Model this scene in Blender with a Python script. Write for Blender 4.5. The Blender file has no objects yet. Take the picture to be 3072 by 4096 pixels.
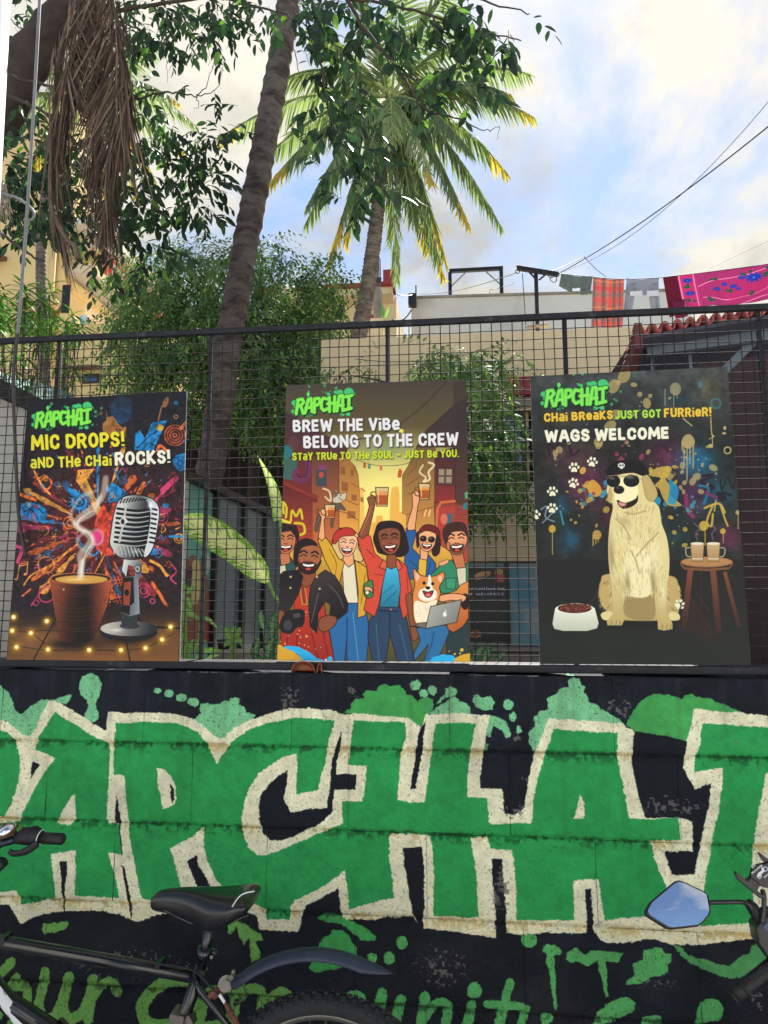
import bpy, bmesh, math, random
import numpy as np
from mathutils import Vector, Matrix
R = math.radians
random.seed(7); NR = np.random.RandomState(11)
SC = bpy.context.scene
COL = SC.collection

# ---------------------------------------------------------------- camera
FPX, PITCH, YAW, CAMD, CAMH = 2750.0, R(7.4), R(6.4), 2.35, 1.70
cam_data = bpy.data.cameras.new('camera'); cam = bpy.data.objects.new('camera', cam_data); COL.objects.link(cam)
cam.location = (0, -CAMD, CAMH); cam.rotation_euler = (R(90) + PITCH, 0, YAW)
cam_data.sensor_fit = 'HORIZONTAL'; cam_data.sensor_width = 36.0; cam_data.lens = 36.0 * FPX / 3072.0
cam_data.clip_start = 0.05; cam_data.clip_end = 2000
SC.camera = cam

# ---------------------------------------------------------------- world and sun
SUN_EL, SUN_AZ = R(50), R(8)           # azimuth measured from +Y towards +X
world = bpy.data.worlds.new('World'); SC.world = world; world.use_nodes = True
wn = world.node_tree; wn.nodes.clear()
def WN(t, **k):
    n = wn.nodes.new(t)
    for a, b in k.items(): setattr(n, a, b)
    return n
def wmath(op, a, b=None, clamp=False):
    n = WN('ShaderNodeMath', operation=op, use_clamp=clamp)
    for i, v in enumerate((a, b)):
        if v is None: continue
        if isinstance(v, (int, float)): n.inputs[i].default_value = v
        else: wn.links.new(v, n.inputs[i])
    return n.outputs[0]
sky = WN('ShaderNodeTexSky', sky_type='NISHITA', sun_disc=False, sun_elevation=SUN_EL, sun_rotation=SUN_AZ)
sky.air_density = 1.0; sky.dust_density = 0.2; sky.ozone_density = 1.5
tc = WN('ShaderNodeTexCoord'); sep = WN('ShaderNodeSeparateXYZ'); wn.links.new(tc.outputs['Generated'], sep.inputs[0])
zz = wmath('ADD', wmath('MAXIMUM', sep.outputs[2], 0.0), 0.30)
cmb = WN('ShaderNodeCombineXYZ')
wn.links.new(wmath('DIVIDE', sep.outputs[0], zz), cmb.inputs[0]); wn.links.new(wmath('DIVIDE', sep.outputs[1], zz), cmb.inputs[1])
mp = WN('ShaderNodeMapping'); wn.links.new(cmb.outputs[0], mp.inputs[0]); mp.inputs['Location'].default_value = (8.35, 3.7, 0.4)
def wnoise(scale, detail, rough, dist=0.0):
    n = WN('ShaderNodeTexNoise'); n.inputs['Scale'].default_value = scale; n.inputs['Detail'].default_value = detail
    n.inputs['Roughness'].default_value = rough; n.inputs['Distortion'].default_value = dist
    wn.links.new(mp.outputs[0], n.inputs['Vector']); return n.outputs[0]
def wramp(src, pts):
    n = WN('ShaderNodeValToRGB'); e = n.color_ramp.elements
    for i, (p, c) in enumerate(pts):
        el = e[i] if i < 2 else e.new(p)
        el.position = p; el.color = (*c, 1) if isinstance(c, tuple) else (c, c, c, 1)
    wn.links.new(src, n.inputs[0]); return n.outputs[0]
n1 = wnoise(1.5, 9, 0.6, 0.3); n2 = wnoise(1.7, 7, 0.62)
# the sky opens to blue away from the sun, as the motorcycle mirror in the photograph shows
n1 = wmath('ADD', n1, wmath('MULTIPLY', wmath('MINIMUM', sep.outputs[1], 0.0), 0.26))
mask = wramp(n1, [(0.37, 0.0), (0.49, 1.0)])
ccol = wramp(n2, [(0.42, (0.46, 0.48, 0.50)), (0.50, (0.74, 0.76, 0.76)), (0.57, (1.0, 0.99, 0.97))])
# clouds glow warmer and brighter round the sun they hide
dot = WN('ShaderNodeVectorMath', operation='DOT_PRODUCT'); wn.links.new(tc.outputs['Generated'], dot.inputs[0])
dot.inputs[1].default_value = (math.sin(SUN_AZ) * math.cos(SUN_EL), math.cos(SUN_AZ) * math.cos(SUN_EL), math.sin(SUN_EL))
glow = wmath('POWER', wmath('MAXIMUM', dot.outputs['Value'], 0.0), 5.0)
warm = WN('ShaderNodeMix', data_type='RGBA', blend_type='ADD'); warm.inputs[0].default_value = 1.0
gl = WN('ShaderNodeMix', data_type='RGBA'); wn.links.new(glow, gl.inputs[0]); gl.inputs[6].default_value = (0, 0, 0, 1); gl.inputs[7].default_value = (0.55, 0.45, 0.22, 1)
wn.links.new(ccol, warm.inputs[6]); wn.links.new(gl.outputs[2], warm.inputs[7])
bgs = WN('ShaderNodeBackground'); bgs.inputs[1].default_value = 0.062; wn.links.new(sky.outputs[0], bgs.inputs[0])
bgc = WN('ShaderNodeBackground'); bgc.inputs[1].default_value = 0.25; wn.links.new(warm.outputs[2], bgc.inputs[0])
mixw = WN('ShaderNodeMixShader'); wn.links.new(mask, mixw.inputs[0]); wn.links.new(bgs.outputs[0], mixw.inputs[1]); wn.links.new(bgc.outputs[0], mixw.inputs[2])
wo = WN('ShaderNodeOutputWorld'); wn.links.new(mixw.outputs[0], wo.inputs[0])

sun_d = bpy.data.lights.new('sun', 'SUN'); sun_d.energy = 4.8; sun_d.angle = R(0.6); sun_d.color = (1.0, 0.96, 0.90)
sun = bpy.data.objects.new('sun', sun_d); COL.objects.link(sun)
sdir = Vector((math.sin(SUN_AZ) * math.cos(SUN_EL), math.cos(SUN_AZ) * math.cos(SUN_EL), math.sin(SUN_EL)))
sun.rotation_euler = sdir.to_track_quat('Z', 'Y').to_euler(); sun.location = (2, 6, 12)

vs = SC.view_settings; vs.view_transform = 'Standard'; vs.look = 'None'; vs.gamma = 1.0; vs.exposure = 1.60; vs.use_curve_mapping = False
SC.cycles.max_bounces = 8; SC.cycles.transparent_max_bounces = 12; SC.cycles.use_denoising = True

# ---------------------------------------------------------------- pixel <-> place
def ray(px, py):
    a, c = (px - 1536) / FPX, (2048 - py) / FPX
    y, z = math.cos(PITCH) - c * math.sin(PITCH), math.sin(PITCH) + c * math.cos(PITCH)
    return Vector((a * math.cos(YAW) - y * math.sin(YAW), a * math.sin(YAW) + y * math.cos(YAW), z))
ORG = Vector((0, -CAMD, CAMH))
def at(px, py, Y):
    """the place on the upright plane y = Y that the photograph shows at a source pixel"""
    d = ray(px, py); return ORG + d * ((Y + CAMD) / d.y)
def atx(px, py, X):
    d = ray(px, py); return ORG + d * (X / d.x)
def atz(px, py, Z):
    d = ray(px, py); return ORG + d * ((Z - CAMH) / d.z)

# ---------------------------------------------------------------- object helpers
def tag(o, label=None, cat=None, group=None, kind=None):
    if label: o['label'] = label
    if cat: o['category'] = cat
    if group: o['group'] = group
    if kind: o['kind'] = kind
    return o
def empty(name, loc=(0, 0, 0), label=None, cat=None, group=None, kind=None):
    o = bpy.data.objects.new(name, None); COL.objects.link(o); o.location = loc; o.empty_display_size = 0.1
    return tag(o, label, cat, group, kind)
def link(name, me, parent=None, loc=None):
    o = bpy.data.objects.new(name, me); COL.objects.link(o)
    if parent is not None:
        o.parent = parent
        if loc is None:                      # mesh given in world coordinates
            p = parent; off = Vector(p.location)
            while p.parent is not None: p = p.parent; off = off + Vector(p.location)
            o.location = -off
        else: o.location = loc
    elif loc is not None: o.location = loc
    return o
class MB:
    """collects shapes in world coordinates and links them as one mesh"""
    def __init__(s): s.v = []; s.f = []; s.m = []; s.uv = None
    def face(s, pts, m=0):
        b = len(s.v); s.v += [tuple(p) for p in pts]; s.f.append(tuple(range(b, b + len(pts)))); s.m.append(m)
    def add(s, vs, fs, m=0):
        b = len(s.v); s.v += [tuple(p) for p in vs]
        for f in fs: s.f.append(tuple(b + i for i in f)); s.m.append(m)
    def box(s, a, b, m=0):
        x0, y0, z0 = a; x1, y1, z1 = b
        s.add([(x0,y0,z0),(x1,y0,z0),(x1,y1,z0),(x0,y1,z0),(x0,y0,z1),(x1,y0,z1),(x1,y1,z1),(x0,y1,z1)],
              [(0,3,2,1),(4,5,6,7),(0,1,5,4),(1,2,6,5),(2,3,7,6),(3,0,4,7)], m)
    def bar(s, p, q, w, h=None, up=(0, 0, 1), m=0):
        p, q = Vector(p), Vector(q); d = (q - p).normalized(); h = h or w
        u = Vector(up); sd = d.cross(u)
        if sd.length < 1e-4: sd = d.cross(Vector((0, 1, 0)))
        sd.normalize(); u = sd.cross(d).normalized(); a, b = sd * w / 2, u * h / 2
        vs = [p - a - b, p + a - b, p + a + b, p - a + b, q - a - b, q + a - b, q + a + b, q - a + b]
        s.add(vs, [(0,3,2,1),(4,5,6,7),(0,1,5,4),(1,2,6,5),(2,3,7,6),(3,0,4,7)], m)
    def tube(s, pts, r, n=8, m=0, caps=True, flat=1.0, up=None):
        pts = [Vector(p) for p in pts]; k = len(pts)
        rs = r if hasattr(r, '__len__') else [r] * k
        b = len(s.v); prev = None
        for i, p in enumerate(pts):
            t = (pts[min(i + 1, k - 1)] - pts[max(i - 1, 0)]).normalized()
            if prev is None:
                a = Vector(up) if up is not None else (Vector((0, 0, 1)) if abs(t.z) < .9 else Vector((0, 1, 0)))
            else: a = prev
            sx = (a - t * a.dot(t)).normalized(); prev = sx; sy = t.cross(sx)
            for j in range(n):
                an = 2 * math.pi * j / n
                s.v.append(tuple(p + sx * math.cos(an) * rs[i] + sy * math.sin(an) * rs[i] * flat))
        for i in range(k - 1):
            for j in range(n):
                j2 = (j + 1) % n
                s.f.append((b + i*n + j, b + i*n + j2, b + (i+1)*n + j2, b + (i+1)*n + j)); s.m.append(m)
        if caps:
            s.f.append(tuple(b + j for j in reversed(range(n)))); s.m.append(m)
            s.f.append(tuple(b + (k-1)*n + j for j in range(n))); s.m.append(m)
    def prism(s, pts, off, m=0, ms=None):
        off = Vector(off); k = len(pts); b = len(s.v)
        s.v += [tuple(Vector(p)) for p in pts] + [tuple(Vector(p) + off) for p in pts]
        s.f.append(tuple(range(b, b + k))); s.m.append(m)
        s.f.append(tuple(b + k + i for i in reversed(range(k)))); s.m.append(m if ms is None else ms)
        for i in range(k):
            j = (i + 1) % k; s.f.append((b + j, b + i, b + k + i, b + k + j)); s.m.append(m if ms is None else ms)
    def ball(s, c, r, n=10, k=7, m=0, sc=(1, 1, 1)):
        c = Vector(c); b = len(s.v)
        for i in range(k + 1):
            th = math.pi * i / k
            for j in range(n):
                ph = 2 * math.pi * j / n
                s.v.append((c.x + r*sc[0]*math.sin(th)*math.cos(ph), c.y + r*sc[1]*math.sin(th)*math.sin(ph), c.z + r*sc[2]*math.cos(th)))
        for i in range(k):
            for j in range(n):
                j2 = (j + 1) % n
                s.f.append((b + i*n + j, b + (i+1)*n + j, b + (i+1)*n + j2, b + i*n + j2)); s.m.append(m)
    def mesh(s, name, mats, smooth=False):
        me = bpy.data.meshes.new(name); me.from_pydata(s.v, [], s.f)
        for mt in (mats if isinstance(mats, (list, tuple)) else [mats]): me.materials.append(mt)
        if any(s.m): me.polygons.foreach_set('material_index', s.m)
        if smooth: me.polygons.foreach_set('use_smooth', [True] * len(s.f))
        me.update(); return me
    def build(s, name, mats, parent=None, smooth=False, loc=None, fix=True):
        me = s.mesh(name, mats, smooth)
        if fix and len(s.f) < 20000:
            bm = bmesh.new(); bm.from_mesh(me); bmesh.ops.recalc_face_normals(bm, faces=bm.faces); bm.to_mesh(me); bm.free()
        return link(name, me, parent, loc)
def bevel(o, w=0.003, seg=2, ang=35):
    m = o.modifiers.new('bevel', 'BEVEL'); m.width = w; m.segments = seg; m.limit_method = 'ANGLE'; m.angle_limit = R(ang); return o
def crv(pts, n=6, closed=False):
    """smooth curve through points (any dimension)"""
    P = [np.array(p, float) for p in pts]; k = len(P); out = []
    rng = range(k) if closed else range(k - 1)
    for i in rng:
        p0 = P[(i - 1) % k] if closed or i > 0 else P[i]; p1 = P[i]; p2 = P[(i + 1) % k]
        p3 = P[(i + 2) % k] if closed or i + 2 < k else P[(i + 1) % k]
        for j in range(n):
            t = j / n
            out.append(0.5 * ((2*p1) + (-p0 + p2)*t + (2*p0 - 5*p1 + 4*p2 - p3)*t*t + (-p0 + 3*p1 - 3*p2 + p3)*t**3))
    if not closed: out.append(P[-1])
    return out

# ---------------------------------------------------------------- materials
def srgb(r, g, b): return tuple(((c/255)/12.92 if c/255 <= .04045 else ((c/255 + .055)/1.055)**2.4) for c in (r, g, b))
def mat(name, col, rough=0.7, metal=0.0, var=0.0, vscale=8.0, bump=0.0, bscale=60.0, spec=0.5, coat=0.0, trans=None, dirt=None, dscale=4.0, damt=(0.5, 0.7), stretch=None, obvar=0.0, bdist=0.003):
    m = bpy.data.materials.new(name); m.use_nodes = True; nt = m.node_tree; N = nt.nodes; L = nt.links
    b = N['Principled BSDF']; b.inputs['Roughness'].default_value = rough; b.inputs['Metallic'].default_value = metal
    b.inputs['Specular IOR Level'].default_value = spec; b.inputs['Coat Weight'].default_value = coat
    col = tuple(col); tcn = N.new('ShaderNodeTexCoord'); vec = tcn.outputs['Object']
    if stretch:
        mpn = N.new('ShaderNodeMapping'); mpn.inputs['Scale'].default_value = stretch; L.new(vec, mpn.inputs[0]); vec = mpn.outputs[0]
    cur = None
    rgb = N.new('ShaderNodeRGB'); rgb.outputs[0].default_value = (*col, 1); cur = rgb.outputs[0]
    def noise(sc, det=5, ro=0.6):
        n = N.new('ShaderNodeTexNoise'); n.inputs['Scale'].default_value = sc; n.inputs['Detail'].default_value = det; n.inputs['Roughness'].default_value = ro
        L.new(vec, n.inputs['Vector']); return n.outputs[0]
    if dirt is not None:
        rp = N.new('ShaderNodeValToRGB'); rp.color_ramp.elements[0].position = damt[0]; rp.color_ramp.elements[1].position = damt[1]
        L.new(noise(dscale, 8, 0.65), rp.inputs[0])
        mx = N.new('ShaderNodeMix'); mx.data_type = 'RGBA'; L.new(rp.outputs[0], mx.inputs[0]); L.new(cur, mx.inputs[6]); mx.inputs[7].default_value = (*dirt, 1); cur = mx.outputs[2]
    if var > 0:
        hs = N.new('ShaderNodeHueSaturation'); L.new(cur, hs.inputs['Color'])
        mr = N.new('ShaderNodeMapRange'); L.new(noise(vscale), mr.inputs[0]); mr.inputs[1].default_value = .25; mr.inputs[2].default_value = .75
        mr.inputs[3].default_value = 1 - var; mr.inputs[4].default_value = 1 + var; L.new(mr.outputs[0], hs.inputs['Value']); cur = hs.outputs[0]
    if obvar > 0:
        oi = N.new('ShaderNodeObjectInfo'); h2 = N.new('ShaderNodeHueSaturation'); L.new(cur, h2.inputs['Color'])
        mr = N.new('ShaderNodeMapRange'); L.new(oi.outputs['Random'], mr.inputs[0]); mr.inputs[3].default_value = 1 - obvar; mr.inputs[4].default_value = 1 + obvar
        L.new(mr.outputs[0], h2.inputs['Value']); cur = h2.outputs[0]
    L.new(cur, b.inputs['Base Color'])
    if bump > 0:
        bp = N.new('ShaderNodeBump'); bp.inputs['Strength'].default_value = bump; bp.inputs['Distance'].default_value = bdist
        L.new(noise(bscale, 6, 0.65), bp.inputs['Height']); L.new(bp.outputs[0], b.inputs['Normal'])
    if trans is not None:
        tr = N.new('ShaderNodeBsdfTranslucent'); tr.inputs[0].default_value = (*trans[0], 1)
        ms = N.new('ShaderNodeMixShader'); ms.inputs[0].default_value = trans[1]
        L.new(b.outputs[0], ms.inputs[1]); L.new(tr.outputs[0], ms.inputs[2]); L.new(ms.outputs[0], N['Material Output'].inputs[0])
    return m
# ---------------------------------------------------------------- flat print: painted shapes drawn by code
def vnoise(W, H, cell, rs, octs=3):
    out = np.zeros((H, W), np.float32); amp = 1.0; tot = 0
    for o in range(octs):
        c = max(1.0, cell / 2**o); gw, gh = int(W / c) + 3, int(H / c) + 3
        g = rs.rand(gh, gw).astype(np.float32)
        xs = np.arange(W) / c; ys = np.arange(H) / c; xi = xs.astype(int); yi = ys.astype(int)
        fx = xs - xi; fy = ys - yi; fx = fx*fx*(3 - 2*fx); fy = (fy*fy*(3 - 2*fy))[:, None]
        a = g[yi][:, xi]*(1 - fx) + g[yi][:, xi + 1]*fx; b = g[yi + 1][:, xi]*(1 - fx) + g[yi + 1][:, xi + 1]*fx
        out += amp * (a*(1 - fy) + b*fy); tot += amp; amp *= .55
    return out / tot
SS = 4
class Art:
    """a sheet of print; shapes come in source pixels of a crop (ox, oy, s) and land on the sheet through mapfn"""
    def __init__(s, W, H, mapfn, base=(0, 0, 0)):
        s.W, s.H, s.mapfn = W, H, mapfn; s.img = np.zeros((H, W, 3), np.float32); s.img[:] = np.array(base, np.float32) / 255
        s.crop(0, 0, 1)
    def crop(s, ox, oy, k): s.ox, s.oy, s.k = ox, oy, k
    def m(s, pts):
        p = np.asarray(pts, float); return s.mapfn(np.stack([s.ox + p[:, 0]*s.k, s.oy + p[:, 1]*s.k], 1))
    def cover(s, polys, pad=0):
        allp = np.concatenate(polys); x0 = int(max(0, math.floor(allp[:, 0].min()) - 1 - pad)); y0 = int(max(0, math.floor(allp[:, 1].min()) - 1 - pad))
        x1 = int(min(s.W, math.ceil(allp[:, 0].max()) + 2 + pad)); y1 = int(min(s.H, math.ceil(allp[:, 1].max()) + 2 + pad))
        if x1 <= x0 or y1 <= y0: return None
        w, h = x1 - x0, y1 - y0; acc = np.zeros((h*SS, w + 2), np.float32)
        for P in polys:
            a = (P[:, 0]*np.roll(P[:, 1], -1) - np.roll(P[:, 0], -1)*P[:, 1]).sum()
            if a < 0: P = P[::-1]
            X = P[:, 0] - x0; Y = (P[:, 1] - y0) * SS
            for i in range(len(P)):
                xa, ya, xb, yb = X[i-1], Y[i-1], X[i], Y[i]
                if ya == yb: continue
                sg = 1.0
                if ya > yb: xa, ya, xb, yb = xb, yb, xa, ya; sg = -1.0
                r0 = max(0, math.ceil(ya - .5)); r1 = min(h*SS - 1, math.ceil(yb - .5) - 1)
                if r1 < r0: continue
                rr = np.arange(r0, r1 + 1); xs = np.clip(xa + (rr + .5 - ya) * (xb - xa) / (yb - ya), 0, w)
                ix = xs.astype(int); fx = xs - ix
                acc[rr, ix] += sg*(1 - fx); acc[rr, ix + 1] += sg*fx
        c = np.clip(np.abs(np.cumsum(acc, 1)[:, :w]), 0, 1).reshape(h, SS, w).mean(1)
        return x0, y0, c
    def paint(s, res, col, alpha=1.0, soft=0):
        if res is None: return
        x0, y0, c = res
        if soft:
            for _ in range(3):
                k = max(1, int(soft))
                for ax in (0, 1):
                    pd = [(0, 0), (0, 0)]; pd[ax] = (k + 1, k); cs = np.cumsum(np.pad(c, pd), ax)
                    n = c.shape[ax]; a = np.take(cs, range(2*k + 1, 2*k + 1 + n), ax); b = np.take(cs, range(0, n), ax); c = (a - b) / (2*k + 1)
        h, w = c.shape; a = (c * alpha)[:, :, None]; v = s.img[y0:y0+h, x0:x0+w]
        if callable(col):
            yy, xx = np.mgrid[y0:y0+h, x0:x0+w]; cc = col(xx, yy)
        else: cc = np.array(col, np.float32) / 255
        s.img[y0:y0+h, x0:x0+w] = v*(1 - a) + cc*a
    def pts(s, p):
        if isinstance(p, str): p = [float(t) for t in p.replace(',', ' ').split()]
        p = list(p)
        if not hasattr(p[0], '__len__'): p = [(p[i], p[i+1]) for i in range(0, len(p) - 1, 2)]
        return p
    def poly(s, col, p, smooth=False, alpha=1.0, soft=0, line=None, lw=4):
        q = s.pts(p)
        if smooth: q = crv(q, 5, True)
        s.paint(s.cover([s.m(q)], int(soft*3.2)), s.grad(col), alpha, soft)
        if line is not None: s.stroke(line, list(q) + [q[0]], lw)
    def grad(s, col):
        if isinstance(col, tuple) and len(col) == 4 and hasattr(col[0], '__len__'):   # (c0, c1, p0, p1)
            c0, c1 = np.array(col[0])/255., np.array(col[1])/255.; a, b = s.m([col[2], col[3]]); d = b - a; L2 = (d*d).sum()
            def f(xx, yy):
                t = np.clip(((xx - a[0])*d[0] + (yy - a[1])*d[1]) / L2, 0, 1)[:, :, None]; return (c0*(1 - t) + c1*t).astype(np.float32)
            return f
        return col
    def stroke(s, col, p, w, smooth=False, alpha=1.0, soft=0, cap='round', taper=None):
        q = s.pts(p)
        if smooth: q = crv(q, 6)
        q = [np.array(a, float) for a in q]; polys = []; n = len(q)
        for i in range(n - 1):
            a, b = q[i], q[i+1]; d = b - a; L = np.hypot(*d)
            if L < 1e-6: continue
            d = d / L; nn = np.array([-d[1], d[0]])
            if taper: wa = w*(taper[0] + (taper[1] - taper[0])*i/(n-1)); wb = w*(taper[0] + (taper[1] - taper[0])*(i+1)/(n-1))
            else: wa = wb = w
            if cap == 'square':
                if i == 0: a = a - d*w*.12
                if i == n - 2: b = b + d*w*.12
            polys.append(s.m([a + nn*wa/2, b + nn*wb/2, b - nn*wb/2, a - nn*wa/2]))
        rng = range(n) if cap == 'round' else range(1, n - 1)
        for i in rng:
            ww = w*(taper[0] + (taper[1] - taper[0])*i/(n-1)) if taper else w
            if ww * s.k < 1.2: continue
            polys.append(s.m([q[i] + np.array([math.cos(t), math.sin(t)])*ww/2 for t in np.linspace(0, 6.2832, 9)[:-1]]))
        if polys: s.paint(s.cover(polys, int(soft*3.2)), s.grad(col), alpha, soft)
    def oval(s, col, cx, cy, rx, ry=None, rot=0, alpha=1.0, soft=0, line=None, lw=4, rough=0, rs=None):
        ry = rx if ry is None else ry; q = []
        for t in np.linspace(0, 6.2832, 21)[:-1]:
            k = 1 + (rs.uniform(-rough, rough) if rough else 0); x, y = rx*k*math.cos(t), ry*k*math.sin(t)
            q.append((cx + x*math.cos(rot) - y*math.sin(rot), cy + x*math.sin(rot) + y*math.cos(rot)))
        s.poly(col, q, False, alpha, soft, line, lw)
    def ring(s, col, cx, cy, r, w, alpha=1.0):
        s.stroke(col, [(cx + r*math.cos(t), cy + r*math.sin(t)) for t in np.linspace(0, 6.2832, 17)], w, alpha=alpha)
    def glow(s, col, cx, cy, rx, ry=None, alpha=1.0, power=2.0):
        ry = ry or rx; c, ex, ey = s.m([(cx, cy), (cx + rx, cy), (cx, cy + ry)]); sx, sy = abs(ex[0] - c[0]), abs(ey[1] - c[1])
        yy, xx = np.mgrid[0:s.H, 0:s.W]; d = ((xx - c[0])/sx)**2 + ((yy - c[1])/sy)**2
        a = (alpha*np.exp(-d*power))[:, :, None]; s.img = (s.img*(1 - a) + np.array(col)/255.*a).astype(np.float32)
    def splat(s, col, cx, cy, r, rs, n=10, alpha=1.0, spread=2.0, soft=0):
        for i in range(n):
            a = rs.uniform(0, 6.28); d = r*spread*rs.rand()**.7; q = r*.28*rs.rand()**2 + r*.03
            s.oval(col, cx + d*math.cos(a), cy + d*math.sin(a), q, q*rs.uniform(.6, 1), rs.uniform(0, 3), alpha, soft)
    def text(s, txt, col, bl, br, h, w=0.25, shadow=None, slant=0, sp=0.16, outline=None, lw=0.1, jig=0):
        """chunky sign lettering between two baseline points, cap height h (crop pixels, upwards)"""
        bl, br = np.array(bl, float), np.array(br, float); tot = 0; lay = []
        for ch in txt:
            g = GLY.get(ch)
            if ch == ' ': tot += .42; continue
            if g is None: continue
            lay.append((g, tot)); tot += g[0] + sp
        tot -= sp; ux = (br - bl) / tot; n = np.array([ux[1], -ux[0]]); n = n/np.hypot(*n)*h; U = np.hypot(*ux)
        def run(off, c, ww, a=1.0, soft=0):
            for k, (g, x0) in enumerate(lay):
                dy = (.05 if k % 2 else -.03)*jig
                for st in g[1]:
                    q = [bl + off + ux*(x0 + x*g[0] + slant*y) + n*(y + dy) for x, y in st]
                    s.stroke(c, q, ww, alpha=a, soft=soft, cap='square' if len(q) < 9 else 'round')
        W_ = min(U, h)*w*1.05
        if shadow is not None: run(np.array(shadow[:2]), shadow[2], W_*1.25, .75, 1)
        if outline is not None: run(np.zeros(2), outline, W_ + h*lw)
        run(np.zeros(2), col, W_)
    def warp(s, amp, cell, seed):
        rs = np.random.RandomState(seed); dx = (vnoise(s.W, s.H, cell, rs) - .5)*amp*2; dy = (vnoise(s.W, s.H, cell, rs) - .5)*amp*2
        yy, xx = np.mgrid[0:s.H, 0:s.W]; s.img = s.img[np.clip((yy + dy).round().astype(int), 0, s.H-1), np.clip((xx + dx).round().astype(int), 0, s.W-1)]
    def image(s, name):
        im = bpy.data.images.new(name, s.W, s.H); a = np.ones((s.H, s.W, 4), np.float32); a[:, :, :3] = np.clip(s.img[::-1], 0, 1)
        im.pixels.foreach_set(a.ravel()); im.update(); im.pack(); return im
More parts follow.
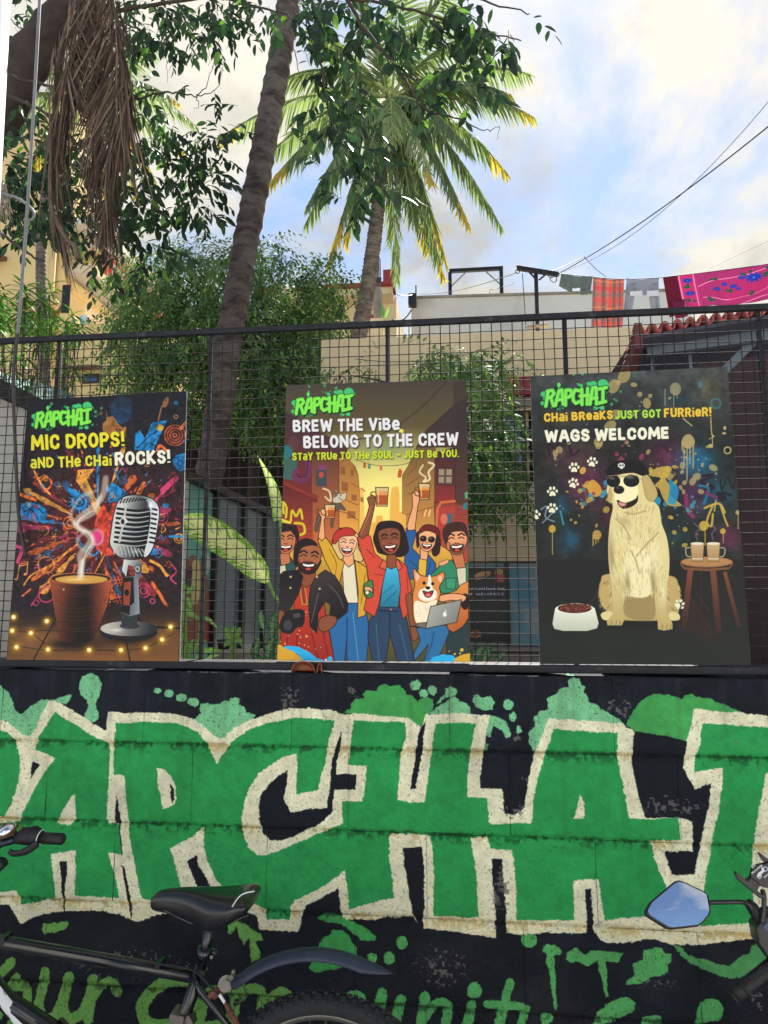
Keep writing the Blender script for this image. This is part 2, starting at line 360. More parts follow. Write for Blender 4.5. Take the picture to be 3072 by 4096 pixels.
# lettering: width, strokes in a unit box (y up)
def arc(cx, cy, rx, ry, a0, a1, n=10): return [(cx + rx*math.cos(R(a0 + (a1-a0)*i/n)), cy + ry*math.sin(R(a0 + (a1-a0)*i/n))) for i in range(n + 1)]
def _g():
    t, b, l, r = .88, .12, .13, .87; G = {}
    G['A'] = (.95, [[(.08, .02), (.4, t), (.6, t), (.92, .02)], [(.25, .36), (.75, .36)]])
    G['B'] = (.82, [[(l, b), (l, t), (.6, t), (.78, .74), (.6, .54), (l+.05, .52)], [(.6, .52), (r, .34), (.7, b), (l, b)]])
    G['C'] = (.85, [[(.84, .68), (.78, .84), (.5, .9), (.2, .78), (.12, .5), (.2, .2), (.5, .1), (.78, .16), (.84, .32)]])
    G['D'] = (.86, [[(l, b), (l, t), (.55, t), (.84, .7), (.87, .5), (.84, .3), (.55, b), (l, b)]])
    G['E'] = (.74, [[(r, t), (l, t), (l, b), (r, b)], [(l, .5), (.8, .5)]])
    G['F'] = (.72, [[(r, t), (l, t), (l, .02)], [(l, .48), (.78, .48)]])
    G['G'] = (.88, [[(.84, .74), (.6, .9), (.34, .88), (.14, .66), (.14, .34), (.34, .12), (.66, .1), (.85, .24), (.85, .46), (.55, .46)]])
    G['H'] = (.84, [[(l, .02), (l, .98)], [(r, .02), (r, .98)], [(l, .48), (r, .48)]])
    G['I'] = (.26, [[(.5, .02), (.5, .98)]])
    G['J'] = (.66, [[(.8, .98), (.8, .3), (.6, .1), (.3, .1), (.12, .3)]])
    G['K'] = (.84, [[(l, .02), (l, .98)], [(.85, .96), (.25, .5), (.88, .03)]])
    G['L'] = (.7, [[(l, .98), (l, b), (r, b)]])
    G['M'] = (1.1, [[(.08, .02), (.16, .92), (.5, .3), (.84, .92), (.92, .02)]])
    G['N'] = (.88, [[(l, .02), (l, .9), (r, .1), (r, .98)]])
    G['O'] = (.88, [arc(.5, .5, .37, .4, 0, 360, 12)])
    G['P'] = (.8, [[(l, .02), (l, t), (.65, t), (r, .7), (.65, .46), (l, .46)]])
    G['R'] = (.84, [[(l, .02), (l, t), (.65, t), (.85, .7), (.65, .48), (l, .48)], [(.5, .46), (.88, .03)]])
    G['S'] = (.78, [[(.84, .76), (.6, .9), (.3, .88), (.14, .7), (.3, .54), (.7, .47), (.86, .28), (.66, .1), (.34, .1), (.14, .26)]])
    G['T'] = (.8, [[(.06, t), (.94, t)], [(.5, t), (.5, .02)]])
    G['U'] = (.84, [[(l, .98), (l, .34), (.3, .12), (.7, .12), (r, .34), (r, .98)]])
    G['u'] = (.78, [[(l, .76), (l, .26), (.35, .1), (.65, .12), (r, .3)], [(r, .76), (r, .02)]])
    G['V'] = (.86, [[(.1, .98), (.5, .08), (.9, .98)]])
    G['W'] = (1.2, [[(.07, .98), (.27, .08), (.5, .8), (.73, .08), (.93, .98)]])
    G['Y'] = (.82, [[(.1, .98), (.5, .45), (.9, .98)], [(.5, .45), (.5, .02)]])
    G['a'] = (.74, [[(.2, .74), (.7, .76), (.85, .6), (.85, .02)], [(.85, .42), (.3, .42), (.14, .26), (.3, .1), (.82, .1)]])
    G['e'] = (.76, [[(.84, .16), (.35, .1), (.14, .3), (.14, .5), (.34, .72), (.66, .72), (.86, .54), (.84, .4), (.2, .4)]])
    G['i'] = (.26, [[(.5, .02), (.5, .66)], [(.5, .86), (.5, .94)]])
    G['!'] = (.26, [[(.5, .34), (.5, .98)], [(.5, .06), (.5, .12)]])
    G[','] = (.22, [[(.6, .12), (.3, -.16)]]); G['.'] = (.22, [[(.5, .06), (.5, .12)]])
    G['-'] = (.7, [[(.1, .46), (.9, .46)]])
    G["'"] = (.2, [[(.5, .75), (.5, .95)]])
    for c, w, st in (('m', 1.0, [[(.1, .02), (.1, .66)], [(.1, .55), (.3, .68), (.5, .5), (.5, .02)], [(.5, .55), (.7, .68), (.9, .5), (.9, .02)]]),
                     ('o', .7, [arc(.5, .35, .34, .3, 0, 360, 10)]), ('n', .72, [[(.12, .02), (.12, .68)], [(.12, .52), (.4, .68), (.86, .55), (.86, .02)]]),
                     ('s', .62, [[(.85, .56), (.5, .7), (.15, .55), (.5, .36), (.88, .2), (.5, .05), (.12, .14)]]), ('f', .5, [[(.95, .95), (.5, .98), (.4, .7), (.4, .02)], [(.05, .64), (.85, .64)]]),
                     ('d', .76, [[(.88, .98), (.88, .02)], [(.88, .55), (.5, .68), (.14, .4), (.5, .06), (.88, .2)]]), ('t', .5, [[(.45, .9), (.45, .1), (.9, .04)], [(.05, .64), (.9, .64)]]),
                     ('c', .64, [[(.88, .55), (.5, .68), (.14, .36), (.5, .05), (.88, .16)]])): G[c] = (w, st)
    return G
GLY = _g()
PRINT_ROUGH = 0.35
def print_mat(name, img, rough=0.4, uv=True, coat=0.0):
    m = bpy.data.materials.new(name); m.use_nodes = True; nt = m.node_tree; b = nt.nodes['Principled BSDF']
    t = nt.nodes.new('ShaderNodeTexImage'); t.image = img; t.extension = 'EXTEND'; nt.links.new(t.outputs[0], b.inputs['Base Color'])
    b.inputs['Roughness'].default_value = rough; b.inputs['Coat Weight'].default_value = coat; b.inputs['Coat Roughness'].default_value = 0.25
    return m, t
# ---------------------------------------------------------------- the painted block wall
def rays_np(p):
    a, c = (p[:, 0] - 1536)/FPX, (2048 - p[:, 1])/FPX
    y, z = math.cos(PITCH) - c*math.sin(PITCH), math.sin(PITCH) + c*math.cos(PITCH)
    return np.stack([a*math.cos(YAW) - y*math.sin(YAW), a*math.sin(YAW) + y*math.cos(YAW), z], 1)
def plane_map(p0, n, uax, vax, W, H, umin, umax, vmin, vmax):
    """source pixels -> sheet pixels for a sheet lying on the plane through p0"""
    p0, n, uax, vax = (np.array(t, float) for t in (p0, n, uax, vax)); o = np.array(ORG)
    def f(p):
        d = rays_np(np.asarray(p, float)); t = ((p0 - o) @ n) / (d @ n); w = o + d*t[:, None] - p0
        return np.stack([((w @ uax) - umin)/(umax - umin)*W, (vmax - (w @ vax))/(vmax - vmin)*H], 1)
    return f
MX0, MX1, MZ0, MZ1 = -2.6, 1.9, 0.15, 1.475
MW, MH = 2700, 795
rs = np.random.RandomState(5)
A = Art(MW, MH, plane_map((0, 0, 0), (0, 1, 0), (1, 0, 0), (0, 0, 1), MW, MH, MX0, MX1, MZ0, MZ1), (25, 30, 40))
C1 = (0, 2640, .663); C2 = (1000, 2640, .663); C3 = (1972, 2640, .663); C4 = (0, 3200, .7233); C5 = (900, 3500, .7233); C6 = (2000, 3300, .6462)
def cv(crop, s):
    v = [float(t) for t in s.replace(',', ' ').split()]; return [(crop[0] + v[i]*crop[2], crop[1] + v[i+1]*crop[2]) for i in range(0, len(v), 2)]
GREEN, CREAM, BLACK, MINT, MID, LOW, LOWB = (46, 160, 84), (244, 240, 206), (22, 27, 36), (128, 205, 150), (72, 168, 88), (116, 172, 86), (92, 176, 100)
n0 = vnoise(MW, MH, 60, rs, 5); A.img *= (0.6 + .7*n0)[:, :, None]
A.crop(0, 0, 1)
# paint clouds above and below the letters
A.poly(MINT, cv(C1, '-120,300 -60,180 0,155 50,200 90,300 130,330 180,280 250,240 330,240 420,205 438,215 400,270 350,262 300,420 160,470 0,400 -120,420'))
A.poly(MINT, cv(C1, '545,83 590,95 615,150 600,210 578,250 580,290 598,320 590,360 565,375 515,350 512,320 530,290 525,240 490,210 476,150 500,100'))
for x, y, a, b in ((948,187,25,16), (1020,203,33,22), (1098,228,33,26), (1167,252,34,27)): A.poly(MINT, cv(C1, ' '.join('%f,%f' % (x+a*math.cos(t), y+b*math.sin(t)) for t in np.linspace(0,5.9,14))))
A.poly(MINT, cv(C1, '1210,262 1250,255 1285,268 1330,266 1350,245 1385,250 1392,228 1425,220 1448,242 1442,272 1478,290 1485,318 1520,325 1540,335 1480,420 1310,500 1160,360 1210,320 1200,290'))
A.poly(MID, cv(C2, '570,320 610,285 612,262 640,235 690,230 680,205 700,182 730,178 765,186 780,150 815,138 840,152 860,158 905,152 935,185 940,210 975,212 1005,240 1010,262 1025,240 1060,228 1098,240 1110,280 1060,360 1020,400 950,360'))
A.poly(MINT, cv(C2, '1080,325 1120,285 1170,262 1195,245 1205,222 1240,214 1268,245 1310,256 1325,290 1330,330'))
A.poly(MINT, cv(C2, '1120,265 1150,225 1178,205 1180,175 1210,160 1245,165 1253,192 1230,212 1180,225 1145,258'))
for x, y, a, b in ((998,153,33,32), (1048,205,27,27), (1100,185,25,30), (1558,268,32,30), (1585,340,25,30), (1620,420,18,28)): A.poly(MINT, cv(C2, ' '.join('%f,%f' % (x+a*math.cos(t), y+b*math.sin(t)) for t in np.linspace(0,5.9,14))))
A.poly(MINT, cv(C2, '1345,215 1375,208 1400,225 1450,213 1475,250 1465,300 1420,303 1375,285 1343,250'))
A.poly(MINT, cv(C2, '1445,335 1500,345 1540,370 1575,450 1550,472 1520,430 1470,400 1450,470 1425,465'))
A.poly(MINT, cv(C2, '1400,500 1435,505 1430,548 1395,545'), alpha=.7)
A.poly(MINT, cv(C3, '490,100 520,118 528,150 552,165 548,200 572,225 575,258 615,262 645,290 690,310 740,345 790,385 330,372 285,500 250,560 222,500 218,440 258,400 250,345 285,310 330,290 328,232 385,205 400,172 458,160 455,122'))
A.poly(MID, cv(C3, '798,392 840,310 900,240 960,210 1050,203 1110,225 1135,240 1160,212 1195,206 1240,228 1310,230 1345,255 1400,262 1440,292 1500,318 1210,330 1205,420 1165,495 1080,468 960,445 855,428'))
# cream ground of the lettering
up = cv(C1, '-420,400 -300,330 -150,330 0,360 60,385 140,445 190,455 240,350 300,235 420,290 530,355 640,430 650,315 760,318 960,318 1060,325 1150,350 1220,390 1270,440 1310,475 1350,470 1420,410 1500,365 1600,330')
up += cv(C2, '151,312 250,293 380,290 500,303 545,322 570,330 640,322 760,330 900,345 960,350 1030,405 1062,328 1200,322 1350,325 1450,333 1420,480 1398,600 1390,770 1520,775 1535,925')
up += cv(C3, '130,935 185,895 215,740 250,560 290,470 330,352 560,365 780,380 800,405 855,430 960,445 1080,465 1165,492 1200,400 1210,295 1350,310 1500,320 1659,340 1900,380 2050,430')
lo = cv(C6, '1900,1150 1900,650 1659,690 1590,705 1400,725 1200,742 1050,740 960,705 880,712 750,735 640,730 590,672 480,675 300,667 150,682 30,667 0,667')
lo += cv(C5, '1500,350 1300,315 1090,297 1040,230 760,250 660,240 640,262 425,262 405,315 195,305 180,230 60,180')
lo += cv(C4, '1300,640 1010,600 930,622 820,655 750,672 680,640 560,612 420,610 290,620 180,650 110,690 55,580 0,580 -200,590 -350,520')
A.poly(CREAM, up + lo)
# green letters
A.poly(GREEN, cv(C1, '-300,430 -150,390 0,425 50,440 95,490 115,580 115,680 95,800 55,890 25,945 -60,950 -200,900 -280,700'))
A.poly(GREEN, cv(C1, '330,312 430,375 540,450 635,495 663,505 658,690 650,800 643,940 645,985 725,990 735,1175 655,1155 720,1435 560,1422 455,1425 455,1148 305,1170 335,1435 200,1465 130,1475 100,1390 0,1400 -260,1380 -260,985 0,985 120,972 150,900 200,790 260,690 335,590 215,540 240,450'))
pc = cv(C1, '697,380 900,375 1060,380 1140,405 1210,450 1255,510 1290,590 1310,628 1345,575 1395,500 1440,462 1500,420 1600,385')
pc += cv(C2, '151,372 250,350 400,352 508,370 490,440 470,500 455,620 430,700 412,790 340,800 278,808 282,700 285,560 230,575 150,615 60,680 0,760')
pc += cv(C1, '1475,850 1460,950 1468,1060 1500,1130 1550,1175 1600,1172')
pc += cv(C2, '200,1140 330,1085 400,1050 480,1025 560,985 555,850 685,850 700,700 705,640 595,632 605,520 628,365 800,370 905,372 942,385 940,470 915,560 903,680 890,845 950,852 1055,858 1075,700 1100,520 1115,380 1365,380 1340,480 1320,580 1310,830 1430,838 1440,975 1460,990')
pc += cv(C3, '235,985 245,850 270,720 310,590 362,418 500,425 755,440 750,540 770,700 795,820 820,955 920,965 1120,945 1125,1085 945,1090 990,1240 1040,1355 1090,1480 1100,1555 960,1545 800,1555 675,1570 650,1420 635,1325 487,1330 490,1570 300,1575 145,1570 140,1400 125,1200 112,1138')
pc += cv(C2, '1450,1140 1430,1065 1328,1068 1350,1200 1370,1350 1380,1555 1105,1540 1110,1300 1100,1120 1085,1055 850,1045 835,1060 840,1200 860,1330 865,1435 760,1455 600,1500 590,1400 575,1270 480,1340 380,1400 270,1445 245,1480 240,1560 105,1565 95,1500')
pc += cv(C1, '1545,1480 1400,1440 1340,1370 1290,1290 1250,1200 1228,1100 1235,1008 1140,1075 1030,1135 1060,1250 1090,1360 1100,1450 852,1440 825,1300 795,1150 780,1000 760,850 748,692 685,690 690,500')
A.poly(GREEN, pc)
A.poly(GREEN, cv(C3, '1265,385 1450,392 1750,412 1750,640 1650,680 1625,800 1595,930 1575,1090 1560,1200 1552,1300 1570,1480 1600,1585 1400,1595 1250,1604 1275,1370 1295,1250 1320,1110 1360,920 1385,760 1390,650 1320,655 1212,678 1222,600 1240,540'))
# cream counters
A.poly(CREAM, cv(C1, '458,808 458,960 430,998 345,985 380,900 430,825'))
A.poly(CREAM, cv(C1, '945,655 985,660 1030,700 1060,760 1067,830 1045,880 980,905 970,840 955,740'))
A.poly(CREAM, cv(C3, '525,805 550,870 548,955 487,958 500,890'))
# black gaps
for c, t in ((C1, '195,612 240,630 180,718'), (C1, '1025,745 1045,770 1055,830 1040,872 1030,820'), (C1, '703,800 718,900 726,985 740,1175 733,1180 718,985 690,985'),
             (C1, '357,1218 403,1215 392,1425 396,1510 388,1510 380,1425'), (C1, '730,1240 750,1260 785,1440 802,1530 795,1560 768,1440'), (C1, '1125,1215 1190,1180 1200,1240 1275,1372 1195,1372 1160,1290'),
             (C2, '558,425 545,520 525,640 523,688 641,690 640,785 505,782 498,915 470,942 420,985 370,1015 260,1065 180,1090 130,1085 80,1045 55,960 55,880 75,800 130,730 225,665 222,740 205,820 215,860 250,920 380,900 465,893 480,780 500,600 525,500 550,435'),
             (C2, '1057,365 1050,440 1045,520 1000,780 972,780 985,650 1010,500 1025,420'), (C2, '922,1135 1042,1120 1052,1300 1048,1500 1042,1640 985,1530 960,1400 930,1250'),
             (C2, '1458,1205 1520,1205 1535,1400 1545,1500 1548,1760 1485,1700 1480,1500'), (C2, '345,1475 535,1380 545,1500 560,1560 620,1600 300,1640 318,1510'), (C3, '558,1388 590,1385 600,1520 616,1700 572,1700'),
             (C3, '855,430 960,445 1080,465 1167,492 1160,560 1145,650 1220,785 1320,745 1310,830 1280,990 1245,1140 1215,1297 1080,1292 1030,1155 1205,1152 1205,975 1120,945 925,955 882,830 850,700 838,620')):
    A.poly(BLACK, cv(c, t))
# lower tags and the cursive line
A.poly(LOW, cv(C4, '1258,690 1310,665 1362,690 1450,750 1458,780 1410,785 1445,840 1440,875 1388,895 1382,830 1380,762 1350,797 1320,750 1308,702 1275,748 1262,730'))
A.poly(MID, cv(C5, '505,235 560,203 640,225 720,260 790,300 835,340 835,362 750,360 690,310 640,268 550,262'))
A.poly(MID, cv(C5, '465,520 480,465 505,440 515,380 545,338 580,330 600,300 650,305 688,338 696,370 728,400 728,510 640,515 600,530 560,525 500,538'))
for c, x, y, a, b, co in ((C5,978,375,30,38,LOWB), (C5,908,460,28,37,LOWB), (C5,815,460,30,27,LOWB), (C6,185,715,45,43,LOWB), (C5,1380,640,42,47,LOWB), (C6,290,1195,42,30,LOWB), (C5,1655,355,15,32,LOWB)):
    A.poly(co, cv(c, ' '.join('%f,%f' % (x+a*math.cos(t), y+b*math.sin(t)) for t in np.linspace(0,5.9,14))))
A.poly(LOWB, cv(C6, '255,770 290,735 340,738 387,785 370,808 330,810 345,950 350,1140 335,1140 318,1000 305,900 283,840 285,800 262,790'))
A.poly(LOWB, cv(C6, '405,830 420,790 475,755 500,785 525,810 560,775 640,785 765,793 740,850 655,850 665,900 668,1060 650,1060 635,960 610,890 608,840 545,875 480,850 430,858'))
A.poly(LOWB, cv(C6, '775,990 790,960 830,930 818,860 880,830 890,770 935,765 960,750 1000,760 1020,790 1060,800 1065,840 1040,870 1045,905 1000,930 930,945 870,975 820,985'))
A.poly(LOWB, cv(C6, '1055,740 1110,750 1160,800 1230,830 1290,835 1350,860 1420,865 1480,820 1550,790 1560,750 1600,735 1700,760 1700,850 1560,910 1480,945 1420,948 1350,930 1260,900 1170,850'), alpha=.85)
A.poly(LOWB, cv(C6, '1205,1260 1215,1150 1240,1095 1290,1070 1350,1080 1382,1130 1380,1180 1340,1212 1290,1208 1262,1225 1250,1260'))
A.poly(LOWB, cv(C6, '560,1260 600,1150 700,1080 780,1066 835,1095 825,1150 740,1200 640,1225 600,1260'))
A.poly(LOWB, cv(C6, '865,1260 880,1190 960,1180 1000,1195 1000,1260'))
def st(crop, col, w, t): A.stroke(col, crv(cv(crop, t), 5), w*crop[2])
st(C4, LOW, 62, '305,705 300,705'); A.poly(LOW, cv(C4, '230,690 300,678 375,672 380,700 350,722 250,740 232,728'))
for t, w in (('-60,1020 0,965 65,895', 52), ('-10,1190 20,1100 95,985', 56), ('60,1035 140,1030 150,1100 125,1190 60,1240', 50), ('250,950 232,1050 215,1150 250,1205 310,1185 350,1100 380,975', 56),
             ('360,1060 350,1150 390,1210 450,1180 490,1100 515,985', 56), ('505,1090 485,1220', 54), ('500,1110 560,1030 615,1005 650,1060', 54), ('1030,1000 940,1000 860,1040 800,1110 785,1180 830,1240 930,1240 1010,1190 1080,1110', 68),
             ('1100,1240 1130,1120 1180,1050 1280,1060 1300,1150 1250,1230 1150,1250', 58), ('1330,1010 1300,1110 1270,1230', 58), ('1300,1110 1390,1040 1440,1060 1450,1130 1430,1230', 56), ('1480,1110 1560,1060 1600,1090', 50)):
    st(C4, LOW, w, t)
for t, w in (('640,720 720,660 760,700 750,800', 50), ('870,645 855,725 850,860', 58), ('975,685 955,760 950,870', 58), ('1105,670 1095,730 1075,870', 56), ('1095,800 1150,725 1205,705 1232,745 1205,870', 56),
             ('1365,722 1330,860', 58), ('1575,600 1550,700 1500,870', 52), ('1452,716 1550,722 1640,722', 46)):
    st(C5, LOWB, w, t)
for t, w in (('165,1135 120,1260', 52), ('20,1170 0,1260', 48), ('285,1200 270,1290', 46)): st(C6, LOWB, w, t)
A.warp(2.2, 4, 3); A.warp(2.4, 26, 4)
# wear: paint rubbed back to grey concrete, dirty streaks, cream yellowed low down
def patch(c, x, y, rx, ry, col, seed, th=.55, a=.8):
    r_ = np.random.RandomState(seed); p = cv(c, '%f,%f %f,%f %f,%f' % (x, y, x+rx, y, x, y+ry)); q = A.mapfn(np.array(p)); yy, xx = np.mgrid[0:MH, 0:MW]
    d = ((xx - q[0][0])/abs(q[1][0]-q[0][0]))**2 + ((yy - q[0][1])/abs(q[2][1]-q[0][1]))**2
    nn = vnoise(MW, MH, 5, r_, 3); al = (np.clip((nn - th - .25*(d - .3))*9, 0, 1)*a*(d < 2.2))[:, :, None]; A.img = (A.img*(1-al) + np.array(col)/255.*al).astype(np.float32)
for k_, (c, x, y, rx, ry, th) in enumerate(((C2,230,240,90,90,.56), (C2,610,205,50,50,.56), (C3,760,290,90,90,.56), (C3,130,910,90,50,.5), (C3,1060,880,200,70,.53), (C2,1510,1400,60,170,.5), (C5,1180,500,180,140,.58),
                                   (C6,950,980,220,40,.62), (C6,1610,1080,60,60,.5), (C2,1610,470,20,25,.4), (C4,700,900,500,120,.64), (C3,1475,488,26,20,.4), (C3,190,720,30,20,.5))):
    patch(c, x, y, rx, ry, (118, 112, 108), 40 + k_, th)
n1_ = vnoise(MW, MH, 90, rs, 5); n2_ = vnoise(MW, MH, 3, rs, 2); n3_ = vnoise(MW, MH, 14, rs, 3)
lum = A.img.sum(2, keepdims=True)
A.img *= (0.88 + .24*n1_)[:, :, None]*(0.91 + .17*n3_)[:, :, None]
pit_shade = np.clip((n2_ - .69)*9, 0, 1)[:, :, None]*(lum > 1.4)*np.where(lum > 2, .34, .55); A.img = A.img*(1 - pit_shade) + np.array((52, 62, 40))/255.*pit_shade  # dark specks put the shade of small pits into the paint colour
rows = MZ1 - (np.arange(MH) + .5)/MH*(MZ1 - MZ0); n4_ = vnoise(MW, MH, 7, rs, 4); n5_ = vnoise(MW, MH, 40, rs, 3)
for zj in (1.214, .9515, .6925, .4315):               # grime and broken paint along the bed joints
    dz = zj - rows; w_ = np.where(dz > 0, np.exp(-(dz/.028)**2), np.exp(-(dz/.010)**2))[:, None]
    a_ = np.clip((n4_*.75 + n5_*.4 + .16*w_ - .68)*9, 0, 1)*w_; a_ = a_[:, :, None]
    dk = np.where(A.img[:, :, 0:1] > .6, A.img[:, :, :]*np.array((.86, .78, .6)), A.img*.5); A.img = A.img*(1 - .8*a_) + dk*.8*a_
streak = np.clip((vnoise(MW, 8, 16, rs, 3)[3] - .55)*4, 0, 1)[None, :, None]*np.exp(-((MZ1 - rows)/.16))[:, None, None]*.45
A.img = A.img*(1 - streak) + np.array((96, 92, 88))/255.*streak*(.5 + n4_[:, :, None]*.5)
brn = (np.clip((n1_ - .5)*4, 0, .5)*np.clip((np.arange(MH) - MH*.45)/(MH*.3), 0, 1)[:, None])[:, :, None]*(lum < .6)*.5
A.img = A.img*(1 - brn) + np.array((66, 52, 44))/255.*brn
yel = (np.clip((n3_ - .46)*3, 0, .6)*np.clip((np.arange(MH) - MH*.50)/(MH*.2), 0, 1)[:, None])[:, :, None]*(A.img[:, :, 0:1] > .6)*.55
A.img = (A.img*(1 - yel) + np.array((208, 172, 92))/255.*yel).astype(np.float32)
mural_m, mural_t = print_mat('mural_paint', A.image('mural_print'), 0.7)
def rough_paint(m, t):
    nt = m.node_tree; N = nt.nodes; L = nt.links; b = N['Principled BSDF']; b.inputs['Specular IOR Level'].default_value = .22; tcn = N.new('ShaderNodeTexCoord')
    def tx(kind, **k):
        n = N.new(kind); L.new(tcn.outputs['Object'], n.inputs['Vector'])
        for a_, v_ in k.items(): n.inputs[a_].default_value = v_
        return n
    a1 = tx('ShaderNodeTexNoise', Scale=70, Detail=6, Roughness=.7); a2 = tx('ShaderNodeTexVoronoi', Scale=85); a3 = tx('ShaderNodeTexNoise', Scale=9, Detail=4)
    v1 = N.new('ShaderNodeMapRange'); L.new(a2.outputs['Distance'], v1.inputs[0]); v1.inputs[1].default_value = 0; v1.inputs[2].default_value = .34
    ad = N.new('ShaderNodeMath'); ad.operation = 'MULTIPLY_ADD'; L.new(v1.outputs[0], ad.inputs[0]); ad.inputs[1].default_value = .35; L.new(a1.outputs[0], ad.inputs[2])
    ad2 = N.new('ShaderNodeMath'); ad2.operation = 'MULTIPLY_ADD'; L.new(a3.outputs[0], ad2.inputs[0]); ad2.inputs[1].default_value = 1.2; L.new(ad.outputs[0], ad2.inputs[2])
    bp = N.new('ShaderNodeBump'); bp.inputs['Strength'].default_value = 1.0; bp.inputs['Distance'].default_value = .011; L.new(ad2.outputs[0], bp.inputs['Height']); L.new(bp.outputs[0], b.inputs['Normal'])
rough_paint(mural_m, mural_t)
conc_side = mat('wall_concrete', srgb(70, 72, 78), .85, var=.3, vscale=30, bump=.8, bscale=60)

wall = empty('painted_block_wall', (0, 0.1, 0), 'long concrete block wall painted with huge green graffiti letters on black', 'wall')
def block_mesh(x0, x1, z0, z1, seed, nx=18, nz=13, depth=.19, top=False):
    """one rendered block: softly bulging face, worn edges, ragged plaster lips along the bed joints"""
    r_ = random.Random(seed); vs = []; fs = []; uv = []
    gx = [0, .0025/(x1-x0)] + [i/(nx-2) for i in range(1, nx-2)] + [1 - .0025/(x1-x0), 1]; gz = [0, .004, .011, .022] + [.022 + (z1-z0-.044)*i/(nz-6) for i in range(1, nz-6)] + [z1-z0-.022, z1-z0-.011, z1-z0-.004, z1-z0]; gz = [g/(z1-z0) for g in gz]
    ph = [r_.uniform(0, 6.28) for _ in range(6)]
    for j in range(nz + 1):
        v = gz[j]; z = z0 + (z1 - z0)*v
        for i in range(nx + 1):
            u = gx[i]; x = x0 + (x1 - x0)*u
            e = min(u*(x1-x0), (1-u)*(x1-x0)); ez = min(v*(z1-z0), (1-v)*(z1-z0))
            y = -.0018*math.sin(3.1*u*2 + ph[0])*math.sin(2.2*v*2 + ph[1]) + r_.uniform(-.0008, .0008)
            y += .0005*(e < .001) + (.006 if j in (0, nz) else 0) + (r_.uniform(-.001, .0035) if j in (1, nz-1) else 0) - (r_.choice((0, 0, .002, .0035)) if j in (2, 3, nz-2, nz-3) and r_.random() < .6 else 0)
            if top and j == nz: y += .008 + r_.uniform(-.003, .003); z -= .001 + r_.uniform(0, .003)
            vs.append((x, y, z))
    for j in range(nz):
        for i in range(nx): a = j*(nx+1) + i; fs.append((a, a+1, a+nx+2, a+nx+1))
    b = len(vs); zt = z1 - (.004 if top else 0)
    vs += [(x0, depth, z0), (x1, depth, z0), (x1, depth, zt), (x0, depth, zt)]
    bl, br, tr, tl = 0, nx, (nz+1)*(nx+1) - 1, nz*(nx+1)
    fs.append((b, b+1, b+2, b+3)[::-1])
    fs.append(tuple([b, b+1] + [br - i for i in range(nx+1)])); fs.append(tuple([b+2, b+3] + [tl + i for i in range(nx+1)]))
    fs.append(tuple([b+3, b] + [j*(nx+1) for j in range(nz+1)])); fs.append(tuple([b+1, b+2] + [(nz - j)*(nx+1) + nx for j in range(nz+1)]))
    me = bpy.data.meshes.new('concrete_block'); me.from_pydata(vs, [], fs); me.materials.append(mural_m); me.materials.append(conc_side)
    ul = me.uv_layers.new(name='UVMap'); nf = nx*nz
    uvs = []
    for p in me.polygons:
        for vi in p.vertices: q = vs[vi]; uvs += [(q[0] - MX0)/(MX1 - MX0), (q[2] - MZ0)/(MZ1 - MZ0)]
        if p.index >= nf and not (top and p.index == nf + 2): p.material_index = 1
        p.use_smooth = p.index < nf
    ul.data.foreach_set('uv', uvs); me.update(); return me
courses = [(1.2155, 1.462, 0.02), (.953, 1.2125, -.35), (.694, .950, -.06), (.433, .691, .21), (.17, .430, -.1), (-.09, .167, .17)]
k_ = 0
for ci, (z0, z1, off) in enumerate(courses):
    x = -4.3 + off
    while x < 3.6:
        w_ = .532 + random.uniform(-.008, .008)
        me = block_mesh(x + .0004, x + w_ - .0004, z0, z1, k_, top=(ci == 0)); k_ += 1
        link('concrete_block', me, wall); x += w_
me = bpy.data.meshes.new('mortar_core'); xs = (-4.25, 3.9); zs = (-.08, 1.448); ym = .0075
me.from_pydata([(xs[0], ym, zs[0]), (xs[1], ym, zs[0]), (xs[1], ym, zs[1]), (xs[0], ym, zs[1]), (xs[0], .18, zs[0]), (xs[1], .18, zs[0]), (xs[1], .18, zs[1]), (xs[0], .18, zs[1])], [], [(0,1,2,3),(5,4,7,6),(3,2,6,7),(4,0,3,7),(1,5,6,2),(4,5,1,0)])
ul = me.uv_layers.new(name='UVMap'); me.materials.append(mural_m)
for lp in me.loops: q = me.vertices[lp.vertex_index].co; ul.data[lp.index].uv = ((q[0] - MX0)/(MX1 - MX0), (q[2] - MZ0)/(MZ1 - MZ0))
me.update(); link('mortar_core', me, wall)
# ---------------------------------------------------------------- the three printed boards
def board_sheet(corners, yb, yt, W, base):
    """plane leaning from yb (bottom) to yt (top); returns Art, the four corners and the sheet frame"""
    zb, zt = 1.485, 2.485; n = Vector((0, zt - zb, -(yt - yb))).normalized(); p0 = Vector((0, yb, zb)); vax = Vector((0, yt - yb, zt - zb)).normalized()
    o = ORG
    w = [ORG + ray(*c)*(((p0 - ORG).dot(n))/ray(*c).dot(n)) for c in corners]
    us = [(q - p0).x for q in w]; vsn = [(q - p0).dot(vax) for q in w]
    u0, u1, v0, v1 = min(us), max(us), min(vsn), max(vsn); H = int(W*(v1 - v0)/(u1 - u0))
    a = Art(W, H, plane_map(p0, n, (1, 0, 0), vax, W, H, u0, u1, v0, v1), base)
    return a, w, n, (p0, vax, u0, u1, v0, v1)
DKG, LG = (20, 92, 50), (120, 222, 72)
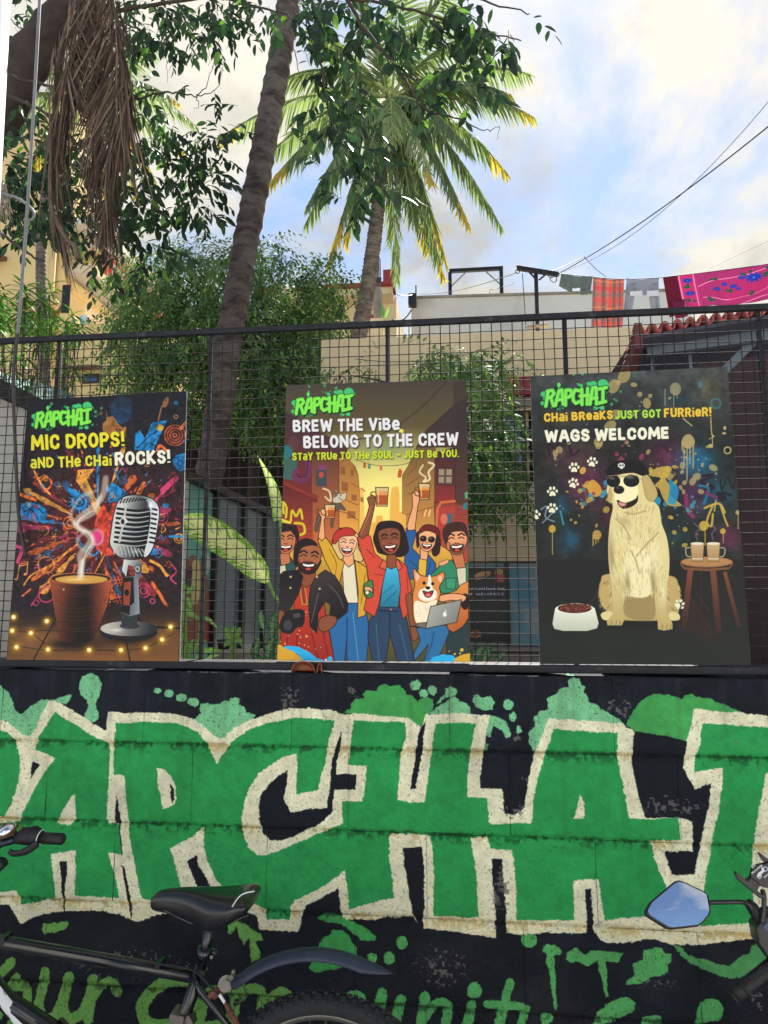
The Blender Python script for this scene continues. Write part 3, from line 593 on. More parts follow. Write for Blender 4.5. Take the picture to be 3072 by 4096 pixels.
def logo(A, x0, y0, s, tilt=-.07, lg=LG):
    """the spray lettered RAPCHAI mark with its splashes; (x0, y0) top left in crop pixels, s its width"""
    rs = np.random.RandomState(int(x0)); k = s/420.0
    T = lambda x, y: (x0 + x*k, y0 + (y + tilt*x)*k)
    sp = (64, 190, 110)
    for x, y, r in ((5,70,22),(20,100,20),(-2,130,16),(330,20,26),(395,18,34),(420,40,22),(300,14,14),(250,24,13),(350,175,15),(390,178,16),(340,182,9),(60,160,10),(100,172,9),(130,168,8),(405,150,10),(230,12,9)):
        A.oval(sp if r > 12 else (40, 150, 90), *T(x, y), r*k, r*k*.85)
    A.stroke((90, 220, 90), [T(102, 45), T(104, 25)], 8*k); A.oval((90, 220, 90), *T(104, 14), 11*k, 15*k)
    A.stroke((40, 150, 90), [T(112, 150), T(112, 185)], 5*k); A.stroke((40, 150, 90), [T(92, 150), T(92, 180)], 4*k)
    A.splat((60, 170, 100), *T(240, 20), 60*k, rs, 14, spread=2.4); A.splat((50, 140, 90), *T(450, 100), 40*k, rs, 10)
    L = [[(20,150),(38,48)], [(30,52),(70,46),(82,68),(62,90),(38,96)], [(56,92),(78,150)], [(92,148),(118,52),(140,46),(150,142)], [(98,112),(150,108)], [(168,150),(170,50),(206,50),(216,74),(196,96),(172,98)],
         [(272,58),(240,50),(224,80),(226,120),(244,140),(276,128)], [(290,46),(292,150)], [(334,44),(330,150)], [(276,92),(350,90)], [(352,150),(372,42),(398,40),(400,150)], [(356,112),(404,110)], [(420,52),(476,44)], [(450,50),(448,142)], [(410,146),(470,136)]]
    q = lambda l: [T(x*.88, y) for x, y in l]
    for l in L: A.stroke((14, 40, 26), [(a+4*k, b+5*k) for a, b in q(l)], 36*k)
    for l in L: A.stroke(DKG, q(l), 33*k)
    for i, l in enumerate(L): A.stroke(lg, q(l), 23*k)
    for l in L: A.stroke((150, 232, 80), [(a-1*k, b+4*k) for a, b in q(l)], 9*k, alpha=.5)

# ===== poster with microphone and clay cup; crop pixels of (0,1500) x .5424
P1A, P1W, P1N, P1F = board_sheet([(111,1601),(747,1564),(718,2657),(23,2660)], .030, .062, 560, (30, 30, 38))
A = P1A; A.crop(0, 1500, .5424); rs = np.random.RandomState(21)
OR, MG, BL, MR, YO = (226, 110, 48), (196, 62, 104), (30, 132, 196), (120, 40, 48), (228, 160, 66)
CX, CY = 720, 1130
def ray_blob(a, r0, r1, w, col, al):
    pts = []; n = 12
    for i in range(n + 1):
        t = i/n; r = r0 + (r1 - r0)*t; ww = w*(.35 + t)*rs.uniform(.6, 1.3)*(1 if i < n else .3); pts.append((r, ww))
    L_ = [(CX + r*math.cos(a) - w_*math.sin(a), CY + r*math.sin(a)*.95 + w_*math.cos(a)) for r, w_ in pts]
    R_ = [(CX + r*math.cos(a) + w_*math.sin(a), CY + r*math.sin(a)*.95 - w_*math.cos(a)) for r, w_ in pts[::-1]]
    A.poly(col, L_ + R_, True, al)
A.glow((110, 34, 30), 720, 1150, 620, 560, .75, 1.2); A.glow((34, 40, 60), 300, 1900, 300, 200, .5)
cols = [OR, MR, MG, BL, OR, YO, (150, 50, 60), OR, (40, 100, 150)]
for i in range(40):
    a = i/40*6.283 + rs.uniform(-.07, .07)
    if -2.5 < (a - 6.283 if a > 3.14 else a) < -.7 and i % 2: continue
    ray_blob(a, rs.uniform(120, 330), rs.uniform(430, 680), rs.uniform(10, 30), cols[i % 9], rs.uniform(.55, .95))
A.poly(YO, '575,700 700,690 640,770 700,900 860,1180 800,1200 660,930 560,780', alpha=.9); A.poly((216, 70, 52), '700,1090 760,960 800,1020 840,940 900,1000 880,1280 780,1330 700,1250', True)
A.poly(BL, '780,830 830,790 930,860 900,930 800,940', alpha=.95); A.poly(BL, '1000,430 1030,405 1070,470 1120,350 1230,335 1130,560 990,550', alpha=.95)
A.stroke((20, 60, 90), '1010,540 1080,470 1170,400', 9); A.stroke((20, 60, 90), '1050,550 1090,500 1150,520', 7); A.oval((190, 150, 60), 1180, 388, 26)
A.poly((26, 120, 180), '150,1000 190,940 300,960 350,1020 310,1080 170,1060', True); A.stroke((14, 40, 70), '180,1010 260,970 320,1020', 9, True); A.stroke((14, 40, 70), '200,1040 230,990 280,1060', 8, True)
A.oval(BL, 585, 935, 60); A.ring((14, 50, 80), 585, 935, 34, 10); A.oval((20, 60, 90), 585, 935, 14)
for i in range(16): a = i/16*6.28; A.stroke(BL, [(585+60*math.cos(a), 935+60*math.sin(a)), (585+84*math.cos(a), 935+84*math.sin(a))], 9)
A.poly(BL, '500,840 560,850 590,900 540,900', True); A.oval((36, 76, 120), 895, 260, 78, 100, alpha=.8)
for i in range(11): a = 3.3 + i/11*2.8; A.stroke((44, 110, 140), [(897+60*math.cos(a), 250+55*math.sin(a)), (897+92*math.cos(a), 250+95*math.sin(a))], 11, alpha=.8)
for x_ in (860, 885, 910): A.stroke((20, 40, 60), [(x_, 330), (x_, 285), (x_+14, 285), (x_+14, 330)], 6)
A.poly((190, 130, 60), '780,250 795,310 830,300 870,360 905,390 930,380 930,460 760,440 755,360 785,330', alpha=.75); A.ring((150, 80, 50), 840, 420, 48, 9); A.ring((150, 80, 50), 840, 420, 26, 8)
for r_ in (76, 56, 36, 14): A.ring((190, 86, 50), 1290, 445, r_, 10, .9)
A.stroke((190, 100, 56), '1330,400 1378,340', 22); A.stroke((170, 110, 60), '1165,340 1190,240 1225,180', 9); A.oval((170, 110, 60), 1222, 200, 20, 42, .35)
A.oval((130, 76, 50), 642, 200, 20, 44, -.2, alpha=.8); A.oval((28, 110, 150), 1298, 206, 17); A.ring((170, 110, 80), 1297, 307, 14, 6); A.oval((140, 90, 50), 742, 285, 12, 9); A.stroke((140, 90, 50), '752,285 752,190', 4)
A.oval((30, 100, 150), 1366, 490, 12); A.stroke(BL, '1300,600 1370,580', 14); A.poly((24, 110, 170), '1275,620 1370,590 1370,690 1310,700', True); A.ring((10, 40, 60), 1330, 650, 20, 8)
for x, y, r_, c in ((510,1090,44,OR),(520,1090,24,OR),(340,1400,60,YO),(1320,1205,34,YO),(1320,1205,17,YO),(1165,1315,30,BL),(1222,960,18,BL),(1222,960,8,BL),(1060,1590,50,MG),(1060,1590,26,MG),(340,1620,56,MG),(265,1680,20,MG),(1190,1050,50,MG),(1190,1050,26,MG),(480,1200,22,MG),(340,800,44,OR),(1340,950,26,MR),(1310,985,20,MR),(410,1060,24,MR),(450,1270,28,MR),(1125,1668,18,MG)): A.ring(c, x, y, r_, 9, .9)
for i in range(18): a = i/18*6.28; A.stroke((190, 90, 50), [(340+62*math.cos(a), 1400+50*math.sin(a)), (340+92*math.cos(a), 1400+74*math.sin(a))], 8)
for t, c, w in (('250,700 300,800 370,880', YO, 14), ('280,770 330,740 380,800 330,860', OR, 12), ('150,880 260,920', OR, 26), ('175,1550 240,1470 400,1390 520,1280', YO, 12), ('165,1630 225,1580', OR, 12), ('1120,1530 1180,1620 1260,1760', OR, 24), ('1110,1370 1180,1410 1230,1480', YO, 20),
                ('1200,850 1300,760', MG, 40), ('1150,920 1240,830', MG, 22), ('1240,760 1290,720 1270,850 1200,900', MR, 12), ('1270,1400 1300,1450 1260,1500 1300,1540', MG, 12), ('230,1700 330,1560 380,1540', MG, 10), ('440,1200 540,1160 600,1230', MG, 10), ('560,1200 620,1260 690,1270', BL, 9),
                ('600,1260 680,1330 730,1300', BL, 14), ('1250,1190 1340,1190', BL, 18), ('700,1460 770,1330', YO, 8), ('1160,560 1180,520 1230,560', OR, 20), ('840,690 870,760 850,790', BL, 7), ('890,700 850,760', BL, 7), ('1020,880 1060,800', OR, 30), ('910,800 930,850 980,870', MR, 14),
                ('120,1260 160,1290 130,1380', MG, 26), ('1200,1100 1190,1160 1220,1140 1200,1100', YO, 6)): A.stroke(c, t, w, True, .95)
A.oval((222, 150, 76), 118, 1505, 13, 10); A.oval((222, 150, 76), 186, 1470, 13, 10); A.stroke((222, 150, 76), '128,1500 145,1395 205,1380 198,1465', 6); A.stroke((222, 150, 76), '140,1410 202,1396', 7)
for y0_ in (1510, 1640):
    for a_, b_ in (((845, y0_-20), (870, y0_+45)), ((868, y0_-24), (893, y0_+42)), ((830, y0_+6), (895, y0_-4)), ((835, y0_+32), (900, y0_+20))): A.stroke((214, 88, 48), [a_, b_], 7)
for c_, n_ in ((OR, 90), (MG, 60), (BL, 40), (YO, 40), ((16, 16, 22), 120)):
    for i in range(n_):
        a = rs.uniform(0, 6.28); d = rs.uniform(120, 620); x, y = CX + d*math.cos(a), CY + d*math.sin(a); L_ = rs.uniform(8, 46); A.stroke(c_, [(x, y), (x + L_*math.cos(a + rs.uniform(-.5, .5)), y + L_*math.sin(a + rs.uniform(-.5, .5)))], rs.uniform(3, 15), alpha=.85, taper=(1, .2))
for i in range(70):
    a = rs.uniform(0, 6.28); d = rs.uniform(200, 640); x, y = CX + d*math.cos(a), CY + d*math.sin(a); c_ = [OR, MG, BL, YO, MR][rs.randint(5)]; q = rs.randint(4); r_ = rs.uniform(12, 30)
    if q == 0: A.ring(c_, x, y, r_, 5, .85); A.ring(c_, x, y, r_*.5, 4, .85)
    elif q == 1: A.stroke(c_, [(x + r_*math.cos(t*1.3)*t/4, y + r_*math.sin(t*1.3)*t/4) for t in np.linspace(1, 6, 14)], 5, alpha=.85)
    elif q == 2:
        for t in np.linspace(0, 5.2, 6): A.stroke(c_, [(x, y), (x + r_*math.cos(t), y + r_*math.sin(t))], 4, alpha=.85)
    else: A.stroke(c_, [(x - r_, y), (x - r_*.3, y - r_), (x + r_*.3, y + r_*.6), (x + r_, y - r_*.5)], 6, alpha=.85)
nz_ = vnoise(A.W, A.H, 12, rs, 4); A.img *= np.clip(.35 + 1.25*nz_, .5, 1.1)[:, :, None]
A.stroke((216, 60, 130), '680,1180 720,1150 755,1190 740,1240 690,1250', 18, True); A.oval((226, 60, 130), 705, 1195, 34, 44)
A.glow((22, 24, 32), 720, 150, 800, 150, .8, 1.5)
# table top
A.poly(((40, 30, 30), (128, 84, 46), (700, 1740), (700, 2133)), '30,1760 1400,1690 1400,2160 20,2170', soft=4)
A.glow((190, 130, 66), 260, 1950, 280, 130, .55); A.glow((176, 120, 60), 1150, 1930, 260, 110, .5); A.glow((150, 96, 54), 700, 2090, 500, 60, .5)
for t in ('410,1800 215,2160', '930,1960 965,2140', '820,1750 790,1800'): A.stroke((30, 20, 18), t, 10)
for i in range(46): x = rs.uniform(40, 1320); y = rs.uniform(1800, 2120); A.stroke((86, 54, 34) if i % 2 else (172, 122, 74), [(x, y), (x + rs.uniform(40, 160), y + rs.uniform(-7, 7))], 3, alpha=.35)
# microphone
A.glow((10, 10, 14), 960, 1940, 260, 60, .8)
A.stroke((16, 16, 20), '1010,1790 1100,1850 1340,1870', 15, True)
A.oval((30, 30, 34), 950, 1900, 214, 62); A.oval(((196, 190, 176), (40, 42, 48), (800, 1840), (1120, 1900)), 952, 1870, 212, 56); A.glow((250, 250, 240), 860, 1880, 60, 20, .6); A.oval((20, 20, 24), 955, 1850, 74, 24, alpha=.6)
A.poly(((200, 200, 196), (50, 54, 60), (900, 0), (1030, 0)), '893,1770 1014,1762 1010,1850 898,1856')
A.poly(((60, 64, 70), (150, 160, 166), (900, 1600), (1040, 1600)), '905,1490 1020,1480 1030,1760 960,1780 893,1760'); A.poly((28, 26, 28), '905,1495 985,1490 990,1680 960,1700 955,1770 893,1745')
A.poly((150, 70, 46), '915,1530 968,1522 955,1700 908,1696'); A.oval((20, 16, 18), 935, 1605, 18, 24)
A.poly(((220, 220, 214), (90, 96, 104), (910, 1400), (1050, 1420)), '915,1355 1050,1370 1040,1500 1000,1500 985,1410 945,1400 930,1490 900,1440'); A.oval((60, 66, 70), 1016, 1432, 28, 36); A.oval((170, 176, 178), 1014, 1430, 19, 25); A.oval((70, 76, 80), 1014, 1430, 9, 12)
head = '880,920 960,885 1060,890 1130,920 1170,980 1165,1100 1140,1230 1110,1310 1060,1345 980,1360 880,1345 830,1290 808,1240 812,1190 840,1020'
A.poly(((206, 206, 200), (24, 26, 32), (860, 1150), (1060, 1180)), head, True, line=(20, 20, 24), lw=8)
A.poly(((120, 128, 134), (216, 220, 220), (1060, 900), (1165, 960)), '1040,895 1120,915 1170,985 1160,1120 1130,1260 1090,1330 1060,1330 1090,1200 1110,1040 1090,940', True)
for i in range(8):
    y = 985 + i*35; d = -i*3
    A.stroke((14, 16, 22), [(866 + d, y), (1010 + d, y + 16), (1100 + d, y + 4)], 17, True); A.stroke((206, 208, 204), [(862 + d, y + 16), (1008 + d, y + 32), (1104 + d, y + 20)], 5, True)
    A.stroke((16, 18, 24), [(1124 + d, y + 2), (1156 + d*.7, y + 10)], 14); 
for i in range(9): x = 885 + i*22; A.stroke((20, 22, 28), [(x, 945 - i*3), (x + 16, 905 - abs(4-i)*-2)], 10)
for i in range(9): x = 830 + i*27; A.stroke((190, 190, 184), [(x, 1245 + i*5), (x + 14 + i*2, 1318 + i*4 - max(0, i-5)*6)], 7)
A.stroke((190, 192, 186), '930,960 915,1060 880,1230', 16); A.poly((210, 210, 204), '915,1040 945,1080 905,1120 872,1080'); A.oval((40, 44, 40), 905, 1082, 14, 20); A.glow((255, 255, 255), 1110, 960, 30, 40, .8); A.glow((240, 240, 240), 1000, 1300, 50, 24, .5)
# clay cup
A.glow((12, 8, 8), 520, 1985, 260, 50, .8)
A.poly(((150, 72, 48), (26, 16, 16), (380, 1700), (600, 1720)), '365,1500 830,1500 800,1680 690,1950 640,1975 500,1975 440,1950 395,1700'); A.poly(((26, 16, 16), (176, 84, 56), (640, 1700), (800, 1680)), '600,1520 830,1500 790,1700 690,1950 620,1975')
A.glow((30, 20, 18), 560, 1760, 110, 190, .75, 1.6)
for y in (1590, 1610): A.stroke((96, 44, 32), [(382, y), (560, y + 24), (810, y - 6)], 5, True, .7)
for x in (400, 425, 450, 700, 730, 760): A.stroke((110, 50, 36), [(x, 1625), (x + 12, 1680), (x + 24, 1628)], 7, alpha=.8)
for y in (1700, 1730, 1760, 1790, 1850): A.stroke((110, 50, 36), [(398 + (y-1700)*.2, y), (560, y + 22), (780 - (y-1700)*.38, y - 4)], 4, True, .55)
A.oval((170, 96, 56), 597, 1500, 232, 44); A.oval((40, 22, 18), 597, 1500, 218, 36); A.oval((206, 156, 74), 600, 1507, 195, 30); A.glow((246, 214, 130), 560, 1508, 110, 18, .8); A.oval((240, 230, 200), 470, 1582, 6)
# steam
for t, w, al in (('590,1490 600,1400 590,1330 640,1270 670,1210 620,1150 560,1100 600,1040 680,980 760,880 780,760', 46, .55), ('600,1470 610,1380 660,1300 690,1230 660,1160 590,1140 570,1090 640,1050 700,1010 740,900', 26, .6),
                 ('560,1110 520,1040 600,900 720,850', 22, .45), ('620,1160 580,1200 570,1250 610,1290', 20, .5), ('660,1160 720,1140 760,1180 740,1240 690,1250', 15, .5), ('600,1480 595,1440 605,1380', 44, .5), ('640,1160 560,1130 545,1070 500,1010', 14, .4)):
    A.stroke((236, 226, 206), t, w, True, al, soft=2)
A.stroke((240, 232, 214), '600,1480 606,1390 640,1300 680,1230 650,1165 575,1120 590,1060 690,1000', 9, True, .7, soft=1)
# string lights
for t in ('75,1780 200,1810 345,1815 500,1820', '70,1885 230,1905 340,1985 440,1990', '80,1990 350,2030 655,2028 895,2030 1075,2010 1195,1950 1285,1900 1260,1860', '230,1905 300,1885 560,1890 740,1885'): A.stroke((50, 36, 24), t, 6, True)
for x, y in ((100,1785),(345,1815),(90,1885),(228,1903),(122,2006),(354,2024),(657,2028),(893,2028),(1073,2013),(1195,1951),(1258,1857)):
    A.glow((236, 170, 40), x, y, 46, 46, .85, 2.2); A.oval((255, 232, 130), x, y, 17, 17); A.oval((255, 252, 220), x, y, 8, 8)
logo(A, 248, 236, 420)
A.text('MIC DROPS!', (226, 214, 48), (233, 556), (918, 526), 112, .27, (7, 9, (16, 14, 10))); A.text('aND THe CHai', (222, 214, 56), (226, 690), (824, 668), 82, .26, (6, 8, (16, 14, 10))); A.text('ROCKS!', (236, 232, 214), (850, 668), (1256, 650), 100, .28, (7, 9, (16, 14, 10)))

# ===== poster with the cheering crew; crop pixels of (1080,1480) x .5515
P2A, P2W, P2N, P2F = board_sheet([(1145,1540),(1866,1519),(1880,2648),(1109,2642)], .044, .066, 600, (70, 60, 52))
A = P2A; A.crop(1080, 1480, .5515); rs = np.random.RandomState(4)
INK = (44, 22, 18)
for y0, y1, c0, c1 in ((60,420,(68,60,56),(92,80,48)), (420,700,(92,80,48),(196,190,112)), (700,950,(196,190,112),(246,226,138)), (950,1250,(246,226,138),(240,180,70)), (1250,1700,(240,180,70),(130,100,40)), (1700,2140,(130,100,40),(70,72,44))):
    A.poly((c0, c1, (700, y0), (700, y1)), [(0, y0-2), (1523, y0-2), (1523, y1+2), (0, y1+2)])
A.glow((255, 236, 130), 830, 960, 330, 330, .85, 1.3); A.glow((120, 150, 110), 830, 560, 230, 110, .55)
A.poly((236, 178, 78), '740,1110 770,1100 770,1060 815,1055 820,1120 870,1120 870,1000 875,900 885,850 930,845 940,900 940,1030 1000,1020 1000,1300 700,1300'); A.poly((240, 190, 90), '630,860 680,850 690,1300 620,1300')
# left street side
A.poly(((150, 100, 50), (230, 160, 70), (560, 620), (560, 1150)), '500,660 560,640 620,700 640,770 650,880 640,1400 480,1400', line=(120, 60, 30), lw=3)
A.poly(((96, 56, 48), (196, 104, 56), (380, 600), (380, 1200)), '300,560 500,600 500,1350 300,1350', line=(70, 30, 26), lw=4)
A.poly(((54, 44, 50), (120, 40, 40), (200, 300), (200, 900)), '110,300 560,560 560,640 300,640 300,900 90,820')
A.poly(((96, 36, 36), (190, 70, 46), (200, 850), (200, 1300)), '85,800 345,940 345,960 310,960 310,1300 80,1300'); A.poly((140, 50, 40), '90,800 345,915 340,945 88,830', line=(70, 26, 24), lw=3)
for i in range(10):
    y = 985 + i*30; A.stroke((110, 36, 34), [(85, y), (308, y + 8)], 3, alpha=.8)
    for j in range(5): x = 100 + j*48 + (i % 2)*24; A.stroke((110, 36, 34), [(x, y), (x, y + 28)], 3, alpha=.7)
A.poly((34, 110, 112), '100,560 150,540 165,590 140,640 100,640', True); A.poly((44, 110, 100), '90,640 200,650 190,800 90,790', alpha=.75)
A.stroke((110, 46, 84), '260,640 280,700 265,780 220,800 180,770 195,735', 44, True); A.stroke((60, 26, 50), '275,650 262,760 215,775 192,750', 8, True); A.oval((96, 60, 60), 170, 530, 40, 50, alpha=.6)
A.poly((60, 70, 76), '335,720 410,722 410,845 333,840', line=(110, 60, 50), lw=4); A.oval((190, 70, 50), 372, 760, 18, 22); A.poly((130, 60, 110), '350,690 412,690 412,725 350,725', alpha=.8)
for x, y, w, h in ((512,700,34,60),(520,810,46,70),(585,720,22,50),(590,900,40,50),(330,1000,60,90),(560,1020,60,60),(655,920,24,40)): A.poly((120, 66, 40), [(x,y),(x+w,y+6),(x+w,y+h),(x,y+h-4)], alpha=.6)
for t in ('480,1020 570,1040 640,1090', '590,820 640,850', '480,900 590,960 640,980', '600,700 640,760', '660,860 690,880'): A.stroke((120, 60, 34), t, 5)
A.stroke((214, 190, 40), '100,1040 95,960 120,1000 115,1070', 16, True); A.stroke((214, 190, 40), '150,1100 160,1020 190,1060 220,1010 235,1080', 16, True); A.stroke((214, 190, 40), '180,1110 240,1120 250,1180 200,1200', 18, True); A.stroke((226, 200, 60), '90,1090 140,1110', 24)
# right street side
A.poly(((110, 84, 50), (214, 150, 70), (1100, 560), (1100, 1200)), '1000,700 1060,560 1200,560 1200,1300 990,1400 990,1050 960,1040 960,760', line=(110, 60, 34), lw=3)
A.poly(((58, 46, 46), (168, 66, 50), (1300, 400), (1300, 1200)), '1060,560 1130,440 1330,260 1430,200 1440,1400 1200,1250 1190,960 1340,940 1340,560', line=(60, 26, 24), lw=3); A.poly(((64, 40, 42), (140, 44, 44), (1250, 600), (1250, 950)), '1195,600 1345,560 1345,950 1195,960', line=(60, 26, 24), lw=4)
A.poly((52, 44, 44), '1330,90 1430,80 1430,1000 1340,960', alpha=.6); A.poly((96, 70, 66), '1215,710 1330,712 1328,835 1213,830', line=(50, 24, 24), lw=6)
for x, y in ((1225,720),(1280,720),(1223,775),(1278,775)): A.poly((170, 156, 120), [(x,y),(x+38,y),(x+38,y+42),(x,y+42)], alpha=.8)
A.stroke((206, 106, 60), '1340,950 1240,960 1215,1010 1200,1250', 18); A.poly((176, 60, 48), '1225,1000 1340,980 1340,1200 1215,1220'); A.poly((70, 96, 110), '1280,1040 1325,1040 1322,1130 1278,1130'); A.oval((216, 110, 80), 1262, 1080, 26, 38)
for i in range(4): A.poly((230, 190, 120) if i % 2 else (196, 110, 60), [(1110+i*15, 1010+i*2), (1125+i*15, 1005+i*2), (1112+i*15, 1065), (1096+i*15, 1062)])
for t in ('1000,760 1060,700 1060,640', '990,840 1080,780', '1000,900 1070,880', '990,1050 1190,990', '1150,660 1190,700'): A.stroke((120, 66, 40), t, 5)
for i in range(8): A.stroke((110, 40, 36), [(1345, 980+i*34), (1436, 975+i*36)], 3, alpha=.8)
A.poly((40, 120, 130), '1400,970 1430,960 1430,1010 1402,1015'); A.poly((80, 160, 110), '1412,890 1434,880 1434,930 1414,935'); A.glow((210, 60, 110), 1425, 1160, 24, 30, .8)
A.stroke((40, 34, 30), '1275,90 1100,270 940,390 790,470 620,505', 6, True); A.stroke((90, 80, 50), '620,650 760,690 860,694 960,686 1050,655', 4, True)
for x, y, c in ((686,692,(196,70,50)),(720,698,(70,140,100)),(805,710,(206,120,60))): A.poly(c, [(x-10,y-20),(x+10,y-18),(x+9,y+20),(x-10,y+16)])
A.poly((200, 80, 50), '940,712 960,730 950,780 925,780 928,740')
# steam
for t, w in (('1110,690 1085,740 1130,780 1110,810', 12), ('1150,670 1190,690 1150,740 1160,790 1120,810', 15), ('385,860 430,880 440,950 400,920', 12)): A.stroke((236, 220, 170), t, w, True, .85)
SK, SKD, SKS = (238, 168, 118), (140, 78, 52), (196, 118, 78)
def mug(x, y, w, h, tilt=0):
    A.stroke((120, 90, 50), [(x-w*.5-4, y+h*.25), (x-w*.85, y+h*.3), (x-w*.8, y+h*.7), (x-w*.45, y+h*.78)], 9, True); A.poly((214, 186, 130), [(x-w*.5,y),(x+w*.5,y+2),(x+w*.42,y+h),(x-w*.42,y+h)], line=INK, lw=5)
    A.poly((176, 84, 34), [(x-w*.44,y+h*.28),(x+w*.44,y+h*.28),(x+w*.38,y+h*.93),(x-w*.38,y+h*.93)]); A.poly((226, 150, 76), [(x-w*.44,y+h*.22),(x+w*.44,y+h*.22),(x+w*.42,y+h*.42),(x-w*.42,y+h*.42)]); A.stroke((250, 240, 200), [(x-w*.3,y+h*.2),(x-w*.26,y+h*.8)], 6, alpha=.7)
def F(c, t, sm=False, lw=5): A.poly(c, t, sm, line=INK, lw=lw)
def face(cx, cy, r, sk, hair, mouth=True, glasses=False, beard=None, tilt=0.0):
    """laughing face: shut eyes, big open mouth"""
    c, s_ = math.cos(tilt), math.sin(tilt); T = lambda x, y: (cx + (x*c - y*s_)*r, cy + (x*s_ + y*c)*r)
    if beard is not None: A.poly(beard, [T(-.82,0), T(-.78,.6), T(-.45,1.05), T(0,1.2), T(.45,1.05), T(.78,.6), T(.82,0)], True)
    A.poly(sk, [T(-.8,-.75), T(-.84,0), T(-.72,.55), T(-.38,.98 if beard is None else .8), T(0,1.12 if beard is None else .9), T(.38,.98 if beard is None else .8), T(.72,.55), T(.84,0), T(.8,-.75), T(0,-.98)], True, line=INK, lw=4)
    if beard is not None: A.poly(beard, [T(-.8,.15), T(-.62,.4), T(-.3,.25), T(.3,.25), T(.62,.4), T(.8,.15), T(.7,.75), T(.35,1.1), T(-.35,1.1), T(-.7,.75)], True, .8)
    A.oval((206, 96, 70), *T(-.52, .22), r*.17, r*.12, alpha=.35, soft=1); A.oval((206, 96, 70), *T(.52, .2), r*.17, r*.12, alpha=.35, soft=1); A.poly((70, 24, 20), [T(-.84,-.3), T(-.84,.1), T(-.72,.55), T(-.38,.9), T(-.55,.5), T(-.68,0)], True, .22)
    if glasses:
        for sx in (-.4, .42): A.oval((34, 20, 22), *T(sx, -.12), r*.36, r*.32); A.oval((120, 80, 60), *T(sx-.08, -.2), r*.12, r*.09)
        A.stroke((200, 160, 80), [T(-.1,-.2), T(.1,-.2)], 5)
    else:
        for sx in (-1, 1):
            A.stroke(INK, [T(.18*sx, -.14), T(.4*sx, -.24), T(.62*sx, -.1)], r*.08, True); A.stroke(hair, [T(.15*sx, -.38), T(.42*sx, -.52), T(.66*sx, -.36)], r*.12, True)
    A.stroke((110, 50, 36), [T(-.12,.2), T(0,.28), T(.14,.2)], r*.08, True)
    A.poly((60, 14, 16), [T(-.5,.38), T(0,.46), T(.52,.34), T(.4,.72), T(0,.92), T(-.36,.76)], True, line=INK, lw=3); A.poly((250, 246, 236), [T(-.44,.42), T(0,.48), T(.46,.38), T(.36,.56), T(0,.62), T(-.34,.58)]); A.oval((206, 70, 60), *T(0.02, .78), r*.2, r*.1)
# cat on a ledge
F((96, 84, 74), '440,970 500,960 540,1000 545,1020 500,1010 470,1040 455,1135 440,1130 440,1060 400,1040 360,1100 345,1170 325,1160 335,1090 380,1010', True, 3); F((206, 190, 164), '455,930 475,870 500,895 530,895 555,890 545,940 500,965 460,960', True, 3); A.oval(INK, 512, 910, 5); A.stroke(INK, '500,925 520,945 530,940', 4); A.poly((110, 96, 82), '470,872 500,895 480,920 460,930')
# man at the left edge
F((34, 84, 80), '60,1400 150,1360 190,1420 170,1500 60,1520'); F((214, 204, 170), '60,1420 110,1400 120,1470 70,1480'); F(SKS, '70,1330 140,1320 150,1400 80,1420'); face(115, 1240, 84, SKS, (40, 24, 22)); F((42, 24, 24), '60,1130 110,1112 190,1130 212,1200 200,1260 180,1200 150,1165 60,1180')
# woman with red beret, yellow jacket
F((226, 190, 120), '480,1180 450,1290 490,1370 600,1380 660,1390 680,1350 640,1290 630,1180', True)
F((40, 104, 160), '430,1890 520,1680 690,1690 720,1880 700,2118 560,2118 555,1960 540,2118 470,2118', lw=5); A.stroke((20, 60, 110), '560,1800 555,2118', 9); A.stroke((110, 160, 200), '600,1760 640,2100', 9, alpha=.6)
F((232, 222, 190), '520,1370 610,1370 640,1690 540,1690'); F(SK, '530,1300 600,1300 610,1400 570,1430 530,1390'); face(562, 1265, 76, (246, 190, 150), (170, 110, 60), tilt=.12)
F((190, 52, 44), '455,1250 465,1190 510,1150 580,1145 620,1180 600,1200 520,1210 475,1260', True); A.oval(INK, 512, 1150, 8)
F((216, 164, 48), '345,1230 400,1210 440,1260 500,1370 540,1390 500,1560 505,1660 440,1720 420,1640 460,1500 400,1380'); F((216, 164, 48), '615,1380 700,1430 715,1560 690,1780 635,1800 640,1600'); F(SK, '350,1215 372,1070 352,1030 370,1005 400,1010 405,1060 392,1090 400,1215 375,1240'); mug(435, 975, 76, 100)
A.stroke((150, 100, 24), '430,1300 480,1400 470,1500', 6, True); A.stroke((150, 100, 24), '690,1480 660,1700', 6)
# man in cap and denim at the back, arm raised
F((36, 92, 150), '985,1150 1050,1140 1060,1190 1030,1290 1090,1350 1150,1340 1200,1400 1210,1500 1000,1520 975,1380 990,1260'); F((226, 180, 60), '1080,1370 1140,1370 1130,1500 1070,1500'); F(SK, '1090,1290 1150,1300 1140,1380 1090,1370')
F((46, 24, 22), '1080,1170 1220,1180 1230,1320 1180,1340 1160,1200 1100,1230 1070,1290 1062,1220', True); face(1140, 1235, 72, (240, 176, 128), (50, 26, 24), glasses=True, tilt=.1); F((110, 30, 32), '1085,1160 1120,1125 1180,1125 1225,1160 1230,1215 1190,1180 1130,1165 1085,1185', True)
F(SK, '992,1130 1035,990 1030,900 1060,870 1080,890 1085,940 1072,990 1050,1160 1000,1165'); mug(1120, 822, 82, 118); A.stroke((20, 56, 100), '1010,1380 1080,1440', 6); A.stroke((20, 56, 100), '1160,1400 1150,1480', 6)
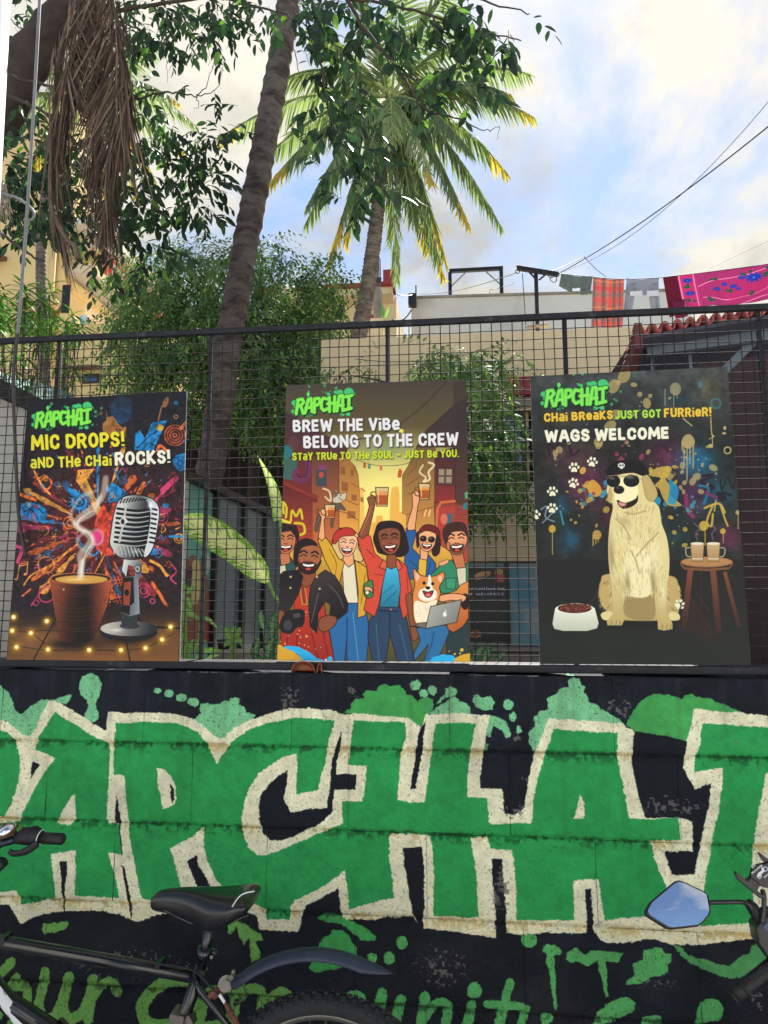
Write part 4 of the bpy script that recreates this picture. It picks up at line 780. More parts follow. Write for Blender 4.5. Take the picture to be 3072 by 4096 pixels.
# woman in coral jacket, centre
F((38, 22, 22), '760,1180 790,1110 880,1095 950,1120 980,1180 1000,1260 1000,1320 940,1355 800,1330 770,1290 750,1230', True, 6)
F((40, 66, 96), '715,1830 790,1700 930,1700 990,1800 1050,2118 925,2118 870,1920 840,2118 745,2118 710,1950', lw=6); A.stroke((18, 30, 48), '870,1760 868,1930', 8); A.stroke((18, 30, 48), '790,1745 930,1750', 9); A.stroke((84, 120, 150), '770,1840 790,2100', 9, alpha=.5); A.stroke((84, 120, 150), '940,1850 1000,2100', 9, alpha=.5); A.oval((190, 110, 50), 877, 1738, 8)
F(SKD, '850,1340 910,1340 930,1430 885,1470 840,1420'); face(868, 1235, 92, SKD, (36, 20, 20), tilt=-.08)
F(((60, 180, 220), (34, 120, 150), (860, 1450), (890, 1700)), '840,1420 880,1445 930,1420 950,1560 930,1720 795,1720 815,1560'); A.stroke((20, 90, 130), '830,1690 920,1600', 6); A.stroke((20, 90, 130), '820,1620 900,1560', 5)
F((214, 74, 54), '635,1215 700,1180 730,1210 760,1330 820,1380 845,1430 815,1560 790,1700 760,1790 680,1740 720,1560 700,1420 660,1330'); F((214, 74, 54), '925,1370 990,1420 1030,1600 990,1650 1000,1770 965,1805 940,1700 945,1560 930,1450')
F((226, 96, 66), '820,1375 850,1400 840,1450 790,1430'); F((226, 96, 66), '925,1370 960,1430 930,1460 910,1400'); A.stroke((140, 36, 32), '760,1480 820,1490', 6); A.stroke((140, 36, 32), '700,1300 760,1360', 7); A.stroke((140, 36, 32), '990,1470 1000,1600', 6)
F(SKD, '640,1200 700,1060 720,990 705,930 740,905 765,920 762,975 750,1030 715,1190 670,1225'); A.stroke((196, 120, 80), '660,1190 715,1050 735,990', 10, alpha=.6); mug(812, 850, 94, 138); F(SKD, '985,1640 1030,1630 1050,1800 1085,1880 1070,1950 1030,1960 1020,1890 1000,1760', True)
A.stroke((60, 30, 26), '1020,1860 1070,1862', 10)
# hand with small green can
F((70, 130, 70), '680,1560 740,1525 750,1610 735,1650 690,1645', True); A.oval((30, 70, 40), 705, 1615, 22, 24); A.oval((230, 230, 200), 705, 1615, 13); F(SK, '690,1570 735,1580 745,1620 725,1600 690,1600', True, 4)
# man with beard and green shirt, guitar
F((36, 58, 60), '1280,1900 1440,1760 1445,2118 1280,2118'); F((214, 206, 176), '1320,1420 1430,1420 1440,1600 1360,1580'); F((46, 134, 96), '1165,1490 1250,1400 1320,1375 1350,1430 1370,1580 1350,1620 1250,1620 1200,1560'); F((46, 134, 96), '1420,1400 1440,1400 1440,1550 1425,1540'); F((60, 150, 110), '1275,1510 1350,1510 1345,1590 1280,1585', lw=4)
F(SKS, '1310,1320 1400,1330 1420,1430 1350,1440'); face(1352, 1235, 92, (232, 160, 112), (50, 30, 26), beard=(120, 74, 50), tilt=-.05); F((62, 36, 30), '1255,1200 1265,1140 1320,1108 1400,1110 1430,1160 1430,1210 1400,1170 1320,1175 1290,1220 1290,1290', True); F(SKS, '1280,1255 1300,1250 1305,1300 1285,1300', True, 3)
F(((226, 150, 70), (180, 90, 40), (1300, 1540), (1400, 1900)), '1250,1630 1350,1600 1380,1560 1440,1530 1440,1800 1400,1860 1330,1905 1290,1880 1280,1830 1340,1760 1330,1700 1250,1680'); A.oval((40, 20, 18), 1415, 1680, 34, 60); F(SK, '1225,1640 1330,1620 1420,1640 1400,1680 1320,1670 1240,1680', True); F(SK, '1225,1400 1290,1375 1290,1400 1240,1420', True, 3)
# blue jeans of the seated figure
F((44, 110, 160), '1060,1870 1280,1850 1300,1900 1240,2050 1190,2118 1110,2118 1150,1990 1050,2110 1040,2060 1090,1960', lw=5); A.stroke((24, 70, 116), '1190,1900 1170,2000 1120,2110', 8)
# corgi and laptop
F((224, 140, 66), '1040,1500 1045,1440 1100,1490 1190,1495 1255,1465 1265,1510 1230,1570 1235,1620 1215,1690 1160,1790 1150,1850 1050,1830 1035,1640 1050,1560', True, 5)
A.poly((250, 240, 220), '1150,1495 1165,1495 1180,1580 1210,1610 1200,1660 1130,1680 1080,1650 1085,1600 1135,1570', True); A.poly((250, 236, 206), '1050,1680 1130,1690 1210,1670 1180,1760 1150,1850 1060,1830', True); A.poly((236, 190, 160), '1055,1470 1085,1500 1062,1530', True); A.poly((236, 190, 160), '1245,1490 1215,1510 1240,1540', True)
A.oval((30, 18, 18), 1118, 1545, 12); A.oval((30, 18, 18), 1180, 1550, 12); A.oval((30, 18, 18), 1145, 1580, 17, 12); A.poly((150, 40, 40), '1108,1602 1145,1610 1185,1600 1165,1645 1130,1645', True, line=INK, lw=4); A.oval((230, 110, 110), 1148, 1632, 18, 12)
for i in range(14): x = rs.uniform(1060, 1170); y = rs.uniform(1700, 1820); A.stroke((222, 190, 150), [(x, y), (x+4, y+22)], 4, alpha=.8)
F(((176, 176, 166), (120, 122, 118), (1160, 1700), (1380, 1860)), '1165,1715 1390,1665 1355,1830 1128,1875'); F((110, 110, 106), '1050,1855 1075,1835 1135,1830 1128,1876', lw=4); A.oval((238, 238, 232), 1268, 1772, 15, 18); A.stroke((238, 238, 232), '1270,1750 1278,1742', 6); A.oval((150, 150, 144), 1282, 1768, 5)
# bearded man in leather jacket and red kurta
F(((196, 58, 40), (160, 40, 34), (260, 1600), (260, 2100)), '180,1540 380,1530 400,1750 470,2118 70,2118 80,1900 170,1800'); A.poly((150, 46, 36), '215,1550 250,1560 270,1700 235,1700', line=(196, 150, 60), lw=8)
for t in ('300,1900 350,2100', '200,1900 190,2080', '380,1880 430,2110', '130,1930 110,2050'): A.stroke((120, 26, 26), t, 9)
for i in range(34): A.oval((226, 190, 90) if i % 3 else (120, 170, 150), rs.uniform(90, 420), rs.uniform(1720, 2060), 5)
F(SKD, '205,1440 330,1440 330,1540 260,1580 200,1530'); F(((26, 22, 26), (50, 44, 48), (100, 1500), (140, 1800)), '60,1500 100,1460 210,1450 240,1500 210,1620 130,1760 80,1790 60,1770')
F(((56, 48, 50), (20, 18, 22), (420, 1500), (560, 1800)), '330,1500 400,1450 470,1490 520,1570 568,1700 560,1760 480,1820 430,1800 440,1700 400,1680 350,1760 340,1910 290,1860 280,1700 290,1580')
for x, y in ((148,1580),(150,1500),(360,1587),(340,1500)): A.oval((220, 190, 110), x, y, 8)
A.stroke((110, 104, 104), '430,1560 500,1640 530,1720', 9, True, .6); A.stroke((120, 116, 112), '350,1620 300,1830', 4)
face(282, 1365, 100, (166, 98, 64), (34, 20, 20), beard=(40, 24, 22), tilt=.08); F((36, 22, 22), '172,1330 190,1260 250,1222 310,1235 345,1270 300,1270 230,1290 200,1370 195,1430 175,1400', True)
F(SKD, '350,1830 380,1790 440,1780 485,1800 470,1850 420,1890 390,1900 360,1880', True); F(SKD, '62,1760 90,1745 118,1790 110,1850 65,1870', True)
F((26, 26, 30), '115,1760 210,1735 250,1760 240,1850 190,1870 150,1910 90,1900 70,1850', True); A.oval((60, 62, 66), 130, 1850, 32, 38); A.poly((70, 72, 76), '165,1770 215,1762 222,1790 172,1800')
# blobs along the foot
A.poly((222, 168, 48), '50,2020 70,1990 100,2010 180,2050 240,2120 50,2120', True); A.poly((44, 180, 236), '90,2012 120,2000 200,2005 290,2050 340,2090 410,2110 250,2118 200,2060'); A.poly((222, 168, 48), '48,2025 95,2012 175,2045 245,2125 48,2125'); A.oval((44, 180, 236), 435, 2098, 19, 22); A.oval((250, 240, 220), 405, 2102, 8)
A.poly((44, 180, 236), '1150,2122 1180,2085 1250,2062 1330,2070 1370,2125'); A.poly((222, 168, 48), '1320,2125 1350,2085 1400,2062 1460,2052 1460,2130')
for x, y, r_ in ((1392,2030,13),(1340,2060,8),(1378,2055,7),(1300,2040,5),(110,1985,7),(75,1970,5),(60,2000,5)): A.oval((230, 180, 70), x, y, r_)
logo(A, 172, 168, 425); A.glow((50, 44, 42), 700, 60, 800, 60, .5)
A.text('BREW THE ViBe', (226, 224, 226), (168, 452), (940, 436), 92, .27, (6, 8, (40, 34, 30))); A.text(',', (226, 214, 90), (945, 440), (962, 440), 60, .5)
A.text('BELONG TO THE CREW', (226, 224, 226), (244, 570), (1366, 546), 94, .27, (6, 8, (40, 34, 30))); A.text('STaY TRUe TO THe SOUL - JUST Be YOU.', (196, 214, 40), (162, 656), (1370, 632), 56, .27, (4, 6, (50, 60, 20)))

# ===== poster with the dog; crop pixels of (2080,1440) x .598
P3A, P3W, P3N, P3F = board_sheet([(2121,1505),(2909,1467),(3005,2660),(2160,2656)], .036, .066, 620, (36, 40, 38))
A = P3A; A.crop(2080, 1440, .598); rs = np.random.RandomState(9)
A.poly(((70, 74, 74), (40, 44, 44), (700, 60), (700, 500)), '40,30 1430,20 1460,520 60,560'); A.glow((90, 60, 66), 380, 640, 330, 130, .7); A.glow((130, 50, 90), 450, 830, 200, 170, .8); A.glow((120, 44, 84), 1000, 640, 200, 140, .75)
A.glow((24, 120, 164), 1180, 680, 170, 150, .95); A.glow((28, 96, 120), 1300, 900, 170, 160, .75); A.glow((96, 40, 84), 1150, 900, 120, 160, .7); A.glow((110, 40, 80), 1400, 1180, 110, 110, .8); A.glow((26, 76, 100), 330, 1200, 110, 120, .9); A.glow((24, 90, 120), 280, 980, 70, 120, .7)
A.glow((40, 76, 84), 1050, 260, 140, 70, .6); A.glow((100, 96, 72), 1270, 210, 120, 150, .75); A.glow((26, 60, 70), 1040, 1150, 130, 160, .7); A.glow((112, 96, 60), 300, 400, 120, 60, .45); A.glow((90, 30, 60), 600, 1050, 120, 140, .5); A.glow((84, 110, 100), 770, 96, 50, 40, .7)
nz_ = vnoise(A.W, A.H, 30, rs, 5); A.img *= (0.50 + .8*nz_)[:, :, None]
def drip(col, x, y, r_, ds, al=.9):
    A.oval(col, x, y, r_, r_*1.1, alpha=al, rough=.06, rs=rs)
    for dx, L_, w in ds: A.stroke(col, [(x+dx, y), (x+dx, y+L_)], w, alpha=al)
TAN, GOLD = (176, 156, 100), (196, 164, 64)
drip(TAN, 1125, 545, 44, ((-28,170,7),(-8,260,8),(12,150,6),(34,180,8),(-40,60,9))); drip((150, 140, 110), 1040, 195, 38, ((-70,110,7),(-12,160,6),(10,60,6)), .8); drip(GOLD, 215, 1130, 24, ((2,170,5),)); drip((190, 150, 76), 515, 1170, 30, ((-26,70,8),(-8,60,6),(8,50,6)))
drip(GOLD, 1228, 1110, 30, ((10,130,6),)); drip(GOLD, 1357, 1145, 18, ((2,80,5),)); drip(TAN, 1455, 1020, 14, ((4,110,6),)); drip((30, 140, 180), 920, 940, 24, ((10,150,6),(-14,30,5)))
A.poly((190, 160, 76), '860,770 920,720 1010,715 1000,770 970,790 1010,850 1000,900 1060,950 1080,975 1000,975 960,930 930,860 900,840 940,790', True, .9); A.poly((28, 140, 186), '1000,800 1060,860 1040,960 990,950 1000,880', True, .85)
A.poly((206, 150, 60), '455,830 490,800 540,850 540,900 500,915 460,890', True, .95); A.oval((200, 150, 70), 420, 740, 20, 26, .5); A.oval((160, 60, 70), 492, 893, 12)
for t, c, w in (('140,1000 180,980 170,1050 230,1080', (120, 140, 150), 10), ('150,1090 240,1000', (120, 140, 150), 9), ('270,1010 290,1100', (60, 150, 170), 10), ('1235,990 1330,960 1370,1020', GOLD, 15), ('1290,970 1250,1080 1280,1110 1290,1030', GOLD, 14), ('1340,970 1370,1060 1390,1110', GOLD, 12), ('1310,940 1300,1010', GOLD, 10),
                ('1200,780 1290,770 1210,820 1300,850 1220,880', (40, 16, 30), 17), ('1340,800 1350,870 1390,780 1420,860 1440,800', (20, 20, 26), 12), ('1110,900 1120,1000 1160,1050', (130, 40, 90), 26), ('1200,840 1260,860 1230,960', (30, 110, 150), 16), ('1230,880 1330,930', (120, 40, 90), 18),
                ('1275,360 1280,470 1290,520', TAN, 8), ('1265,530 1300,510', TAN, 6), ('1090,390 1150,440', TAN, 9), ('1350,90 1290,130 1310,210 1330,240', (60, 66, 60), 8), ('200,640 190,560 260,620 250,560', (40, 16, 30), 12), ('330,570 350,640 400,600', (40, 16, 30), 12), ('880,600 940,560 990,610', (50, 24, 40), 16), ('1190,580 1220,540', (26, 30, 40), 12),
                ('540,1330 1440,1330', (60, 60, 56), 3), ('110,1250 112,1330', (60, 60, 56), 3), ('430,830 450,970', (190, 140, 60), 3)): A.stroke(c, t, w, True, .9)
A.ring(TAN, 1388, 604, 22, 10, .9); A.oval(TAN, 1275, 575, 18, 14); A.stroke(TAN, '1288,570 1285,500 1300,510', 6); A.oval(TAN, 1370, 455, 10, 14); A.oval(TAN, 1365, 490, 14, 8); A.oval((60, 120, 140), 1205, 165, 16, 22, alpha=.7); A.ring((50, 120, 126), 1310, 290, 32, 12, .7); A.oval((24, 26, 34), 1352, 920, 30, 26)
for q in range(6): A.oval((24, 26, 34), 1320 + q*18, 885 - abs(q-2)*-6, 10, 13)
for c, x, y, r_, n in ((TAN, 760, 350, 300, 26), (GOLD, 950, 780, 120, 40), ((60,150,170), 560, 880, 150, 24), (GOLD, 420, 980, 160, 26), (TAN, 1150, 700, 180, 30), ((60,150,170), 1050, 1000, 130, 24), (GOLD, 1100, 1130, 120, 16), ((150,60,90), 700, 700, 160, 14), (TAN, 250, 600, 140, 10)): A.splat(c, x, y, r_*.6, rs, n, .75, 1.8)
# floor
A.poly(((26, 28, 28), (30, 35, 33), (700, 1330), (700, 2040)), '90,1335 1540,1330 1600,2060 110,2060'); A.poly((46, 30, 26), '1130,1560 1300,1800 1330,1900 1180,1860 1050,1780', alpha=.7, soft=4)
for t in ('1140,1590 1290,1830', '1180,1560 1270,1680', '540,1530 450,1650', '1210,1400 1215,1640'): A.stroke((70, 40, 32), t, 12, alpha=.6, soft=1)
# stool, mugs
WD = (118, 62, 44)
for t, w in (('1140,1400 1095,1800', 38), ('1290,1400 1330,1820', 40), ('1370,1420 1465,1780', 26)): A.stroke(((120, 66, 46), (56, 34, 30), (1290, 1420), (1300, 1800)), t, w, cap='square')
A.poly((120, 78, 50), '1073,1355 1100,1385 1250,1395 1400,1385 1424,1352 1424,1370 1400,1400 1250,1412 1100,1402 1073,1372'); A.oval((156, 108, 66), 1249, 1352, 176, 36); A.oval((176, 128, 80), 1249, 1348, 168, 30)
for x, sg in ((1186, -1), (1293, 1)):
    A.stroke((150, 150, 130), [(x+sg*40, 1255), (x+sg*76, 1262), (x+sg*70, 1310), (x+sg*36, 1315)], 8, True); A.poly(((196, 166, 122), (170, 130, 84), (x, 1230), (x, 1345)), [(x-45,1225),(x+45,1225),(x+36,1348),(x-36,1348)], line=(110, 90, 66), lw=4); A.oval((226, 214, 190), x, 1228, 44, 10); A.stroke((214, 200, 170), [(x-34, 1330), (x+34, 1330)], 8)
    A.stroke((190, 160, 190), [(x, 1205), (x-10, 1160), (x+14, 1130), (x-24, 1090)], 7, True, .5, soft=1)
# dog
D0, D1, D2, D3 = (222, 206, 146), (190, 164, 104), (132, 106, 62), (244, 234, 184)
DL = (92, 72, 44)
A.glow((16, 18, 18), 790, 1760, 320, 60, .8)
A.poly(D1, '600,1430 540,1480 528,1560 545,1640 580,1680 560,1700 700,1740 960,1740 1050,1700 1065,1650 1072,1560 1060,1500 990,1440', True, line=D2, lw=4)
A.poly((158, 136, 88), '700,1560 880,1560 900,1720 800,1740 700,1700', True); A.poly(D0, '540,1700 580,1680 620,1690 610,1735 560,1738', True); A.poly(D0, '1000,1690 1050,1690 1070,1715 1060,1740 1000,1738', True)
A.poly(D0, '640,900 620,1000 600,1100 590,1250 600,1420 640,1600 720,1570 800,1590 900,1560 980,1500 1000,1350 985,1200 950,1100 900,950', True)
A.poly(((220, 206, 150), (190, 168, 106), (640, 1400), (680, 1750)), '605,1400 700,1430 710,1560 690,1650 698,1740 680,1775 585,1775 580,1745 620,1700 622,1600'); A.poly(((220, 206, 150), (190, 168, 106), (940, 1400), (960, 1780)), '880,1440 985,1400 985,1560 975,1680 1020,1760 1020,1800 960,1810 922,1800 920,1740 905,1640')
A.poly(D3, '740,1250 850,1300 900,1420 880,1540 840,1590 760,1585 700,1575 720,1500 690,1400', True, .75)
for x in (610, 640, 665, 950, 980, 1005): A.stroke(D2, [(x, 1772 if x < 800 else 1800), (x+6, 1745 if x < 800 else 1770)], 5)
A.poly(D0, '620,790 700,760 820,760 870,790 900,850 918,900 880,945 850,920 830,1000 740,1020 650,985 620,960 600,930 580,860', True); A.poly(D1, '820,770 870,800 905,850 920,905 890,945 850,930 830,870', True, line=D2, lw=3); A.poly(D1, '600,850 620,900 610,960 585,930', True)
A.poly(D3, '640,830 700,790 760,800 790,870 780,930 700,960 640,950', True); A.poly((34, 26, 24), '650,935 700,955 770,930 788,900 785,950 740,985 690,995 658,970', True); A.poly((226, 140, 140), '660,950 700,960 715,955 700,975 670,975', True)
A.oval((26, 24, 26), 662, 868, 36, 28); A.oval((80, 76, 80), 655, 855, 10, 6)
A.oval((20, 20, 22), 625, 810, 46, 42); A.oval((20, 20, 22), 745, 808, 54, 42); A.oval((90, 92, 86), 612, 790, 22, 10, .2, alpha=.8); A.oval((90, 92, 86), 735, 786, 28, 10, .1, alpha=.8); A.stroke((150, 140, 100), '590,775 640,772 690,778 780,772 820,805', 4)
A.poly((20, 20, 24), '580,770 590,720 640,680 720,668 800,685 850,730 850,760 820,775 760,755 690,750 640,765', True); A.oval((214, 214, 204), 678, 705, 24, 18); A.oval((20, 20, 24), 670, 705, 6); A.oval((20, 20, 24), 688, 704, 6); A.poly((214, 214, 204), '668,715 690,714 688,728 670,728')
A.glow((252, 244, 200), 880, 1300, 90, 180, .5); A.glow((250, 240, 196), 700, 1150, 70, 120, .4); A.glow((250, 240, 196), 950, 1560, 40, 120, .4); A.glow((120, 96, 56), 700, 1090, 50, 60, .35); A.glow((110, 88, 50), 720, 1500, 22, 120, .6); A.glow((110, 88, 50), 888, 1480, 22, 120, .6); A.glow((120, 96, 56), 610, 1300, 26, 160, .5)
for i in range(420):                                        # fur
    u, v = rs.rand(), rs.rand(); y = 960 + 620*v; w_ = 150 + 60*v; cx = 790; x = cx + (u - .5)*2*w_*.95; a = (u - .5)*1.2 + rs.uniform(-.3, .3)
    c = [D1, D3, D2][rs.choice(3, p=[.45, .4, .15])]; L_ = rs.uniform(20, 46); A.stroke(c, [(x, y), (x - a*L_*.5, y + L_)], rs.uniform(2, 5), alpha=.5)
for i in range(150):
    s_ = rs.choice([-1, 1]); a = rs.uniform(0, 6.28); x = 800 + s_*225 + 40*math.cos(a); y = 1570 + 90*math.sin(a); A.stroke([D0, D2][rs.randint(2)], [(x, y), (x + s_*14, y + 20)], 4, alpha=.5)
for t in ('735,1270 770,1330 800,1430', '640,1060 700,1120 740,1200', '930,1150 850,1230 780,1310', '700,1020 760,1030 840,1010'): A.stroke(D2, t, 8, True, .6, soft=1)
for x in (620, 690, 760, 880): A.stroke(D0, [(x, 1560), (x+8, 1590)], 5)
# bowl and paw prints
A.poly(((232, 234, 214), (190, 196, 176), (300, 1660), (300, 1810)), '235,1660 250,1650 480,1650 500,1660 526,1760 515,1795 450,1812 290,1812 230,1798 217,1765', False); A.oval((232, 234, 214), 366, 1663, 128, 36); A.oval((96, 46, 36), 366, 1662, 114, 32)
for i in range(70): x = 366 + rs.uniform(-100, 100); A.oval([(120,60,44),(90,40,30),(146,80,58)][rs.randint(3)], x, 1655 + rs.uniform(-24, 26)*math.sqrt(max(0, 1-((x-366)/112)**2)), 9, 8, line=(60, 26, 20), lw=2)
for x, y, a in ((362,728,.0),(482,690,.15),(355,832,.3),(217,888,-.05),(215,1000,.1),(102,1045,-.1),(1060,1640,.9)):
    c_, s_ = math.cos(a), math.sin(a); cc = (230, 228, 196)
    A.poly(cc, [(x + u*c_ - v*s_, y + u*s_ + v*c_) for u, v in ((-22,16),(-14,-4),(0,-12),(14,-4),(22,16),(10,22),(0,18),(-10,22))], True)
    for u, v, r_ in ((-28,-10,8),(-12,-30,9),(12,-30,9),(29,-10,8)): A.oval(cc, x + u*c_ - v*s_, y + u*s_ + v*c_, r_, r_*1.4, a)
logo(A, 155, 158, 425, -.045, (112, 212, 84))
A.text('CHai BReaKS', (222, 186, 62), (163, 414), (622, 394), 58, .28, (4, 5, (60, 46, 24))); A.text('JUST GOT', (166, 210, 76), (640, 396), (944, 384), 56, .28, (4, 5, (40, 56, 24))); A.text('FURRieR!', (222, 186, 62), (966, 384), (1280, 376), 62, .28, (4, 5, (60, 46, 24)))
A.text('WAGS WELCOME', (232, 230, 206), (170, 550), (998, 526), 80, .29, (5, 6, (44, 38, 28)))

def make_board(art, w, n, fr, name, label, t=.005):
    p0, vax, u0, u1, v0, v1 = fr; m, tx = print_mat('poster_print', art.image(name), .42, coat=.0)
    # a trace of print grain and dust
    nt = m.node_tree; N = nt.nodes; b = N['Principled BSDF']; tcn = N.new('ShaderNodeTexCoord'); nn = N.new('ShaderNodeTexNoise'); nn.inputs['Scale'].default_value = 5; nn.inputs['Detail'].default_value = 6; nt.links.new(tcn.outputs['Object'], nn.inputs['Vector'])
    mr = N.new('ShaderNodeMapRange'); nt.links.new(nn.outputs[0], mr.inputs[0]); mr.inputs[3].default_value = .38; mr.inputs[4].default_value = .58; b.inputs['Specular IOR Level'].default_value = .2; nt.links.new(mr.outputs[0], b.inputs['Roughness'])
    base = (w[2] + w[3])/2; root = empty('poster', base, label, 'poster')
    q = [w[3], w[2], w[1], w[0]]; mb = MB(); mb.prism([p + n*.0006 for p in q], n*t); o = mb.build('backing_board', mat('foam_board', srgb(196, 196, 196), .6), root)
    me = bpy.data.meshes.new('printed_sheet'); me.from_pydata([tuple(p) for p in q], [], [(0, 1, 2, 3)]); ul = me.uv_layers.new(name='UVMap')
    for i, p in enumerate(q): d = p - p0; ul.data[i].uv = ((d.x - u0)/(u1 - u0), (d.dot(vax) - v0)/(v1 - v0))
    me.materials.append(m); me.update(); link('printed_sheet', me, root); return root
make_board(P1A, P1W, P1N, P1F, 'mic_print', 'poster of a chrome microphone beside a steaming clay cup, headed MIC DROPS!')
make_board(P2A, P2W, P2N, P2F, 'crew_print', 'poster of laughing friends raising tea glasses in a golden street')
make_board(P3A, P3W, P3N, P3F, 'dog_print', 'dark poster of a golden dog in sunglasses and black cap, headed WAGS WELCOME')
# ---------------------------------------------------------------- welded mesh fence standing on the wall
m_rail = mat('black_painted_steel', srgb(26, 28, 34), .6, spec=.3, var=.35, vscale=12, dirt=srgb(72, 74, 80), dscale=18, damt=(.58, .78), bump=.2)
m_wire = mat('fence_wire', srgb(38, 36, 38), .8, spec=.2, var=.35, vscale=20, dirt=srgb(84, 52, 38), dscale=9, damt=(.56, .66))
fence = empty('mesh_fence', (0, .105, 1.466), 'black welded wire mesh fence with square holes standing on the graffiti wall', 'fence')
FY = .105; FX0, FX1 = -3.3, 2.6
def rail(name, z0, z1, y0, y1):
    mb = MB(); mb.box((FX0, y0, z0), (FX1, y1, z1)); o = mb.build(name, m_rail, fence); bevel(o, .004, 2); return o
rail('top_rail', 2.7215, 2.7435, .094, .118); rail('bottom_rail', 1.463, 1.4905, .0285, .125)
post_me = None
for x, w in ((-2.20, .014), (-1.575, .011), (-.95, .014), (-.265, .012), (.388, .016), (1.06, .014), (1.75, .014), (-2.85, .014), (2.4, .014)):
    mb = MB(); mb.box((x - w/2, FY + .008, 1.4915), (x + w/2, FY + .018, 2.7215)); mb.build('post', m_rail, fence)
    if w == .014 and x < 1: mb = MB(); mb.box((x + w/2 + .001, FY + .006, 1.4915), (x + w/2 + .0035, FY + .012, 2.7215)); mb.build('post_flange', mat('galvanised_edge', srgb(120, 122, 128), .4, metal=.5) if 'galvanised_edge' not in bpy.data.materials else bpy.data.materials['galvanised_edge'], fence)
def wire_mesh(a, b, r, seed, n=14):
    r_ = random.Random(seed); a, b = Vector(a), Vector(b); mb = MB(); pts = []
    for i in range(n + 1):
        p = a.lerp(b, i/n); j = .0012 if 0 < i < n else 0; pts.append((p.x + r_.uniform(-j, j), p.y + r_.uniform(-j, j), p.z + r_.uniform(-j, j)))
    mb.tube(pts, r, 5, caps=False); return mb
WR, WS = .0019, .0378
H = 1.4915; vw = [wire_mesh((0, 0, 0), (0, 0, 2.7215 - H), WR, s).mesh('wire', m_wire, True) for s in range(4)]
hw = [wire_mesh((FX0, 0, 0), (FX1, 0, 0), WR, s + 9, 60).mesh('wire', m_wire, True) for s in range(4)]
x = FX0 + .02; i = 0
while x < FX1:
    o = link('wire', vw[i % 4], fence, (x + random.uniform(-.0012, .0012), 0, H - 1.466)); o.rotation_euler = (0, random.uniform(-.0012, .0012), math.pi if i % 3 == 1 else 0)
    if i % 3 == 1: o.rotation_euler = (0, random.uniform(-.0012, .0012), 3.1)
    i += 1; x += WS
z = H + .022; i = 0
while z < 2.715:
    o = link('wire', hw[i % 4], fence, (random.uniform(-.05, .05), -.0032, z - 1.466)); o.rotation_euler = (0, random.uniform(-.0008, .0008), 0); i += 1; z += WS

# a pair of empty brown seed husks lying on the wall top
husk_m = mat('seed_husk', srgb(120, 62, 38), .45, var=.45, vscale=30, bump=.3, coat=.2)
def husk(cx, w, h, label, lean=0):
    a = at(cx, 2672, .0); mb = MB(); n, k = 18, 8; vs = []
    for i in range(k + 1):
        v = i/k
        for j in range(n + 1):
            u = j/n; t = math.pi*u; x = -math.cos(t)*w*(1 - .25*v); z = math.sin(t)**.8*h*(1 - .3*v) - .004; vs.append((a.x + x + lean*z, -.001 + .026*math.sin(math.pi*.5*v) - .004*math.sin(t), 1.462 + z*(1 - v**3)))
    mb.add(vs, [(i*(n+1) + j, i*(n+1) + j + 1, (i+1)*(n+1) + j + 1, (i+1)*(n+1) + j) for i in range(k) for j in range(n)])
    o = mb.build('seed_husk', husk_m, smooth=True); m_ = o.modifiers.new('s', 'SOLIDIFY'); m_.thickness = .003; return tag(o, label, 'seed husk', 'brown husks on the wall top')
husk(1213, .042, .040, 'larger round brown husk on the wall top below the poster of friends')
husk(1277, .010, .034, 'small pointed brown husk beside the larger one on the wall top', .1)

# things hanging in front of the mesh on the left
m_cable = mat('grey_cable', srgb(112, 112, 116), .5, var=.2, vscale=10); m_dark = mat('dark_rod', srgb(44, 38, 38), .45, var=.3, vscale=30, coat=.3)
pts = [at(165, -160, -.02), at(159, 0, -.02), at(118, 700, -.0), at(78, 1250, .0), at(54, 1500, .015), at(60, 1750, .02), at(74, 2050, .018), at(103, 2227, .015)]
mb = MB(); cp = [Vector(q) for q in crv(pts, 8)]; mb.tube(cp, .0062, 8); o = mb.build('hanging_cable', m_cable, smooth=True)
tag(o, 'long grey cable hanging down in front of the fence beside the microphone poster', 'cable')
dm = mat('cable_sheath', srgb(48, 40, 40), .5, var=.3, vscale=20); o.data.materials.append(dm)
for p in o.data.polygons:
    if p.center.z < 2.72: p.material_index = 1
mb = MB(); mb.tube([Vector(q) for q in crv([at(-60, 768, .4), at(0, 772, .4), at(60, 788, .4), at(110, 820, .4), at(136, 850, .4), at(128, 878, .4), at(95, 880, .4)], 6)], .006, 8)
tag(mb.build('cable_loop', m_cable, smooth=True), 'curled end of grey cable reaching in from the left edge above the fence', 'cable')
m_white = mat('white_pole_paint', srgb(214, 220, 226), .35, var=.05)
mb = MB(); p0, p1 = at(22, -500, -.6), at(-36, 545, -.6); mb.tube([p0, p1 + (p1 - p0)*1.9], .033, 24); o = mb.build('white_pole', m_white, smooth=True)
tag(o, 'smooth white pole leaning in at the top left corner', 'pole')
# frayed rope end
rope = empty('frayed_rope', at(20, 760, .5), 'frayed pale rope end hanging at the left edge above the fence', 'rope'); mb = MB()
for i in range(40):
    a = at(random.uniform(-30, 30), 735, .5); b = at(random.uniform(-40, 55), random.uniform(840, 915), .5); c = (a + b)/2 + Vector((random.uniform(-.01, .01), random.uniform(-.01, .01), 0)); mb.tube([a, c, b], .0012, 4, caps=False)
mb.build('frayed_fibres', mat('rope_fibre', srgb(150, 138, 118), .9, var=.3), rope)
mb = MB(); mb.tube([at(-80, 690, .5), at(-30, 715, .5), at(15, 765, .5)], .012, 8); mb.build('twisted_strand', bpy.data.materials['rope_fibre'], rope)
